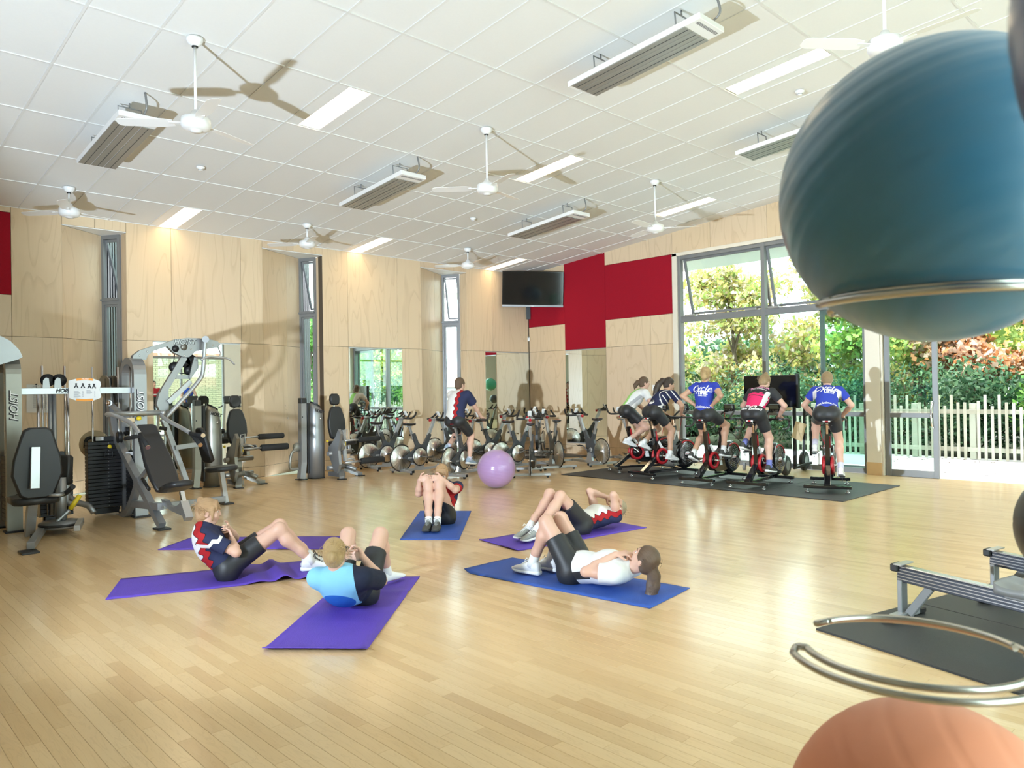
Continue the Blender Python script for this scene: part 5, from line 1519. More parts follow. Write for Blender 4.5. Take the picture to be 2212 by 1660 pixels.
part('seat_post_sleeve', MB().bar(W(396, 1085, y=-10.05), W(408, 1122, y=-10.05), .075, .085, up=(0, 1, 0), ch=.004), 'silver')
part('seat_gusset', MB().wprism([W(u, v, y=-10.05) for u, v in ((352, 1078), (362, 1082), (368, 1092), (380, 1096), (394, 1088), (397, 1114), (375, 1104), (358, 1092))], (0, 1, 0), .05), 'silver')
# moving arms
tY0, tY1 = -10.36, -9.74
c0, c1 = W(264, 896, y=tY0), W(312, 892, y=tY1); xm = (c0.x+c1.x)/2; zm = (c0.z+c1.z)/2
part('arm_crosstube', MB().cyl((xm, tY0, zm), (xm, tY1, zm), .032, seg=14), 'silver_light')
for yy in (-10.2, -9.95): part('arm_carrier', MB().bar(PYp(236, 871, yy), (xm, yy, zm), .035, .06, ch=.003), 'silver_light')
part('pivot_tube', MB().cyl(PYp(236, 871, -10.3), PYp(236, 871, -9.9), .035, seg=14), 'silver_light')
part('pivot_cap', MB().lathe([(0, 0), (.03, 0), (.034, .02), (.02, .03), (0, .03)], PYp(236, 871, -10.3), (0, -1, 0), 12), 'copper_cap')
part('range_knob', MB().lathe([(0, 0), (.03, 0), (.03, .03), (0, .035)], (xm+.02, -10.0, zm-.06), (1, -.3, 0), 14), 'yellow')
part('range_plate', MB().box((xm, -10.12, zm-.075), (.05, .14, .05), ch=.004), 'wood_rack')
for yy, (e1, e2), hs in ((tY0, ((283, 915), (303, 940)), (((303, 938), (319, 966)), ((303, 942), (272, 948)))), (tY1, ((352, 902), (410, 935)), (((412, 936), (432, 961)), ((412, 938), (438, 941))))):
    a1, a2 = W(*e1, y=yy), W(*e2, y=yy)
    am = part('press_arm', MB().tube(spline([(xm, yy, zm), ((xm*.6+a1.x*.4), yy-.03 if yy < -10 else yy+.03, zm-.0), a1, a2], 5), .025, 10), 'silver_light')
    for g0, g1 in hs:
        p0, p1 = W(*g0, y=yy), W(*g1, y=yy)
        part('handle_grip', MB().cyl(p0, p1, .024, seg=12), 'black_foam', am)
        part('grip_cap', MB().cyl(p1, p1+(p1-p0).normalized()*.015, .025, seg=12), 'copper_cap', am)
part('swivel_pulley', MB().lathe([(0, -.02), (.075, -.02), (.06, 0), (.075, .02), (0, .02)], PYp(258, 945, -10.16), (0, 1, 0), 20), 'black')
part('swivel_pulley', MB().lathe([(0, -.02), (.06, -.02), (.05, 0), (.06, .02), (0, .02)], PYp(275, 932, -10.0), (0, 1, 0), 20), 'black')
# ---- lat pulldown, along Y at x = 2.8
L3 = lambda cx, cy: (270+cx/8.3, 720+cy/8.3)
top_out = [(110, 480), (130, 400), (250, 310), (500, 230), (720, 170), (900, 110), (1100, 90), (1300, 95), (1480, 110), (1640, 150), (1690, 210), (1640, 260), (1500, 280), (1250, 330), (1130, 430), (1060, 440), (1000, 420), (850, 350), (740, 240), (500, 320), (390, 400), (360, 480)]
bm2 = part('lat_top_beam', MB().wprism([PX(*L3(*q), 2.82) for q in top_out], (1, 0, 0), .09), 'silver')
flat_text('HOIST', .10, PX(*L3(1070, 165), 2.867), (0, 1, .02), (0, 0, 1), 'ink', bm2, shear=.25, bold=.005, lift=.002)
flat_text('HOIST', .10, PX(*L3(1067, 163), 2.867), (0, 1, .02), (0, 0, 1), 'silver_light', bm2, shear=.25, lift=.004)
for q, m_ in (((905, 280), 'black'), ((1055, 250), 'champagne')): part('plate_hole', MB().lathe([(0, 0), (.042, 0), (.046, .004), (0, .004)], PX(*L3(*q), 2.866), (1, 0, 0), 18), m_, bm2)
for q in ((260, 405), (400, 330), (570, 310), (1215, 145), (1570, 210), (1065, 405), (1180, 285)): part('bolt', MB().lathe([(0, 0), (.012, 0), (.009, .006), (0, .006)], PX(*L3(*q), 2.866), (1, 0, 0), 8), 'chrome', bm2)
part('lat_diagonal', MB().wprism([PX(*L3(*q), 2.80) for q in ((1000, 420), (1105, 460), (770, 1010), (640, 1010))], (1, 0, 0), .06), 'silver')
part('lat_housing', MB().wprism([PX(*L3(*q), 2.80) for q in ((640, 1010), (760, 1000), (765, 1400), (700, 1540), (610, 1400), (550, 1280), (590, 1100))], (1, 0, 0), .09), 'silver')
part('lat_link', MB().wprism([PX(*L3(*q), 2.86) for q in ((1240, 425), (1300, 480), (1310, 620), (1160, 840), (1150, 780), (1200, 560))], (1, 0, 0), .03), 'silver')
part('lat_link_bar', MB().bar(PX(*L3(910, 790), 2.82), PX(*L3(1150, 790), 2.82), .04, .05), 'silver')
part('lat_ram', MB().bar(PX(*L3(770, 1240), 2.86), PX(*L3(1170, 870), 2.86), .05, .06), 'silver_light')
for q in ((1070, 525), (1175, 480), (890, 610), (1155, 665)): part('pulley', MB().lathe([(0, -.02), (.07, -.02), (.058, 0), (.07, .02), (0, .02)], PX(*L3(*q), 2.78), (1, 0, 0), 20), 'black')
part('cable', MB().tube([PX(*L3(890, 380), 2.78), PX(*L3(860, 600), 2.78), PX(*L3(960, 715), 2.78), PX(*L3(1150, 740), 2.78)], .006, 6), 'black')
part('cable', MB().tube([PX(*L3(1170, 370), 2.78), PX(*L3(1260, 420), 2.78)], .006, 6), 'black')
part('lat_arm', MB().tube(spline([PX(*L3(1440, 110), 2.95), PX(*L3(1425, 300), 2.95), PX(*L3(1395, 690), 2.95), PX(*L3(1320, 860), 2.95), PX(*L3(1000, 1230), 2.95), PX(*L3(720, 1530), 2.95)], 6), .027, 12), 'silver_light')
part('arm_hub', MB().cyl(PX(*L3(1445, 110), 2.84), PX(*L3(1445, 110), 3.0), .045, seg=16), 'silver')
part('lat_bar', MB().tube(spline([PX(434, 778, 2.98), PX(452, 770.5, 2.98), PX(474, 772.5, 2.98), PX(494, 776, 2.98), PX(507, 788, 2.98)], 6), .013, 8), 'silver_light')
part('chain', MB().tube([PX(471, 750, 2.9), PX(476, 763, 2.93), PX(475, 772, 2.97)], .010, 6), 'chrome')
part('lat_post', MB().bar(PX(352, 905, 2.80), PX(408, 1055, 2.80), .065, .08, up=(1, 0, 0), ch=.004), 'silver')
part('lat_base', MB().bar((2.84, -9.9, .08), (2.80, -8.82, .08), .07, .08, ch=.004), 'silver')
part('lat_leg', MB().bar((2.79, -8.86, .46), (2.79, -8.80, .02), .065, .07, up=(1, 0, 0), ch=.004), 'silver_light')
part('lat_foot', MB().box((2.79, -8.79, .01), (.16, .14, .02), ch=.003), 'black')
pad(m3 := MB(), (2.80, -8.86, .50), (.25, 1, .05), (1, -.25, 0), [(-.21, .09), (-.18, .13), (0, .145), (.17, .12), (.21, .07)], .07); part('lat_seat', m3, 'black_vinyl')
pad(m4 := MB(), PX(441, 963, 2.9), (0, -.13, .5), (.8, .45, 0), [(-.24, .05), (-.21, .085), (.12, .08), (.22, .06), (.25, .03)], .07); part('chest_pad', m4, 'black_vinyl')
part('chest_pad_arm', MB().bar(PX(378, 968, 2.85), PX(432, 960, 2.85), .05, .06, ch=.003), 'silver')
part('side_grip', MB().cyl(PX(345, 925, 2.9), PX(360, 927, 2.9), .024, seg=10), 'black_foam')
# ---- thigh machine at the far left, seen from behind
TY = -11.25
part('thigh_post', sweep(MB(), [W(61, 1192, y=TY), W(67, 1112, y=TY), W(74, 1050, y=TY)], .09, .085, (0, 1, 0)), 'silver_light')
part('thigh_foot', MB().box(W(62, 1193, z=.01), (.2, .15, .02), ch=.003), 'black')
part('post_slot', MB().bar(W(66, 1182, y=TY-.05)+Vector((.02, 0, 0)), W(68, 1155, y=TY-.05)+Vector((.02, 0, 0)), .03, .02), 'black')
bx = W(80, 1000, y=TY).x
part('pad_spine', MB().bar(W(75, 1056, x=bx+.05), W(77, 966, x=bx+.02), .085, .04, up=(1, 0, 0), ch=.003), 'silver_light')
bc = W(80, 1002, x=bx-.05)
pad(m5 := MB(), bc, (0, .02, 1), (0, 1, 0), [(-.37, .10), (-.34, .16), (-.12, .235), (.05, .22), (.30, .15), (.36, .13), (.385, .08)], .07); part('thigh_back_pad', m5, 'black_vinyl')
pad(m6 := MB(), bc+Vector((-.2, 0, -.40)), (1, 0, 0), (0, 1, 0), [(-.22, .15), (-.18, .21), (.15, .22), (.22, .17)], .08); part('thigh_seat', m6, 'black_vinyl')
part('grip_tube', MB().tube(spline([W(22, 1062, y=TY-.05), W(28, 1072, y=TY-.05), W(45, 1071, y=TY), W(120, 1070, y=TY+.15), W(140, 1066, y=TY+.3), W(155, 1055, y=TY+.3)], 5), .018, 10), 'silver_light')
for pp in ((W(20, 1056, y=TY-.05), W(22, 1066, y=TY-.05), W(30, 1073, y=TY-.05), W(42, 1072, y=TY-.03)), (W(122, 1071, y=TY+.17), W(140, 1067, y=TY+.3), W(150, 1059, y=TY+.3), W(158, 1052, y=TY+.3))):
    part('grip_foam', MB().tube(spline(pp, 4), .026, 10), 'black_foam')
pad(m7 := MB(), W(133, 1016, x=3.35), (0, .05, 1), (.75, .65, 0), [(-.17, .08), (-.14, .115), (.14, .115), (.17, .08)], .09); part('thigh_pad', m7, 'black_vinyl')
part('thigh_pad_arm', MB().tube(spline([W(122, 1036, x=3.35), W(140, 1040, x=3.35), W(146, 1058, x=3.35), W(145, 1085, x=3.35), W(165, 1090, x=3.35)], 5), .03, 10), 'silver')
part('thigh_column', MB().cyl((3.45, -10.95, .12), (3.45, -10.95, .62), .055, seg=16), 'silver')
part('thigh_turntable', MB().lathe([(0, .06), (.20, .06), (.21, .08), (.20, .13), (.06, .14), (0, .14)], (3.45, -10.95, 0), seg=28), 'silver')
part('thigh_turntable_ring', MB().lathe([(.205, .09), (.225, .09), (.225, .115), (.205, .115)], (3.45, -10.95, 0), seg=28), 'black')
part('start_lever', MB().tube(spline([W(122, 1128, x=3.5), W(135, 1116, x=3.5), W(150, 1102, x=3.5)], 4), .018, 8), 'silver_light')
part('start_lever_grip', MB().cyl(W(151, 1101, x=3.5), W(173, 1070, x=3.5), .026, seg=10), 'yellow')
part('thigh_base', MB().bar(W(66, 1180, z=.06), (3.0, -11.0, .06), .07, .07, ch=.004), 'silver')
part('thigh_link', MB().bar((3.45, -10.75, .11), W(166, 1142, z=.11), .06, .06, ch=.004), 'silver_light')
part('thigh_tube', MB().tube(spline([W(128, 1060, x=3.3), W(165, 1085, x=3.2), W(190, 1093, x=3.1), W(203, 1108, x=3.1)], 5), .035, 10), 'silver')
part('rubber_paddle', MB().lathe([(0, -.012), (.17, -.012), (.18, 0), (.17, .012), (0, .012)], W(204, 960, x=2.3), (1, -.5, .1), 24), 'wood_rack')
part('paddle_strap', MB().tube(spline([W(184, 968, x=2.35), W(186, 952, x=2.35), W(196, 946, x=2.35), W(212, 948, x=2.35)], 5), .022, 8), 'black_foam')
# notices on the plywood
def notice(name, label, corners, x, cells):
    P = [W(u, v, x=xx) for (u, v), xx in zip(corners, x)]
    nrm = (P[1]-P[0]).cross(P[3]-P[0]).normalized()
    if nrm.x < 0: nrm = -nrm
    P = [p+nrm*.006 for p in P]
    t = wthing(name, label, 'poster', tuple((P[2]+P[3])/2))
    MB().wprism(P, nrm, .003).build('sheet', 'paper', t)
    lerp = lambda a, b: P[0].lerp(P[1], a).lerp(P[3].lerp(P[2], a), b)+nrm*.003
    for k, c in enumerate(cells):
        kind = c[0]
        if kind == 'rect': MB().wprism([lerp(c[1], c[2]), lerp(c[3], c[2]), lerp(c[3], c[4]), lerp(c[1], c[4])], nrm, .0015).build(c[6] if len(c) > 6 else 'printed_bar', c[5], t)
        elif kind == 'line':
            MB().bar(lerp(c[1], c[2]), lerp(c[3], c[4]), .0015, .006, up=nrm).build('ruled_line', 'ink', t)
        elif kind == 'fig':
            q = MB(); ct = lerp(c[1], c[2]); up = (P[0]-P[3]).normalized(); sd = (P[1]-P[0]).normalized(); s = c[3]; a = c[4]
            for (x0, y0, x1, y1) in ((0, .3, 0, -.1), (0, -.1, -.25*a, -.5), (0, -.1, .3, -.45*a), (0, .2, .35*a, .35), (0, .2, -.35, .2*a)):
                q.bar(ct+sd*x0*s+up*y0*s, ct+sd*x1*s+up*y1*s, .002, .12*s, up=nrm)
            q.sphere(ct+up*.45*s, .1*s, 8, 6, (1, 1, 1)); q.build('printed_figure', c[5], t)
    return t
cl = [('rect', .03, .02, .97, .058, 'ink', 'header_bar'), ('rect', .25, .026, .72, .05, 'yellow', 'header_title'), ('rect', .04, .965, .97, .982, 'ink', 'footer_bar')]
for v in (.215, .36, .50, .655): cl.append(('line', .04, v, .96, v))
for v0, v1 in ((.06, .36), (.36, .655), (.655, .96)):
    for a in (.34, .70): cl.append(('line', a, v0, a, v1))
cl.append(('line', .34, .81, .70, .81))
for k, (a, v) in enumerate(((.18, .14), (.52, .13), (.83, .2), (.18, .29), (.52, .29), (.18, .43), (.83, .43), (.18, .58), (.83, .58), (.18, .78), (.83, .76), (.52, .73), (.52, .88))): cl.append(('fig', a, v, .12, (1, .6, -.7)[k % 3], 'ink'))
cl.append(('fig', .52, .50, .20, .9, 'ink'))
notice('exercise_poster', 'white exercise chart poster with rows of small figures on the plywood', [(580, 803), (618, 805.5), (622, 906), (582, 909)], [-.155, -.365, -.365, -.155], cl)
notice('exercise_notice', 'pale notice sheet on the plywood behind the left gym tower', [(57, 831), (103, 832), (104, 892), (57, 892)], [.004]*4, [('fig', .45, .12, .12, .8, 'ink')]+[('rect', .3, .28+.035*k, .9, .295+.035*k, 'ink_grey') for k in range(16)])
# ---- leg machines by the wall (seat faces +x)
def leg_machine(o, label, rz1, rz2, mat, gripside=True):
    t = thing('leg_machine', label, 'gym machine', (o[0], o[1], 0), 0, 'leg machines along the left wall')
    P = lambda name, mb, m_, par=None: mb.build(name, m_, par or t)
    # shroud
    tx, ty = -.25, -.37; seg = 28; vs = []
    for k, (z, r) in enumerate(((.015, .15), (.6, .15), (1.05, .135), (1.22, .115), (1.34, .09))):
        for j in range(seg):
            a = 2*PI*j/seg; x = r*1.0*math.cos(a); yv = r*math.sin(a)
            zz = z if k < 4 else z-.10*(yv/r+1)/2
            vs.append((tx+x, ty+yv, zz))
    fs = [(i*seg+j, i*seg+(j+1) % seg, (i+1)*seg+(j+1) % seg, (i+1)*seg+j) for i in range(4) for j in range(seg)]+[tuple(4*seg+j for j in range(seg)), tuple(range(seg))[::-1]]
    sh = P('weight_shroud', MB().add(vs, fs, [True]*(4*seg)+[False, False]), mat)
    P('shroud_cap', MB().add([(x, y, z+.004) for x, y, z in vs[4*seg:]]+[(x, y, z+.03) for x, y, z in vs[4*seg:]], [tuple(range(seg))[::-1], tuple(range(seg, 2*seg))]+[(j, (j+1) % seg, seg+(j+1) % seg, seg+j) for j in range(seg)]), 'black', sh)
    P('shroud_foot', MB().lathe([(0, 0), (.155, 0), (.155, .015), (0, .015)], (tx, ty, 0), seg=28), 'black', sh)
    flat_text('HOIST', .075, (tx+.112, ty+.01, 1.19), (-.25, .95, -.25), (-.25, .25, .95), 'ink', sh, shear=.25, bold=.004, lift=.012)
    P('level_badge', MB().lathe([(0, 0), (.022, 0), (.018, .005), (0, .005)], (tx+.142, ty+.03, 1.06), (1, .2, 0), 14), 'chrome', sh)
    P('inner_cover', MB().box((tx-.02, ty-.15, .72), (.12, .06, 1.25), ch=.01), 'black', sh)
    po = P('side_post', sweep(MB(), [(tx+.06, ty-.32, .02), (tx+.02, ty-.27, .30), (tx, ty-.25, 1.28), (tx, ty-.25, 1.34)], .12, .10, (1, 0, 0)), mat)
    P('post_cap', MB().box((tx, ty-.25, 1.385), (.125, .105, .10), ch=.01), 'black', po)
    P('post_foot', MB().box((tx+.06, ty-.32, .008), (.17, .16, .016), ch=.003), 'black', po)
    flat_text('HOIST', .10, (tx+.062, ty-.25, .95), (0, 0, 1), (0, -1, 0), 'ink', po, shear=.25, bold=.005, lift=.002)
    if gripside:
        P('pulley_guard', MB().lathe([(0, -.02), (.08, -.02), (.085, 0), (.08, .02), (0, .02)], (tx, ty-.36, .57), (1, 0, 0), 20), 'champagne')
        P('side_handle', MB().tube(spline([(tx, ty-.36, .52), (tx, ty-.46, .48), (tx, ty-.50, .30), (tx, ty-.48, .20), (tx, ty-.33, .19)], 6), .024, 10), 'champagne')
    # seat
    pad(a1 := MB(), (-.16, 0, .98), (-.10, 0, 1), (0, 1, 0), [(-.30, .10), (-.26, .14), (-.1, .17), (.05, .165), (.2, .125), (.26, .10), (.29, .06)], .08); P('back_pad', a1, 'black_vinyl')
    pad(a2 := MB(), (-.215, 0, 1.40), (-.06, 0, 1), (0, 1, 0), [(-.105, .05), (-.08, .085), (0, .098), (.06, .09), (.10, .05)], .07); P('head_pad', a2, 'black_vinyl')
    P('head_stalk', MB().bar((-.23, 0, 1.22), (-.25, 0, 1.36), .03, .02, up=(1, 0, 0)), 'chrome')
    pad(a3 := MB(), (.06, .0, .62), (1, 0, .08), (0, 1, 0), [(-.2, .15), (-.16, .2), (.14, .19), (.2, .13)], .09); P('seat_pad', a3, 'black_vinyl')
    P('seat_rail', MB().bar((-.35, 0, .52), (.28, 0, .55), .06, .07, ch=.004), mat)
    P('seat_column', sweep(MB(), [(-.18, .02, .07), (-.12, 0, .30), (-.14, 0, .52)], .09, .09, (0, 1, 0)), mat)
    for z in (.44, .19): P('cross_tube', MB().cyl((.05, -.30, z), (-.05, .22, z), .04, seg=12), mat)
    # side plate with pivot, lever arm, rollers
    sp = [(.02, .30), (.10, .14), (.22, .10), (.30, .26), (.26, .50), (.36, .80), (.28, .88), (.18, .74), (.05, .62), (-.06, .55), (-.08, .45)]
    P('side_plate', MB().prism(sp, (0, -.20, 0), (1, 0, 0), (0, 0, 1), .05), mat)
    P('pivot_disc', MB().lathe([(0, -.02), (.10, -.02), (.11, 0), (.10, .02), (0, .02)], (.26, -.15, .60), (0, 1, 0), 24), 'champagne')
    P('lever_arm', sweep(MB(), [(.30, -.12, .86 if rz2 < .5 else .80), (.30, -.12, .60), (.32, -.12, rz2+.03)], .045, .06, (0, 1, 0)), 'silver_light')
    P('lever_window', MB().tube([(.335, -.12+a, .78+b) for a, b in ((-.04, -.07), (.04, -.07), (.04, .09), (-.03, .08))], .010, 6, closed=True), 'silver_light')
    P('lever_sticker', MB().box((.335, -.12, .62), (.004, .025, .07)), 'yellow')
    for z, y0, y1, r in ((rz1, .16, .60, .048), (rz2, .20, .68, .055)):
        P('roller_rod', MB().cyl((.32, -.12, z), (.32, y0, z), .018, seg=10), 'silver_light')
        ro = P('roller_pad', MB().lathe([(0, y0), (r*.85, y0), (r, y0+.015), (r, y1-.015), (r*.85, y1), (0, y1)], (.32, 0, z), (0, 1, 0), 20), 'black_foam')
        P('roller_cap', MB().cyl((.32, y1, z), (.32, y1+.012, z), .02, seg=10), 'chrome', ro)
    P('roller_adjuster', MB().tube(spline([(.30, -.10, rz2+.05), (.36, -.02, rz2+.06), (.34, .06, rz2+.02)], 4), .016, 8), 'silver_light')
    P('pull_pin', MB().sphere((-.02, -.27, .66), .022, 12, 8), 'yellow')
    bs = P('base_bar', MB().bar((-.22, -.10, .06), (.18, -.08, .06), .10, .08, ch=.004), mat)
    for fx, fy, gx, gy in ((.34, -.20, .16, -.10), (.10, .32, -.02, .10)):
        ft = P('front_foot', MB().wprism([(gx, gy-.05, .13), (gx, gy+.05, .13), (fx, fy+.05, .03), (fx, fy-.05, .03)], (0, 0, 1), .05), mat)
        P('foot_pad', MB().box((fx, fy, .008), (.14, .12, .016), ch=.003), 'black', ft)
    P('counter_tube', MB().tube(spline([(-.06, .05, .20), (.08, .14, .17), (.12, .22, .12)], 4), .04, 10), mat)
    return t
leg_machine((.90, -7.74), 'bronze leg machine with raised black rollers in front of the wide mirror', .81, .625, 'champagne', False)
leg_machine((1.20, -6.02), 'silver leg machine with head pad beside the second narrow window', .675, .29, 'silver', True)
# ================================================================== PEOPLE
def surface_nets(F, o, h):
    s = F < 0
    c = sum(s[a:s.shape[0]-1+a, b:s.shape[1]-1+b, d:s.shape[2]-1+d].astype(np.int8) for a in (0, 1) for b in (0, 1) for d in (0, 1))
    act = (c > 0) & (c < 8)
    ids = -np.ones(act.shape, np.int64); I = np.argwhere(act); ids[act] = np.arange(len(I))
    acc = np.zeros((len(I), 3)); cnt = np.zeros(len(I))
    cor = [(a, b, d) for a in (0, 1) for b in (0, 1) for d in (0, 1)]
    for i in range(8):
        for j in range(i+1, 8):
            A, B = np.array(cor[i]), np.array(cor[j])
            if np.abs(A-B).sum() != 1: continue
            fa = F[I[:, 0]+A[0], I[:, 1]+A[1], I[:, 2]+A[2]]; fb = F[I[:, 0]+B[0], I[:, 1]+B[1], I[:, 2]+B[2]]
            mk = (fa < 0) != (fb < 0); t = fa[mk]/(fa[mk]-fb[mk])
            acc[mk] += A+t[:, None]*(B-A); cnt[mk] += 1
    V = o+h*(I+acc/cnt[:, None])
    Q = []
    for ax in range(3):
        sl0 = [slice(1, -1)]*3; sl1 = [slice(1, -1)]*3
        sl0[ax] = slice(0, -1); sl1[ax] = slice(1, None)
        e = s[tuple(sl0)] != s[tuple(sl1)]; J = np.argwhere(e)
        off = np.ones(3, int); off[ax] = 0; J = J+off
        b1, b2 = [(1, 2), (2, 0), (0, 1)][ax]
        def g(d1, d2):
            K = J.copy(); K[:, b1] += d1; K[:, b2] += d2
            return ids[K[:, 0], K[:, 1], K[:, 2]]
        q = np.stack([g(-1, -1), g(0, -1), g(0, 0), g(-1, 0)], 1)
        ins = s[J[:, 0], J[:, 1], J[:, 2]]
        q[~ins] = q[~ins][:, ::-1]
        Q.append(q)
    Q = np.concatenate(Q); Q = Q[(Q >= 0).all(1)]
    return V, Q
class Sdf:
    def __init__(s, k=.02): s.p = []; s.k = k; s.cuts = []
    def cone(s, a, b, r0, r1, k=None, clip=None, sub=False):
        s.p.append(('c', np.array(a, float), np.array(b, float), r0, r1, k, clip, sub)); return s
    def ell(s, c, axes, rad, k=None, clip=None, sub=False):
        """axes: 3 unit vectors, rad: 3 radii"""
        s.p.append(('e', np.array(c, float), np.array([tuple(x) for x in axes], float), np.array(rad, float), None, k, clip, sub)); return s
    def cut(s, p, n): s.cuts.append((np.array(p, float), np.array(n, float))); return s
    def mesh(s, name, h):
        lo = np.full(3, 1e9); hi = -lo
        for q in s.p:
            if q[7]: continue
            if q[0] == 'c': r = max(q[3], q[4]); P = np.array([q[1]-r, q[1]+r, q[2]-r, q[2]+r])
            else: r = q[3].max(); P = np.array([q[1]-r, q[1]+r])
            lo = np.minimum(lo, P.min(0)); hi = np.maximum(hi, P.max(0))
        lo -= 3*h; hi += 3*h
        n = np.ceil((hi-lo)/h).astype(int)+1
        F = np.full(n, .12, np.float32)
        ax = [lo[i]+h*np.arange(n[i]) for i in range(3)]
        for q in s.p:
            k = s.k if q[5] is None else q[5]; m = k+2*h
            if q[0] == 'c': r = max(q[3], q[4]); P = np.array([q[1]-r, q[1]+r, q[2]-r, q[2]+r])
            else: r = q[3].max(); P = np.array([q[1]-r, q[1]+r])
            i0 = np.clip(np.floor((P.min(0)-m-lo)/h).astype(int), 0, n-1); i1 = np.clip(np.ceil((P.max(0)+m-lo)/h).astype(int)+1, 1, n)
            X = np.stack(np.meshgrid(ax[0][i0[0]:i1[0]], ax[1][i0[1]:i1[1]], ax[2][i0[2]:i1[2]], indexing='ij'), -1)
            if q[0] == 'c':
                d = q[2]-q[1]; L2 = d@d+1e-12; t = np.clip(((X-q[1])@d)/L2, 0, 1)
                D = np.linalg.norm(X-q[1]-t[..., None]*d, axis=-1)-(q[3]+(q[4]-q[3])*t)
            else:
                Y = (X-q[1])@q[2].T; k1 = np.linalg.norm(Y/q[3], axis=-1); k2 = np.linalg.norm(Y/q[3]**2, axis=-1)+1e-9
                D = k1*(k1-1)/k2
            if q[6] is not None:
                for cp, cn in q[6]: D = np.maximum(D, (X-np.array(cp))@np.array(cn))
            sl = (slice(i0[0], i1[0]), slice(i0[1], i1[1]), slice(i0[2], i1[2])); A = F[sl]
            if q[7]:
                D = -D; hh = np.clip(.5-.5*(D-A)/-k if False else .5+.5*(D-A)/k, 0, 1); F[sl] = A+(D-A)*hh+k*hh*(1-hh)
            else:
                hh = np.clip(.5+.5*(D-A)/k, 0, 1); F[sl] = D+(A-D)*hh-k*hh*(1-hh)
        if s.cuts:
            X = np.stack(np.meshgrid(*ax, indexing='ij'), -1)
            for cp, cn in s.cuts: F = np.maximum(F, (X-cp)@cn)
        F[0] = F[-1] = .1; F[:, 0] = F[:, -1] = .1; F[:, :, 0] = F[:, :, -1] = .1
        V, Q = surface_nets(F, lo, h)
        me = bpy.data.meshes.new(name)
        me.vertices.add(len(V)); me.vertices.foreach_set('co', V.ravel().astype(np.float32))
        me.loops.add(Q.size); me.loops.foreach_set('vertex_index', Q.ravel().astype(np.int32))
        me.polygons.add(len(Q)); me.polygons.foreach_set('loop_start', (np.arange(len(Q))*4).astype(np.int32))
        me.update(calc_edges=True)
        me.polygons.foreach_set('use_smooth', [True]*len(Q))
        s.V = V
        return me
def mat_skin(name, c):
    m, nt, b = _new(name)
    v = coords(nt); n_ = noise(nt, v, 14, 4)
    nt.links.new(mix_rgb(nt, n_, tuple(x*.93 for x in c), (min(1, c[0]*1.06), c[1]*1.02, c[2]*1.02)), b.inputs['Base Color'])
    b.inputs['Roughness'].default_value = .48; b.inputs['Subsurface Weight'].default_value = .12
    b.inputs['Subsurface Radius'].default_value = (.02, .008, .004); b.inputs['Subsurface Scale'].default_value = .4
    return m
MATS['skin'] = mat_skin('fair_skin', (.66, .41, .31)); MATS['skin_tan'] = mat_skin('tan_skin', (.55, .33, .22))
def mat_hair(name, a, b_):
    m, nt, b = _new(name)
    at = nt.nodes.new('ShaderNodeAttribute'); at.attribute_name = 'strand'
    cb = nt.nodes.new('ShaderNodeMapping'); nt.links.new(at.outputs['Vector'], cb.inputs[0]); cb.inputs['Scale'].default_value = (60, 2.5, 1)
    n_ = noise(nt, cb.outputs[0], 3.0, 4, .6)
    nt.links.new(ramp(nt, n_, [(.3, a), (.7, b_)]), b.inputs['Base Color'])
    b.inputs['Roughness'].default_value = .42; b.inputs['Specular IOR Level'].default_value = .6
    bump(nt, b, n_, .7, .006)
    return m
HAIR = {'blonde': mat_hair('blonde_hair', (.30, .18, .07), (.66, .46, .22)), 'strawberry': mat_hair('strawberry_hair', (.30, .16, .07), (.60, .38, .20)), 'brown': mat_hair('brown_hair', (.055, .03, .016), (.17, .10, .055)), 'dark': mat_hair('dark_hair', (.018, .011, .008), (.06, .035, .022)), 'fair': mat_hair('fair_brown_hair', (.20, .12, .055), (.42, .29, .15)), 'ash': mat_hair('ash_blonde_hair', (.26, .20, .12), (.52, .44, .30))}
def cloth_mat(name, base, layers=(), rough=.8):
    m, nt, b = _new(name)
    c = None; v = coords(nt); n_ = noise(nt, v, 22, 3)
    c = mix_rgb(nt, n_, tuple(x*.94 for x in base), tuple(min(1, x*1.05) for x in base))
    for attr, colr in layers:
        at = nt.nodes.new('ShaderNodeAttribute'); at.attribute_name = attr
        c = mix_rgb(nt, math_n(nt, 'GREATER_THAN', at.outputs['Fac'], 0.0), c, colr)
    nt.links.new(c, b.inputs['Base Color']); b.inputs['Roughness'].default_value = rough; b.inputs['Specular IOR Level'].default_value = .25
    bump(nt, b, noise(nt, v, 9, 3, .5, 1.0), .25, .02)
    return m
def ik(a, b, L1, L2, pole):
    a, b = Vector(a), Vector(b); d = b-a; L = min(d.length, (L1+L2)*.999); dn = d.normalized()
    x = (L1*L1-L2*L2+L*L)/(2*L); hgt = math.sqrt(max(0, L1*L1-x*x)); p = Vector(pole); p = (p-dn*p.dot(dn)).normalized()
    return a+dn*x+p*hgt
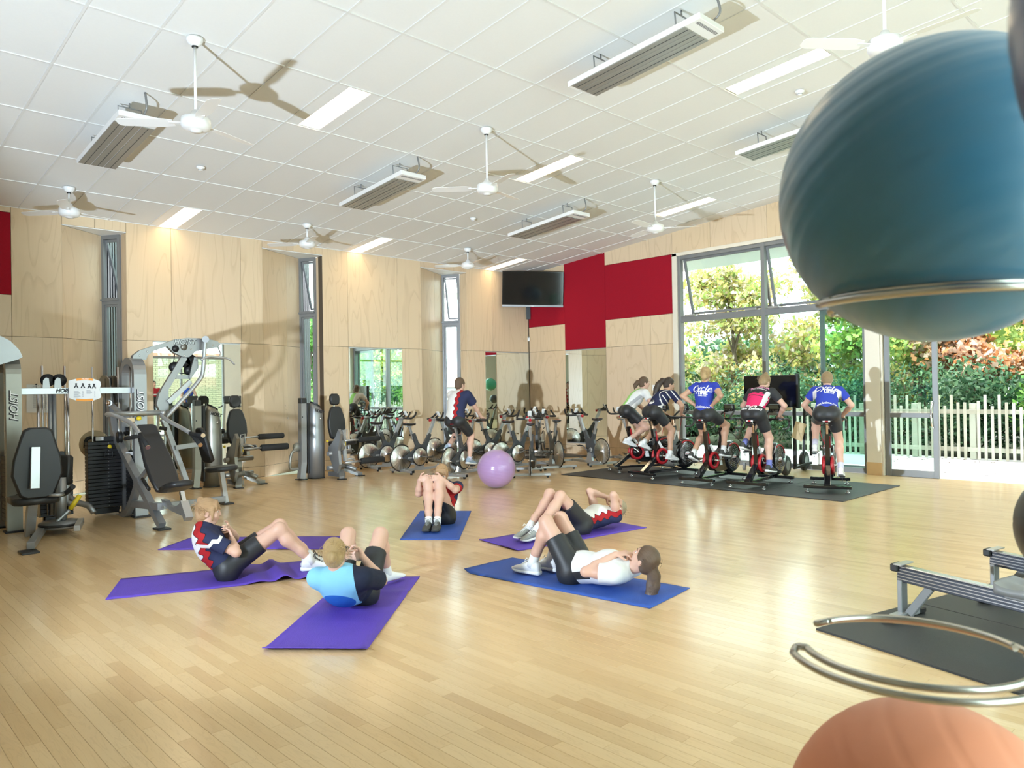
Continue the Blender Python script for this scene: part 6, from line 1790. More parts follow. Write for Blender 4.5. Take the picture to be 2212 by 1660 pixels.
def shoe(par, ank, fwd, up, mats, size=1.0, name='shoe', barefoot=False):
    ank, f = Vector(ank), Vector(fwd).normalized(); u = Vector(up); u = (u-f*u.dot(f)).normalized(); sd = f.cross(u)
    G = ank-u*.085*size
    def loft(prof, seg=14, e=2.6):
        mb = MB(); vs = []
        for x, w, z0, z1, off in prof:
            for k in range(seg):
                a = 2*PI*k/seg; c, s = math.cos(a), math.sin(a)
                c = math.copysign(abs(c)**(2/e), c); s = math.copysign(abs(s)**(2/e), s)
                vs.append(G+(f*x+sd*(w*c+off)+u*((z0+z1)/2+(z1-z0)/2*s))*size)
        n = len(prof)
        fs = [(i*seg+k, i*seg+(k+1) % seg, (i+1)*seg+(k+1) % seg, (i+1)*seg+k) for i in range(n-1) for k in range(seg)]+[tuple(range(seg))[::-1], tuple((n-1)*seg+k for k in range(seg))]
        return mb.add(vs, fs, True)
    uppr = loft([(-.072, .018, .025, .07, 0), (-.062, .030, .018, .098, 0), (-.03, .036, .015, .108, 0), (.01, .037, .015, .112, 0), (.05, .038, .015, .092, 0), (.10, .043, .015, .070, 0), (.14, .044, .015, .058, 0), (.175, .038, .015, .048, 0), (.195, .024, .018, .038, 0), (.202, .008, .022, .030, 0)], e=2.2)
    o = uppr.build(name, mats[0], par)
    if not barefoot:
        loft([(-.080, .020, .006, .030, 0), (-.068, .033, 0, .034, 0), (0, .035, 0, .028, 0), (.05, .037, 0, .026, 0), (.11, .046, 0, .026, 0), (.155, .046, .003, .028, 0), (.188, .036, .010, .032, 0), (.208, .014, .018, .034, 0)], e=4).build('sole', mats[1], o)
        lc = MB()
        for k in range(5):
            x = .035+k*.018; z = .105-k*.011
            lc.tube([G+(f*x+sd*.020+u*z)*size, G+(f*(x+.009)+u*(z+.006))*size, G+(f*(x+.012)-sd*.020+u*(z-.004))*size], .0028, 5)
            lc.tube([G+(f*x-sd*.020+u*z)*size, G+(f*(x+.012)+sd*.020+u*(z-.004))*size], .0028, 5)
        for s in (-1, 1): lc.tube(spline([G+(f*.03+u*.112)*size, G+(f*.035+sd*s*.03+u*.128)*size, G+(f*.05+sd*s*.035+u*.108)*size], 4), .0028, 5)
        q = lc.build('laces', mats[3] if len(mats) > 3 else 'lace', o); q['kind'] = 'stuff'
    if len(mats) > 2 and mats[2]:
        pass
    return o
def hand(S, wr, d, nrm, side, curl=.6, sc=1.0, spread=.012):
    """palm and five fingers from the wrist; d along the hand, nrm = palm facing, side +1 when the thumb lies on d x nrm"""
    wr, d = Vector(wr), Vector(d).normalized(); n = Vector(nrm); n = (n-d*n.dot(d)).normalized(); t = d.cross(n)*side
    pc = wr+d*.045*sc
    S.ell(pc, (d, t, n), (.050*sc, .040*sc, .017*sc), k=.012)
    for i, (off, L) in enumerate(((.030, .070), (.010, .080), (-.010, .074), (-.029, .058))):
        b = wr+d*.078*sc+t*off*sc; p0 = b
        dd = (d+t*off*spread*30*.4).normalized(); ang = 0
        for j, (fr, r) in enumerate(((.45, .0088), (.32, .0080), (.23, .0070))):
            ang += curl*(.75 if j == 0 else 1.0)
            v = dd*math.cos(ang)+n*math.sin(ang); p1 = p0+v*L*fr*sc
            S.cone(p0, p1, r*sc, (r-.0007)*sc, k=.005); p0 = p1
    b = wr+d*.022*sc+t*.030*sc
    v1 = (d*.55+t*.75+n*.25).normalized(); p1 = b+v1*.040*sc; v2 = (d*.85+t*.2+n*(.2+curl*.5)).normalized()
    S.cone(b, p1, .0115*sc, .0100*sc, k=.010); S.cone(p1, p1+v2*.032*sc, .0098*sc, .0080*sc, k=.005)
def person(label, J, sp, h=.007, group=None, base=None):
    """J: joints; sp: clothes and looks"""
    V = {k: Vector(v) for k, v in J.items()}
    g = sp.get('g', 1.0)
    pel, neck, head = V['pel'], V['neck'], V['head']; face = V['face'].normalized(); up = V['up']; up = (up-face*up.dot(face)).normalized(); lat = face.cross(up)   # lat = person's right
    ch = V.get('chest', pel.lerp(neck, .62))
    spn = (neck-ch).normalized(); lt = (V['shR']-V['shL']).normalized(); fr = spn.cross(lt); 
    if fr.dot(V.get('front', face)) < 0: fr = -fr
    lt2 = (V['hipR']-V['hipL']).normalized(); sp0 = (ch-pel).normalized(); fr0 = sp0.cross(lt2)
    if fr0.dot(fr) < 0: fr0 = -fr0
    t = wthing('person', label, 'person', tuple(base or (pel.x, pel.y, 0)), group)
    skin = sp.get('skin', 'skin')
    torso = []
    def torso_prims(S, e):
        S.ell(ch+spn*.02*g, (lt, spn, fr), ((.150+e)*g, (.175+e)*g, (.102+e)*g), k=.05)
        S.ell(pel.lerp(ch, .45), (lt2, sp0, fr0), ((.122+e)*g, (.15+e)*g, (.095+e)*g), k=.06)
        S.cone(V['shL'].lerp(neck, .15)-spn*.025, V['shR'].lerp(neck, .15)-spn*.025, (.052+e)*g, (.052+e)*g, k=.05)
        if sp.get('bust', True): S.ell(ch+fr*.07*g-spn*.01, (lt, spn, fr), ((.115+e)*g, (.065+e)*g, (.055+e)*g), k=.05)
    def hips_prims(S, e):
        S.ell(pel-sp0*.01, (lt2, sp0, fr0), ((.150+e)*g, (.115+e)*g, (.108+e)*g), k=.05)
        for s in 'LR': S.ell(V['hip'+s]-fr0*.045*g-sp0*.02, (lt2, sp0, fr0), ((.085+e)*g, (.095+e)*g, (.085+e)*g), k=.05)
    B = Sdf(.028)
    torso_prims(B, 0); hips_prims(B, 0)
    B.cone(ch+spn*.12, head-up*.06*g-face*.012, .056*g, .048*g, k=.035)
    # head and face
    H = lambda a, b, c: head+lat*a*g+face*b*g+up*c*g
    B.ell(H(0, -.012, .022), (lat, face, up), (.070*g, .088*g, .086*g), k=.02)
    B.ell(H(0, .018, -.030), (lat, face, up), (.056*g, .066*g, .074*g), k=.025)
    B.ell(H(0, .052, -.083), (lat, face, up), (.026*g, .024*g, .020*g), k=.022)
    B.cone(H(0, .078, .018), H(0, .094, -.022), .0085*g, .0115*g, k=.010)
    for s in (-1, 1):
        B.ell(H(s*.030, .060, -.024), (lat, face, up), (.022*g, .018*g, .022*g), k=.018)
        B.ell(H(s*.071, -.012, -.014), (lat, face, up), (.008*g, .019*g, .030*g), k=.006)
        B.ell(H(s*.029, .084, .008), (lat, face, up), (.013*g, .010*g, .008*g), k=.008, sub=True)
    B.cone(H(-.030, .070, .028), H(.030, .070, .028), .010*g, .010*g, k=.016)
    B.cone(H(-.016, .080, -.052), H(.016, .080, -.052), .006*g, .006*g, k=.008)
    B.cone(H(-.013, .077, -.063), H(.013, .077, -.063), .0065*g, .0065*g, k=.008)
    B.cone(H(-.016, .092, -.0575), H(.016, .092, -.0575), .0022, .0022, k=.004, sub=True)
    for s in 'LR':
        sh, el, wr = V['sh'+s], V['el'+s], V['wr'+s]
        B.cone(sh, sh.lerp(el, .5), .050*g, .044*g); B.cone(sh.lerp(el, .5), el, .044*g, .037*g)
        B.cone(el, el.lerp(wr, .35), .037*g, .037*g, k=.02); B.cone(el.lerp(wr, .35), wr, .037*g, .025*g, k=.02)
        hd = V['hd'+s] if 'hd'+s in V else (wr-el); hn = V['hn'+s] if 'hn'+s in V else Vector((0, 0, -1))
        hand(B, wr, hd, hn, 1 if s == 'R' else -1, sp.get('curl'+s, sp.get('curl', .55)), g*.98)
        hp, kn, an = V['hip'+s], V['kn'+s], V['an'+s]
        B.cone(hp, hp.lerp(kn, .5), .086*g, .074*g, k=.04); B.cone(hp.lerp(kn, .5), kn, .074*g, .054*g, k=.03)
        ax = (an-kn).normalized(); bk = (hp-kn); bk = (bk-ax*bk.dot(ax)); bk = bk.normalized() if bk.length > 1e-3 else fr0*-1
        B.ell(kn-bk*.008, (ax, bk, ax.cross(bk)), (.056*g, .050*g, .050*g), k=.02)
        cf = kn.lerp(an, .30)+bk*.016*g
        B.cone(kn, cf, .050*g, .056*g, k=.03); B.cone(cf, kn.lerp(an, .72), .056*g, .038*g, k=.03); B.cone(kn.lerp(an, .72), an, .038*g, .034*g, k=.03)
        ft = V['ft'+s].normalized(); fu = V['fu'+s] if 'fu'+s in V else -ax
        fu = (fu-ft*fu.dot(ft)).normalized()
        B.cone(an-ft*.035-fu*.035, an+ft*.13*g-fu*.055, .030*g, .026*g, k=.03)
    me = B.mesh('body', h); me.transform(Matrix.Translation(-Vector(org_of(t))))
    bo = link('body', me, MATS[skin], t)
    ey = MB()
    for s in (-1, 1): ey.sphere(H(s*.029, .0665, .008), .0105*g, 10, 8)
    q = ey.build('eyes', 'eye_white', t)
    ir = MB()
    for s in (-1, 1): ir.sphere(H(s*.029, .0730, .008), .0060*g, 8, 6)
    ir.build('irises', 'iris', t)
    br_ = MB()
    for s in (-1, 1): br_.tube(spline([H(s*.014, .084, .030), H(s*.030, .081, .036), H(s*.046, .068, .030)], 4), .0028*g, 5)
    br_.build('eyebrows', HAIR[sp['hair']], t)
    lp = MB(); lp.tube(spline([H(-.020, .078, -.056), H(0, .0875, -.0545), H(.020, .078, -.056)], 5), .0042*g, 6); lp.build('lips', simple('lips', (.55, .22, .20), rough=.4), t)
    # shorts
    if sp.get('shorts'):
        S = Sdf(.03); hips_prims(S, .010)
        S.ell(pel.lerp(ch, .25), (lt2, sp0, fr0), (.133*g, .11*g, .105*g), k=.05)
        f = sp.get('leg', .62)
        for s in 'LR':
            hp, kn = V['hip'+s], V['kn'+s]; d = (kn-hp).normalized(); e = hp.lerp(kn, f); r1 = (.086+(.054-.086)*f)*g+.013
            S.cone(hp, e+d*.10, .086*g+.011, r1, k=.035, clip=[(tuple(e), tuple(d))])
        wp = pel.lerp(ch, sp.get('waist', .32)); S.cut(wp, sp0)
        me = S.mesh('shorts', h); me.transform(Matrix.Translation(-Vector(org_of(t))))
        link('shorts', me, sp['shorts'] if not isinstance(sp['shorts'], str) else S_(sp['shorts']), t)
    # shirt
    S = Sdf(.03); e = sp.get('loose', .014)
    torso_prims(S, e); S.ell(pel+sp0*.03, (lt2, sp0, fr0), ((.148+e)*g, (.13+e)*g, (.105+e)*g), k=.05)
    f = sp.get('sleeve', .55)
    for s in 'LR':
        sh, el = V['sh'+s], V['el'+s]; d = (el-sh).normalized(); en = sh.lerp(el, f)
        if f > 0: S.cone(sh, en+d*.08, (.052+e)*g, (.048+e*1.15)*g, k=.03, clip=[(tuple(en), tuple(d))])
    S.cone(neck-spn*.06, neck+spn*.02, .070*g, .058*g, k=.02, clip=[(tuple(neck+spn*sp.get('collar', .012)), tuple(spn))])
    hem = pel.lerp(ch, sp.get('hem', -.05)); S.cut(hem, -sp0)
    me = S.mesh('shirt', h); VV = S.V
    att = sp.get('attrs')
    if att:
        d = VV-np.array(pel); sx = np.array(spn); ax1 = np.array(lt); axf = np.array(fr)
        L = (neck-pel).length
        spine = np.array((neck-pel).normalized())
        env = dict(s=d@ax1, t=(d@spine)/L, d=(VV-np.array(ch))@axf, np=np, V=VV, z=VV[:, 2])
        for nm, fn in att.items():
            a = me.attributes.new(nm, 'FLOAT', 'POINT'); a.data.foreach_set('value', np.asarray(fn(env), np.float32))
    me.transform(Matrix.Translation(-Vector(org_of(t))))
    so_ = link('shirt', me, sp['shirt'], t)
    # hair
    S = Sdf(.014)
    S.ell(H(0, -.018, .030), (lat, face, up), (.079*g, .094*g, .092*g), k=.01)
    S.ell(H(0, -.045, -.03), (lat, face, up), (.066*g, .058*g, .066*g), k=.03)
    S.cone(H(0, .09, -.055), H(0, .10, .0), .075*g, .070*g, sub=True, k=.012)
    if sp.get('bangs'):
        for a in (-.05, -.025, 0, .025, .05): S.cone(H(a, .05, .085), H(a*1.15, .086-abs(a)*.5, .030), .017*g, .010*g, k=.012)
    if sp.get('sidehair'):
        for a in (-1, 1): S.cone(H(a*.062, .03, .04), H(a*.060, .035, -.07), .018, .006, k=.012)
    if sp.get('pony'):
        pts = [H(*p) for p in sp['pony']]; n = len(pts)
        for i in range(n-1):
            r0 = (.026+.018*math.sin(PI*min(1, (i+.3)/n*1.2))) ; r1 = .026+.018*math.sin(PI*min(1, (i+1.3)/n*1.2)) if i < n-2 else .008
            S.cone(pts[i], pts[i+1], r0*g*sp.get('pw', 1), r1*g*sp.get('pw', 1), k=.012)
    if sp.get('bun'): S.ell(H(*sp['bun'][0]), (lat, face, up), tuple(x*g for x in sp['bun'][1]), k=.008)
    me = S.mesh('hair', min(h, .006)); VV = S.V
    d = VV-np.array(H(0, -.02, .02)); dl, df, du = d@np.array(lat), d@np.array(face), d@np.array(up)
    tie = np.array(H(*sp.get('tie', (0, -.10, .03)))); tv = VV-tie
    a0 = np.arctan2(tv@np.array(lat), tv@np.array(up)); rr = np.linalg.norm(tv, axis=1)
    a = me.attributes.new('strand', 'FLOAT_VECTOR', 'POINT'); a.data.foreach_set('vector', np.stack([a0/3.0, rr*4, 0*rr], 1).astype(np.float32).ravel())
    me.transform(Matrix.Translation(-Vector(org_of(t))))
    link('hair', me, HAIR[sp['hair']], t)
    # loose strands
    rs = random.Random(5); stq = MB()
    for k in range(sp.get('strands', 26)):
        a1 = rs.uniform(-1, 1); b1 = rs.uniform(-1, .35)
        p0 = H(.078*math.sin(a1*1.5), -.02+.085*math.cos(a1*1.5)*b1, .075-.05*abs(a1)); v = (p0-head).normalized()
        p1 = p0+v*.012+(lat*rs.uniform(-1, 1)+up*rs.uniform(-1, .3)+face*rs.uniform(-1, 0))*.035
        p2 = p1+(lat*rs.uniform(-1, 1)+up*rs.uniform(-1.4, .2)+face*rs.uniform(-1, .3))*.035
        stq.tube(spline([p0-v*.01, p1, p2], 3), .0012, 4)
    q = stq.build('loose_hair', HAIR[sp['hair']], t); q['kind'] = 'stuff'
    if sp.get('tie_mat'): MB().tube([H(*sp['tie'])+(lat*math.cos(a)+up*math.sin(a)*.8+face*math.sin(a)*.5)*.024*g for a in [2*PI*i/14 for i in range(14)]], .007, 6, closed=True).build('hair_tie', sp['tie_mat'], t)
    # shoes, socks
    if sp.get('shoes'):
        for s in 'LR':
            an, kn = V['an'+s], V['kn'+s]; ax = (kn-an).normalized(); ft = V['ft'+s].normalized(); fu = V.get('fu'+s, ax)
            o = shoe(t, an, ft, fu, sp['shoes'], g*1.03, barefoot=sp.get('barefoot', False), name='sock_foot' if sp.get('barefoot') else 'shoe')
            shh = sp.get('sockh', .07)
            MB().tube([an-ax*.03, an+ax*.02, an+ax*(shh+.02)], .04*g, 14, rs=[.043*g, .041*g, .042*g]).build('sock', sp.get('sock', 'sock_white'), t)
    return t, so_, dict(V=V, H=H, ch=ch, spn=spn, lt=lt, fr=fr, neck=neck, pel=pel)
def S_(n): return S(n)
def decal(par, shirt, txt, size, o, ex, ey, mat, shear=.0, bold=0., off=.003, name='lettering'):
    """lettering pressed on to a cloth surface: rays are cast along -(ex x ey)"""
    me0 = text_mesh(txt, size, shear, bold)
    bm = bmesh.new(); bm.from_mesh(me0); bmesh.ops.subdivide_edges(bm, edges=[e for e in bm.edges if e.calc_length() > .02], cuts=2)
    bmesh.ops.triangulate(bm, faces=bm.faces); bm.to_mesh(me0); bm.free()
    ex, ey = Vector(ex).normalized(), Vector(ey); ey = (ey-ex*ey.dot(ex)).normalized(); n = ex.cross(ey).normalized(); o = Vector(o)
    org = Vector(org_of(par))
    bv = BVHTree.FromPolygons([v.co.copy() for v in shirt.data.vertices], [tuple(p.vertices) for p in shirt.data.polygons])
    for v in me0.vertices:
        p = o+ex*v.co.x+ey*v.co.y-org
        hit = bv.ray_cast(p+n*.4, -n)
        if hit[0] is not None: v.co = hit[0]+n*off
        else: v.co = p
    me0.update()
    return link(name, me0, mat, par)
# ---------------------------------------------------------------- shirts
WAVE = lambda a, f, off, ph=0: (lambda e: .026-abs(e['s']-off-a*e['np'].sin(e['t']*f+ph)))
RED, NAVY, WHITE = (.40, .018, .022), (.028, .034, .085), (.78, .77, .75)
def rugby(name): return cloth_mat(name, WHITE, [('navy', NAVY), ('edge', (.012, .012, .02)), ('red', RED), ('mark', WHITE), ('mark2', RED)])
def rugby_attrs(fn, mark=None, amp=.016, f=30, w=.028):
    """fn(e) -> signed position: negative white, positive navy; red wave at 0"""
    def q(e): return fn(e)-amp*e['np'].sin(e['t']*f)
    d = dict(navy=lambda e: q(e), edge=lambda e: w+.006-e['np'].abs(q(e)), red=lambda e: w-e['np'].abs(q(e)))
    d['mark'] = mark or (lambda e: e['s']*0-1); d['mark2'] = lambda e: e['s']*0-1
    return d
BLK = 'lycra'
# ---------------------------------------------------------------- the five on the mats
U = Vector((0, 0, 1))
d1 = Vector((.38, .925, 0)).normalized(); r1 = Vector((.925, -.38, 0)).normalized()
person('girl in navy, red and white shirt curled up in a sit-up, arms crossed', dict(
  pel=(6.895, -10.515, .125), chest=(6.845, -10.655, .30), neck=(6.825, -10.685, .445), head=(6.845, -10.645, .560), face=d1+U*-.12, up=U+d1*.1, front=d1,
  shR=Vector((6.83, -10.675, .385))+r1*.15, shL=Vector((6.83, -10.675, .385))-r1*.15, elR=(7.115, -10.535, .245), wrR=(6.99, -10.515, .335), elL=(6.77, -10.40, .30), wrL=(6.835, -10.48, .40),
  hdR=(-.85, .15, .25), hnR=-d1, hdL=(.9, -.4, .1), hnL=-d1,
  hipR=Vector((6.90, -10.505, .11))+r1*.085, hipL=Vector((6.90, -10.505, .11))-r1*.085, knR=Vector((7.048, -10.135, .385))+r1*.095, knL=Vector((7.05, -10.12, .385))-r1*.085,
  anR=Vector((7.17, -9.92, .105))+r1*.09, anL=Vector((7.17, -9.90, .105))-r1*.07, ftR=d1+U*-.02, ftL=d1, fuR=U, fuL=U),
  dict(hair='strawberry', shirt=rugby('rugby_shirt_mat'), shorts=BLK, shoes=['shoe_white', 'sole_white', None, 'ink'], g=.97, bangs=True, sidehair=True, bun=((0, -.075, .095), (.03, .03, .03)), tie=(0, -.07, .08), strands=60, sleeve=.72, hem=-.35, waist=.3, curl=.5, collar=.02, sock='sock_white', sockh=.03,
       attrs=rugby_attrs(lambda e: e['d']+.035, mark=lambda e: .022-abs(e['t']-.62-1.6*abs(abs(e['d']-.05)-.04)+.0)*.5-(e['s'] < .13)*1.0)), h=.006)
# girl seen from behind on the nearest mat
d2 = Vector((-.68, .73, 0)).normalized(); r2 = Vector((d2.y, -d2.x, 0))
pb_ = Vector((8.27, -10.13, 0))-d2*.10
person('girl in navy and light blue shirt curling up on the nearest mat, seen from behind', dict(
  pel=pb_+U*.12, chest=pb_-d2*.25+U*.19, neck=pb_-d2*.345+U*.315+r2*-.01, head=pb_-d2*.325+U*.425-r2*.035, face=d2+U*-.35-r2*.05, up=U+d2*.55-r2*.16, front=d2*.6+U*.8,
  shR=pb_-d2*.315+U*.27+r2*.165, shL=pb_-d2*.315+U*.27-r2*.165, elR=pb_-d2*.13+U*.20+r2*.235, wrR=pb_-d2*.11+U*.36+r2*.10, elL=pb_-d2*.13+U*.22-r2*.20, wrL=pb_-d2*.09+U*.37-r2*.02,
  hdR=-r2+d2*.2+U*.2, hnR=-d2, hdL=r2+d2*.3+U*.1, hnL=-d2,
  hipR=pb_+U*.11+r2*.09, hipL=pb_+U*.11-r2*.09, knR=pb_+d2*.30+U*.44+r2*.13, knL=pb_+d2*.30+U*.44-r2*.12,
  anR=pb_+d2*.50+U*.10+r2*.13, anL=pb_+d2*.52+U*.10-r2*.17, ftR=d2+r2*.55, ftL=d2-r2*.3, fuR=U, fuL=U),
  dict(hair='blonde', shirt=cloth_mat('navy_blue_jersey', (.016, .020, .040), [('light', (.24, .56, .78)), ('oval', (.02, .13, .50)), ('cuff', (.55, .42, .05))]), shorts=BLK, leg=.68, shoes=['sock_white', 'sole_white'], barefoot=True, g=.97, bun=((0, -.125, -.035), (.04, .035, .045)), tie=(0, -.10, .0), tie_mat='pink', strands=50, sleeve=.8, hem=-.2, loose=.02, curl=.7,
       attrs=dict(light=lambda e: -(e['s']-.10+.25*(e['d']+.02))-.0, oval=lambda e: 1-((e['s']+.015)/.11)**2-((e['t']-.62)/.26)**2-(e['d'] > -.03)*5, cuff=lambda e: e['s']*0-1)), h=.006)
# girl hugging her knees
d3 = Vector((.72, -.69, 0)).normalized(); r3 = Vector((d3.y, -d3.x, 0)); p3_ = Vector((6.27, -7.80, 0))
person('girl sitting behind her raised knees with both hands up, grey shoes together', dict(
  pel=p3_+U*.115+r3*-.02, chest=p3_-d3*.10+U*.31-r3*.055, neck=p3_-d3*.05+U*.47-r3*.07, head=p3_+d3*.04+U*.575-r3*.045, face=d3+U*-.45, up=U+d3*.4, front=d3,
  shR=p3_-d3*.06+U*.42+r3*.075, shL=p3_-d3*.06+U*.42-r3*.22, elR=p3_+d3*.14+U*.37+r3*.21, wrR=p3_+d3*.20+U*.53+r3*.19, elL=p3_+d3*.10+U*.40-r3*.20, wrL=p3_+d3*.20+U*.545-r3*.06,
  hdR=-r3*.8+U*.35+d3*.2, hnR=-d3-U*.3, hdL=r3*.9+U*.1+d3*.2, hnL=-d3-U*.3,
  hipR=p3_+U*.11+r3*.065, hipL=p3_+U*.11-r3*.105, knR=p3_+d3*.20+U*.475+r3*.095, knL=p3_+d3*.20+U*.48-r3*.03,
  anR=p3_+d3*.40+U*.10+r3*.07, anL=p3_+d3*.41+U*.10-r3*.025, ftR=d3+r3*.10, ftL=d3+r3*.05, fuR=U, fuL=U),
  dict(hair='strawberry', shirt=rugby('rugby_shirt_mat'), shorts=BLK, shoes=['shoe_dark', 'shoe_dark', None, 'shoe_grey'], g=.95, sidehair=True, bangs=True, strands=60, sleeve=.6, hem=-.3, curl=.5, sock='sock_white', sockh=.03, attrs=rugby_attrs(lambda e: .10-e['d'], amp=.012)), h=.006)
# girl lying back, hands behind head
d4 = Vector((.113, .99, 0)).normalized(); r4 = Vector((d4.y, -d4.x, 0)); p4 = Vector((7.79, -7.13, 0))   # d4 towards the head; r4 towards the camera
person('girl lying back on the purple mat with hands behind her head, grey shoes', dict(
  pel=p4+U*.115, chest=p4+d4*.29+U*.135, neck=p4+d4*.47+U*.165, head=p4+d4*.585+U*.205, face=U+d4*-.35, up=d4+U*.35, front=U,
  shL=p4+d4*.42+U*.14+r4*.15, shR=p4+d4*.42+U*.14-r4*.15, elL=p4+d4*.345+U*.385+r4*.185, wrL=p4+d4*.50+U*.30+r4*.10, elR=p4+d4*.345+U*.385-r4*.185, wrR=p4+d4*.50+U*.32-r4*.08,
  hdL=d4*.9-U*.5-r4*.2, hnL=-r4-U*.3, hdR=d4*.9-U*.5+r4*.2, hnR=r4-U*.3,
  hipL=p4+U*.11+r4*.085, hipR=p4+U*.11-r4*.085, knL=p4-d4*.31+U*.425+r4*.085, knR=p4-d4*.315+U*.43-r4*.08,
  anL=p4-d4*.625+U*.12+r4*.07, anR=p4-d4*.615+U*.12-r4*.06, ftL=-d4-U*.1, ftR=-d4+r4*.05-U*.05, fuL=U, fuR=U),
  dict(hair='ash', shirt=rugby('rugby_shirt_mat'), shorts=BLK, leg=.68, shoes=['shoe_grey', 'sole_white'], g=.97, strands=30, sleeve=.32, hem=-.25, curl=.6, sock='sock_white', sockh=.05, attrs=rugby_attrs(lambda e: .035-e['d'], f=34, amp=.014)), h=.006)
# girl in the white polo
d5 = Vector((.993, .115, 0)).normalized(); r5 = Vector((d5.y, -d5.x, 0)); p5 = Vector((9.10, -8.635, 0))
person('girl in a white polo shirt lying back on the blue mat, head raised', dict(
  pel=p5+U*.115, chest=p5+d5*.30+U*.14, neck=p5+d5*.485+U*.175, head=p5+d5*.605+U*.255, face=U*.62-d5*.80, up=d5*.62+U*.80, front=U,
  shL=p5+d5*.43+U*.15+r5*.155, shR=p5+d5*.43+U*.15-r5*.155, elL=p5+d5*.24+U*.155+r5*.24, wrL=p5+d5*.40+U*.275+r5*.07, elR=p5+d5*.24+U*.16-r5*.23, wrR=p5+d5*.41+U*.265-r5*.05,
  hdL=d5*.7-r5*.5+U*.1, hnL=-U-d5*.3, hdR=d5*.7+r5*.5+U*.1, hnR=-U,
  hipL=p5+U*.11+r5*.085, hipR=p5+U*.11-r5*.085, knL=p5-d5*.235+U*.455+r5*.085, knR=p5-d5*.215+U*.46-r5*.085,
  anL=p5-d5*.385+U*.105+r5*.085, anR=p5-d5*.33+U*.105-r5*.095, ftL=-d5, ftR=-d5-r5*.1, fuL=U, fuR=U),
  dict(hair='brown', shirt=cloth_mat('white_polo', (.80, .80, .80), [('panel', (.03, .03, .033))]), shorts=BLK, leg=.66, shoes=['shoe_white', 'sole_white'], g=.99, sleeve=.52, hem=-.25, loose=.022, curl=.75, strands=30, collar=.02, sock='sock_white', sockh=.06, pony=[(0, -.085, -.0), (.01, -.13, -.05), (.01, -.165, -.11), (.0, -.20, -.18), (0, -.23, -.24)], pw=1.15, tie=(0, -.095, -.01), tie_mat='black',
       attrs=dict(panel=lambda e: .032-abs(e['d']+.015)-(e['t'] > .42)*1.0-(e['t'] < -.12)*0.0)), h=.006)
# ---------------------------------------------------------------- riders, posed on their bikes
def rider(bk, label, sp, lean, saddle, bar, crank, cl, ca, headp=0.0, hyaw=0.0, arms='bar', roll=0.0, hands=None, h=.008, th=.42, sk=.42, ped=.125, tl=.47, hipx=0.0):
    P, hd, z0 = bk
    T = lambda q: in_bike(P, hd, q, z0)
    fw = T((1, 0, 0))-T((0, 0, 0)); rt = T((0, -1, 0))-T((0, 0, 0))
    hx, hz = saddle[0]+.02+hipx, saddle[1]+.085
    pel = Vector((hx, 0, hz)); sd = Vector((math.sin(lean), 0, math.cos(lean)))
    neck = pel+sd*tl+Vector((.02, 0, 0)); chest = pel+sd*tl*.6-Vector((math.cos(lean), 0, -math.sin(lean)))*.025
    hdv = Vector((math.sin(lean+headp), 0, math.cos(lean+headp)))
    head = neck+hdv*.135
    J = {}
    fz = Vector((math.cos(lean+headp), 0, -math.sin(lean+headp)))
    fz = Matrix.Rotation(hyaw, 3, 'Z')@fz
    if hyaw: hdv = Matrix.Rotation(hyaw, 3, 'Z')@hdv
    L = {}
    L['pel'], L['chest'], L['neck'], L['head'] = pel, chest, neck, head
    for s, y in (('R', -1), ('L', 1)):
        sh = neck-sd*.055+Vector((0, y*.165, 0)); L['sh'+s] = sh
        if arms == 'bar':
            wr = Vector((bar[0]-.055, y*bar[1], bar[2]+.035)); el = ik(sh, wr, .27, .25, (0.1, y*.8, -.8)); L['el'+s], L['wr'+s] = el, wr
            J['hd'+s] = (.9, 0, -.3); J['hn'+s] = (-.2, 0, -1)
        else:
            wr = pel+Vector((-.03, y*.155, .115)); el = ik(sh, wr, .27, .245, (-.55, y, 0)); L['el'+s], L['wr'+s] = el, wr
            J['hd'+s] = (-.15, -y*.6, -.55); J['hn'+s] = (.6, -y*.8, 0)
        L['hip'+s] = pel+Vector((0.01, y*.085, -.02))
        a = ca if s == 'R' else ca+PI
        pd = Vector((crank[0]+cl*math.cos(a), y*(ped+.045), crank[1]+cl*math.sin(a)+.012))
        tilt = .15+.25*max(0, -math.cos(a))
        an = pd+Vector((-.085, 0, .105+.04*tilt)); L['an'+s] = an
        L['kn'+s] = ik(L['hip'+s], an, th, sk, (1, y*.12, .25))
        J['ft'+s] = (1, y*.03, -tilt); J['fu'+s] = (tilt, 0, 1)
    J['face'] = fz; J['up'] = hdv; J['front'] = Vector((math.cos(lean), 0, -math.sin(lean)))
    D = lambda q: T(q)-T((0, 0, 0))
    out = {k: T(v) for k, v in L.items()}
    for k, v in J.items(): out[k] = D(tuple(v))
    return person(label, out, sp, h, base=T((0.3, 0, 0)) if True else None)
WB, WH = (.37, .295), None
i = 3; bk = (SB[i][0], SB[i][1], 0)
rd, sh_, fr_ = rider(bk, 'rider in a white, red and navy shirt on a silver spin bike, seen from behind', dict(hair='brown', shirt=rugby('rugby_shirt_mat'), shorts=BLK, leg=.85, shoes=['shoe_blue', 'sole_white'], g=1.04, sleeve=.75, hem=-.42, loose=.028, strands=12, curl=1.0, sock='sock_lav', sockh=.02, tie=(0, -.1, -.02), bun=((0, -.09, -.05), (.03, .025, .03)),
   attrs=rugby_attrs(lambda e: e['s']-.07, amp=.014, f=27, w=.026)), .30, (.165, .93), (.80, .20, 1.0), (.37, .295), .17, SB[i][2], headp=-.18, hyaw=-.25, h=.007, ped=.095, tl=.50)
CYCLE = cloth_mat('royal_blue_jersey', (.035, .06, .42), [('side', (.75, .75, .78)), ('edge', (.02, .03, .20))])
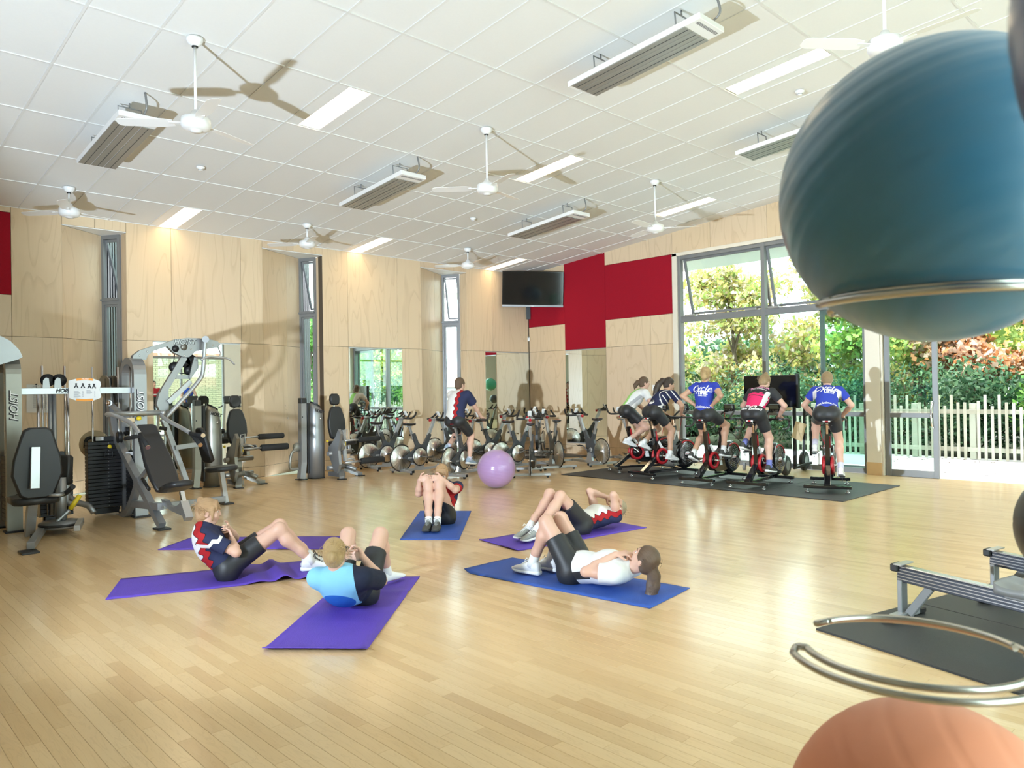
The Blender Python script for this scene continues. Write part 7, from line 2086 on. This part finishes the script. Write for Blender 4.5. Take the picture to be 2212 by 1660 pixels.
def k_rider(k, label, sp, lean, **kw):
    P, hd, ca, _ = KB[k]
    return rider((P, hd, MZ), label, sp, lean, (.25, 1.015), (.80, .19, 1.005), (.43, .34), .17, ca, **kw)
r_, s_, f_ = k_rider(0, 'girl in a white and green jersey leaning forward on her bike', dict(hair='brown', skin='skin', shirt=cloth_mat('green_white_jersey', (.76, .77, .76), [('green', (.36, .68, .20)), ('grey', (.42, .43, .44)), ('hem', (.05, .05, .05))]), shorts=BLK, shoes=['shoe_white', 'sole_white'], g=.99, sleeve=.6, hem=-.15, pony=[(0, -.085, .02), (0, -.13, .0), (0, -.17, -.06), (0, -.18, -.13)], tie=(0, -.09, .02), tie_mat='orange', strands=18, curl=1.0, sockh=.05,
   attrs=dict(green=lambda e: .055-abs(e['s'])-(e['d'] > 0)*1.0, grey=lambda e: .03-abs(e['d']+.0)-(abs(e['s']) < .08)*1.0-(e['t'] > .7)*1.0, hem=lambda e: e['s']*0-1)), .72, headp=-.62, hyaw=-.1)
r_, s_, f_ = k_rider(1, 'girl in a navy jersey with white lines, long dark ponytail, on her bike', dict(hair='dark', skin='skin_tan', shirt=cloth_mat('navy_white_jersey', (.022, .026, .07), [('l1', WHITE), ('l2', WHITE), ('l3', WHITE)]), shorts=BLK, shoes=['shoe_white', 'sole_white'], g=.98, sleeve=.62, hem=-.2, pony=[(0, -.09, .04), (0, -.14, .02), (-.01, -.185, -.06), (-.01, -.20, -.15), (0, -.20, -.25), (0, -.19, -.33)], pw=1.25, tie=(0, -.095, .04), tie_mat='print_white', strands=16, curl=1.0, sockh=.05,
   attrs=dict(l1=lambda e: .008-abs(abs(e['s'])-.10-.05*e['np'].sin(e['t']*7)), l2=lambda e: .011-abs(e['np'].abs(((e['t']*6+e['s']*4+e['d']*3) % 1.0)-.5)-.25)*.12-(abs(e['s']) < .075)*1.0 if False else .006-abs(((e['t']*5+abs(e['s'])*6) % 1.0)-.5)*.06-(abs(e['s']) < .10)*1.0-(e['t'] < .35)*1.0, l3=lambda e: 1-(e['s']/.05)**2-((e['t']-.20)/.10)**2-(e['d'] > 0)*9)), .80, headp=-.50, hyaw=-.35)
decal(r_, s_, '80', .07, f_['pel']+f_['spn']*.10, f_['lt'], f_['spn'], 'ink', bold=.004)
r_, s_, f_ = k_rider(2, 'girl in a royal blue jersey sitting upright on her bike, hands on hips', dict(hair='blonde', skin='skin_tan', shirt=CYCLE, shorts=BLK, shoes=['shoe_dark', 'sole_white'], g=1.0, sleeve=.48, hem=-.3, loose=.012, pony=[(0, -.09, .03), (.01, -.125, .0), (.01, -.13, -.06), (.01, -.125, -.11)], tie=(0, -.095, .03), strands=22, curl=.5, sockh=.06,
   attrs=dict(side=lambda e: e['s']*0-1, edge=lambda e: e['s']*0-1)), .06, headp=-.02, hyaw=.25, arms='hips')
def cyc_marks(r_, s_, f_):
    b = -f_['fr']; ex = f_['lt']; ey = f_['spn']; c = f_['ch']
    decal(r_, s_, 'Cycle', .155, c+ey*.065-ex*.015, ex, ey, 'print_white', shear=.3, bold=.002)
    decal(r_, s_, 'TIME', .075, c+ey*-.005+ex*.03, ex, ey, 'print_white', bold=.004)
    decal(r_, s_, 'HAMILTON', .026, c+ey*-.05+ex*.03, ex, ey, 'print_white', bold=.001)
    decal(r_, s_, 'cycletime.co', .052, f_['pel']+ey*.055, ex, ey, 'print_white', shear=.1, bold=.001)
cyc_marks(r_, s_, f_)
r_, s_, f_ = k_rider(3, 'rider in a pink and black jersey with a hair bun, leaning forward on the bike', dict(hair='fair', shirt=cloth_mat('pink_black_jersey', (.035, .035, .038), [('pink', (.72, .03, .14)), ('strip', (.035, .035, .038)), ('white', (.72, .72, .72)), ('cuff', (.72, .03, .14))]), shorts=BLK, leg=.66, shoes=['shoe_dark', 'sole_white'], g=1.02, sleeve=.58, hem=-.2, bun=((0, -.04, .125), (.032, .03, .03)), tie=(0, -.03, .10), strands=70, curl=1.0, sock='sock_blue', sockh=.07,
   attrs=dict(pink=lambda e: .60-e['t']-.02*e['np'].sin(e['s']*60), strip=lambda e: .018-abs(((e['t']-.42)*9+.12*e['np'].sin(e['s']*25)) % 1.0-.5)*.16-(e['t'] < .38)*1.0-(e['t'] > .66)*1.0, white=lambda e: .02-abs(e['s']-.115-.05*e['t'])-(e['d'] > .03)*1.0-(e['t'] > .75)*1.0, cuff=lambda e: e['s']*0-1)), .74, headp=-.15, hyaw=-.12)
decal(r_, s_, 'ROTORUA', .06, f_['neck']-f_['spn']*.07-f_['fr']*.05, f_['lt'], f_['spn'], 'pink', bold=.003)
decal(r_, s_, 'New Zealand', .045, f_['neck']-f_['spn']*.125-f_['fr']*.05, f_['lt'], f_['spn'], 'print_white', bold=.001)
sht = [c for c in bpy.data.objects if c.parent == r_ and c.name.startswith('shorts')][0]
_b0 = f_['pel']-f_['spn']*.02-f_['fr']*.05
decal(r_, sht, 'Rotorua', .052, _b0+f_['spn']*.055, f_['lt'], f_['spn']-f_['fr']*.35, 'print_white', bold=.002)
decal(r_, sht, 'New Zealand', .060, _b0, f_['lt'], f_['spn']-f_['fr']*.35, 'print_white', bold=.002)
r_, s_, f_ = k_rider(4, 'rider in a royal blue jersey hunched low over the bars, seen from behind', dict(hair='fair', skin='skin', shirt=CYCLE, shorts='lycra', leg=.60, shoes=['shoe_white', 'sole_white'], g=1.03, sleeve=.55, hem=-.25, strands=16, curl=1.0, sock='sock_lav', sockh=.10, tie=(0, -.1, -.02), bun=((0, -.095, -.03), (.045, .02, .03)),
   attrs=dict(side=lambda e: .028-abs(abs(e['s'])-.165)-(e['t'] > .78)*1.0-(e['t'] < .45)*1.0, edge=lambda e: e['s']*0-1)), .70, headp=-.15)
cyc_marks(r_, s_, f_)
# ---------------------------------------------------------------- rower at the right edge, people in the mirror
rb = Vector((12.02, -7.17, 0)); rdv = Vector((RD[0], RD[1], 0)).normalized(); rsv = Vector((-rdv.y, rdv.x, 0))
person('person in a red and grey top on the farther rowing machine, right edge', dict(
  pel=rb+U*.46, chest=rb-rdv*.07+U*.75, neck=rb-rdv*.05+U*.93, head=rb-rdv*.02+U*1.07, face=rdv, up=U, front=rdv,
  shL=rb-rdv*.05+U*.87+rsv*.17, shR=rb-rdv*.05+U*.87-rsv*.17, elL=rb+rdv*.02+U*.66+rsv*.26, wrL=rb+rdv*.24+U*.68+rsv*.16, elR=rb+rdv*.02+U*.66-rsv*.26, wrR=rb+rdv*.24+U*.68-rsv*.16,
  hipL=rb+U*.44+rsv*.09, hipR=rb+U*.44-rsv*.09, knL=rb+rdv*.38+U*.56+rsv*.12, knR=rb+rdv*.38+U*.56-rsv*.12, anL=rb+rdv*.70+U*.36+rsv*.12, anR=rb+rdv*.70+U*.36-rsv*.12, ftL=rdv+U*.6, ftR=rdv+U*.6, fuL=U-rdv*.6, fuR=U-rdv*.6),
  dict(hair='brown', shirt=cloth_mat('red_grey_top', (.42, .015, .03), [('grey', (.42, .42, .52))]), shorts=BLK, shoes=['shoe_white', 'sole_white'], g=1.04, sleeve=.8, loose=.03, hem=-.3, curl=1.0, attrs=dict(grey=lambda e: .62-e['t']-(abs(e['s']) < .13)*1.0)), h=.009)
def trainer(c, label):
    t = wthing('cross_trainer', label, 'gym machine', c, 'cross trainers seen in the mirror'); C0 = Vector(c)
    q = lambda x, y, z: C0+Vector((x, y, z))
    for x in (-.55, .55): MB().box(q(x, 0, .03), (.08, .55, .06), ch=.006).build('foot', 'black', t)
    MB().bar(q(-.5, 0, .06), q(.5, 0, .06), .08, .08).build('base_beam', 'grey_plastic', t)
    MB().lathe([(0, -.07), (.28, -.07), (.30, 0), (.28, .07), (0, .07)], q(.35, 0, .36), (0, 1, 0), 24).build('flywheel_cover', 'grey_plastic', t)
    MB().bar(q(-.35, 0, .1), q(-.42, 0, 1.25), .07, .09, up=(1, 0, 0)).build('mast', 'silver', t)
    MB().box(q(-.40, 0, 1.35), (.06, .38, .26), Matrix.Rotation(.3, 3, 'Y'), .02).build('console', 'black', t)
    for s in (-1, 1):
        MB().tube(spline([q(-.45, s*.22, .5), q(-.40, s*.24, .9), q(-.30, s*.25, 1.2), q(-.22, s*.22, 1.45)], 5), .02, 8).build('arm_bar', 'black', t)
        MB().box(q(.02, s*.14, .32), (.36, .14, .05), ch=.02).build('footplate', 'black', t)
        MB().bar(q(-.45, s*.20, .45), q(.32, s*.14, .30), .035, .04).build('link_bar', 'silver', t)
trainer((13.05, -3.42, 0), 'grey cross trainer under the girl in the blue vest, seen in the mirror')
trainer((13.05, -4.55, 0), 'grey cross trainer under the person in red and white, seen in the mirror')
def stander(c, label, sp):
    C0 = Vector(c); f = Vector((-1, -.1, 0)).normalized(); r = Vector((f.y, -f.x, 0)); q = lambda a, b, z: C0+f*a+r*b+U*z
    person(label, dict(pel=q(0, 0, 1.25), chest=q(.02, 0, 1.55), neck=q(.03, 0, 1.75), head=q(.06, 0, 1.89), face=f+r*.3, up=U, front=f, shR=q(.02, .17, 1.69), shL=q(.02, -.17, 1.69), elR=q(.12, .24, 1.45), wrR=q(.33, .22, 1.40), elL=q(.10, -.24, 1.45), wrL=q(.30, -.22, 1.35),
      hipR=q(0, .09, 1.22), hipL=q(0, -.09, 1.22), knR=q(.10, .12, .83), knL=q(.06, -.12, .85), anR=q(.05, .14, .44), anL=q(-.12, -.14, .45), ftR=f, ftL=f, fuR=U, fuL=U), sp, h=.010)
stander((13.05, -3.42, 0), 'girl in a blue vest on a cross trainer, seen in the wide mirror', dict(hair='blonde', shirt=cloth_mat('blue_vest', (.03, .08, .45)), shorts='lycra_navy', leg=.4, shoes=['shoe_white', 'sole_white'], g=.98, sleeve=0, hem=-.3, strands=6))
stander((13.05, -4.55, 0), 'dark-haired person in red and white on a cross trainer, seen in the mirror', dict(hair='dark', shirt=cloth_mat('red_white_top', (.40, .02, .03), [('w', WHITE)]), shorts=BLK, shoes=['shoe_white', 'sole_white'], g=1.0, hem=-.3, strands=6, attrs=dict(w=lambda e: .04-abs(e['t']-.6))))
tm_ = wthing('treadmill', 'black and silver treadmill, seen in the wide mirror', 'gym machine', (13.0, -2.2, 0))
MB().box((13.0, -2.2, .12), (1.7, .8, .18), ch=.02).build('deck', 'black', tm_)
MB().box((13.0, -2.2, .215), (1.5, .5, .012)).build('belt', 'black_vinyl', tm_)
for s in (-1, 1): MB().bar((12.25, -2.2+s*.36, .2), (12.1, -2.2+s*.36, 1.25), .08, .07, up=(1, 0, 0)).build('upright', 'silver', tm_)
MB().box((12.1, -2.2, 1.32), (.12, .80, .26), Matrix.Rotation(.3, 3, 'Y'), .03).build('console', 'black', tm_)
for s in (-1, 1): MB().tube([(12.15, -2.2+s*.36, 1.15), (12.6, -2.2+s*.36, 1.05)], .025, 8).build('handrail', 'black', tm_)
# more greenery beyond the right end of the deck (seen in the second mirror)
for i_, (x, y) in enumerate(((15.6, 7.6), (18.6, 8.4), (21.5, 9.6))):
    tree('oak_tree', ['green oak beyond the right end of the fence', 'second green oak past the right end of the fence', 'farthest green oak past the right end of the fence'][i_], (x, y, -.1), 6.2, 2.3, 'oak_green', 7000, .2, group='oaks beyond the fence', low=1.0, clumps=30)
for _o in list(bpy.data.objects):
    if '_o' in _o.keys(): del _o['_o']
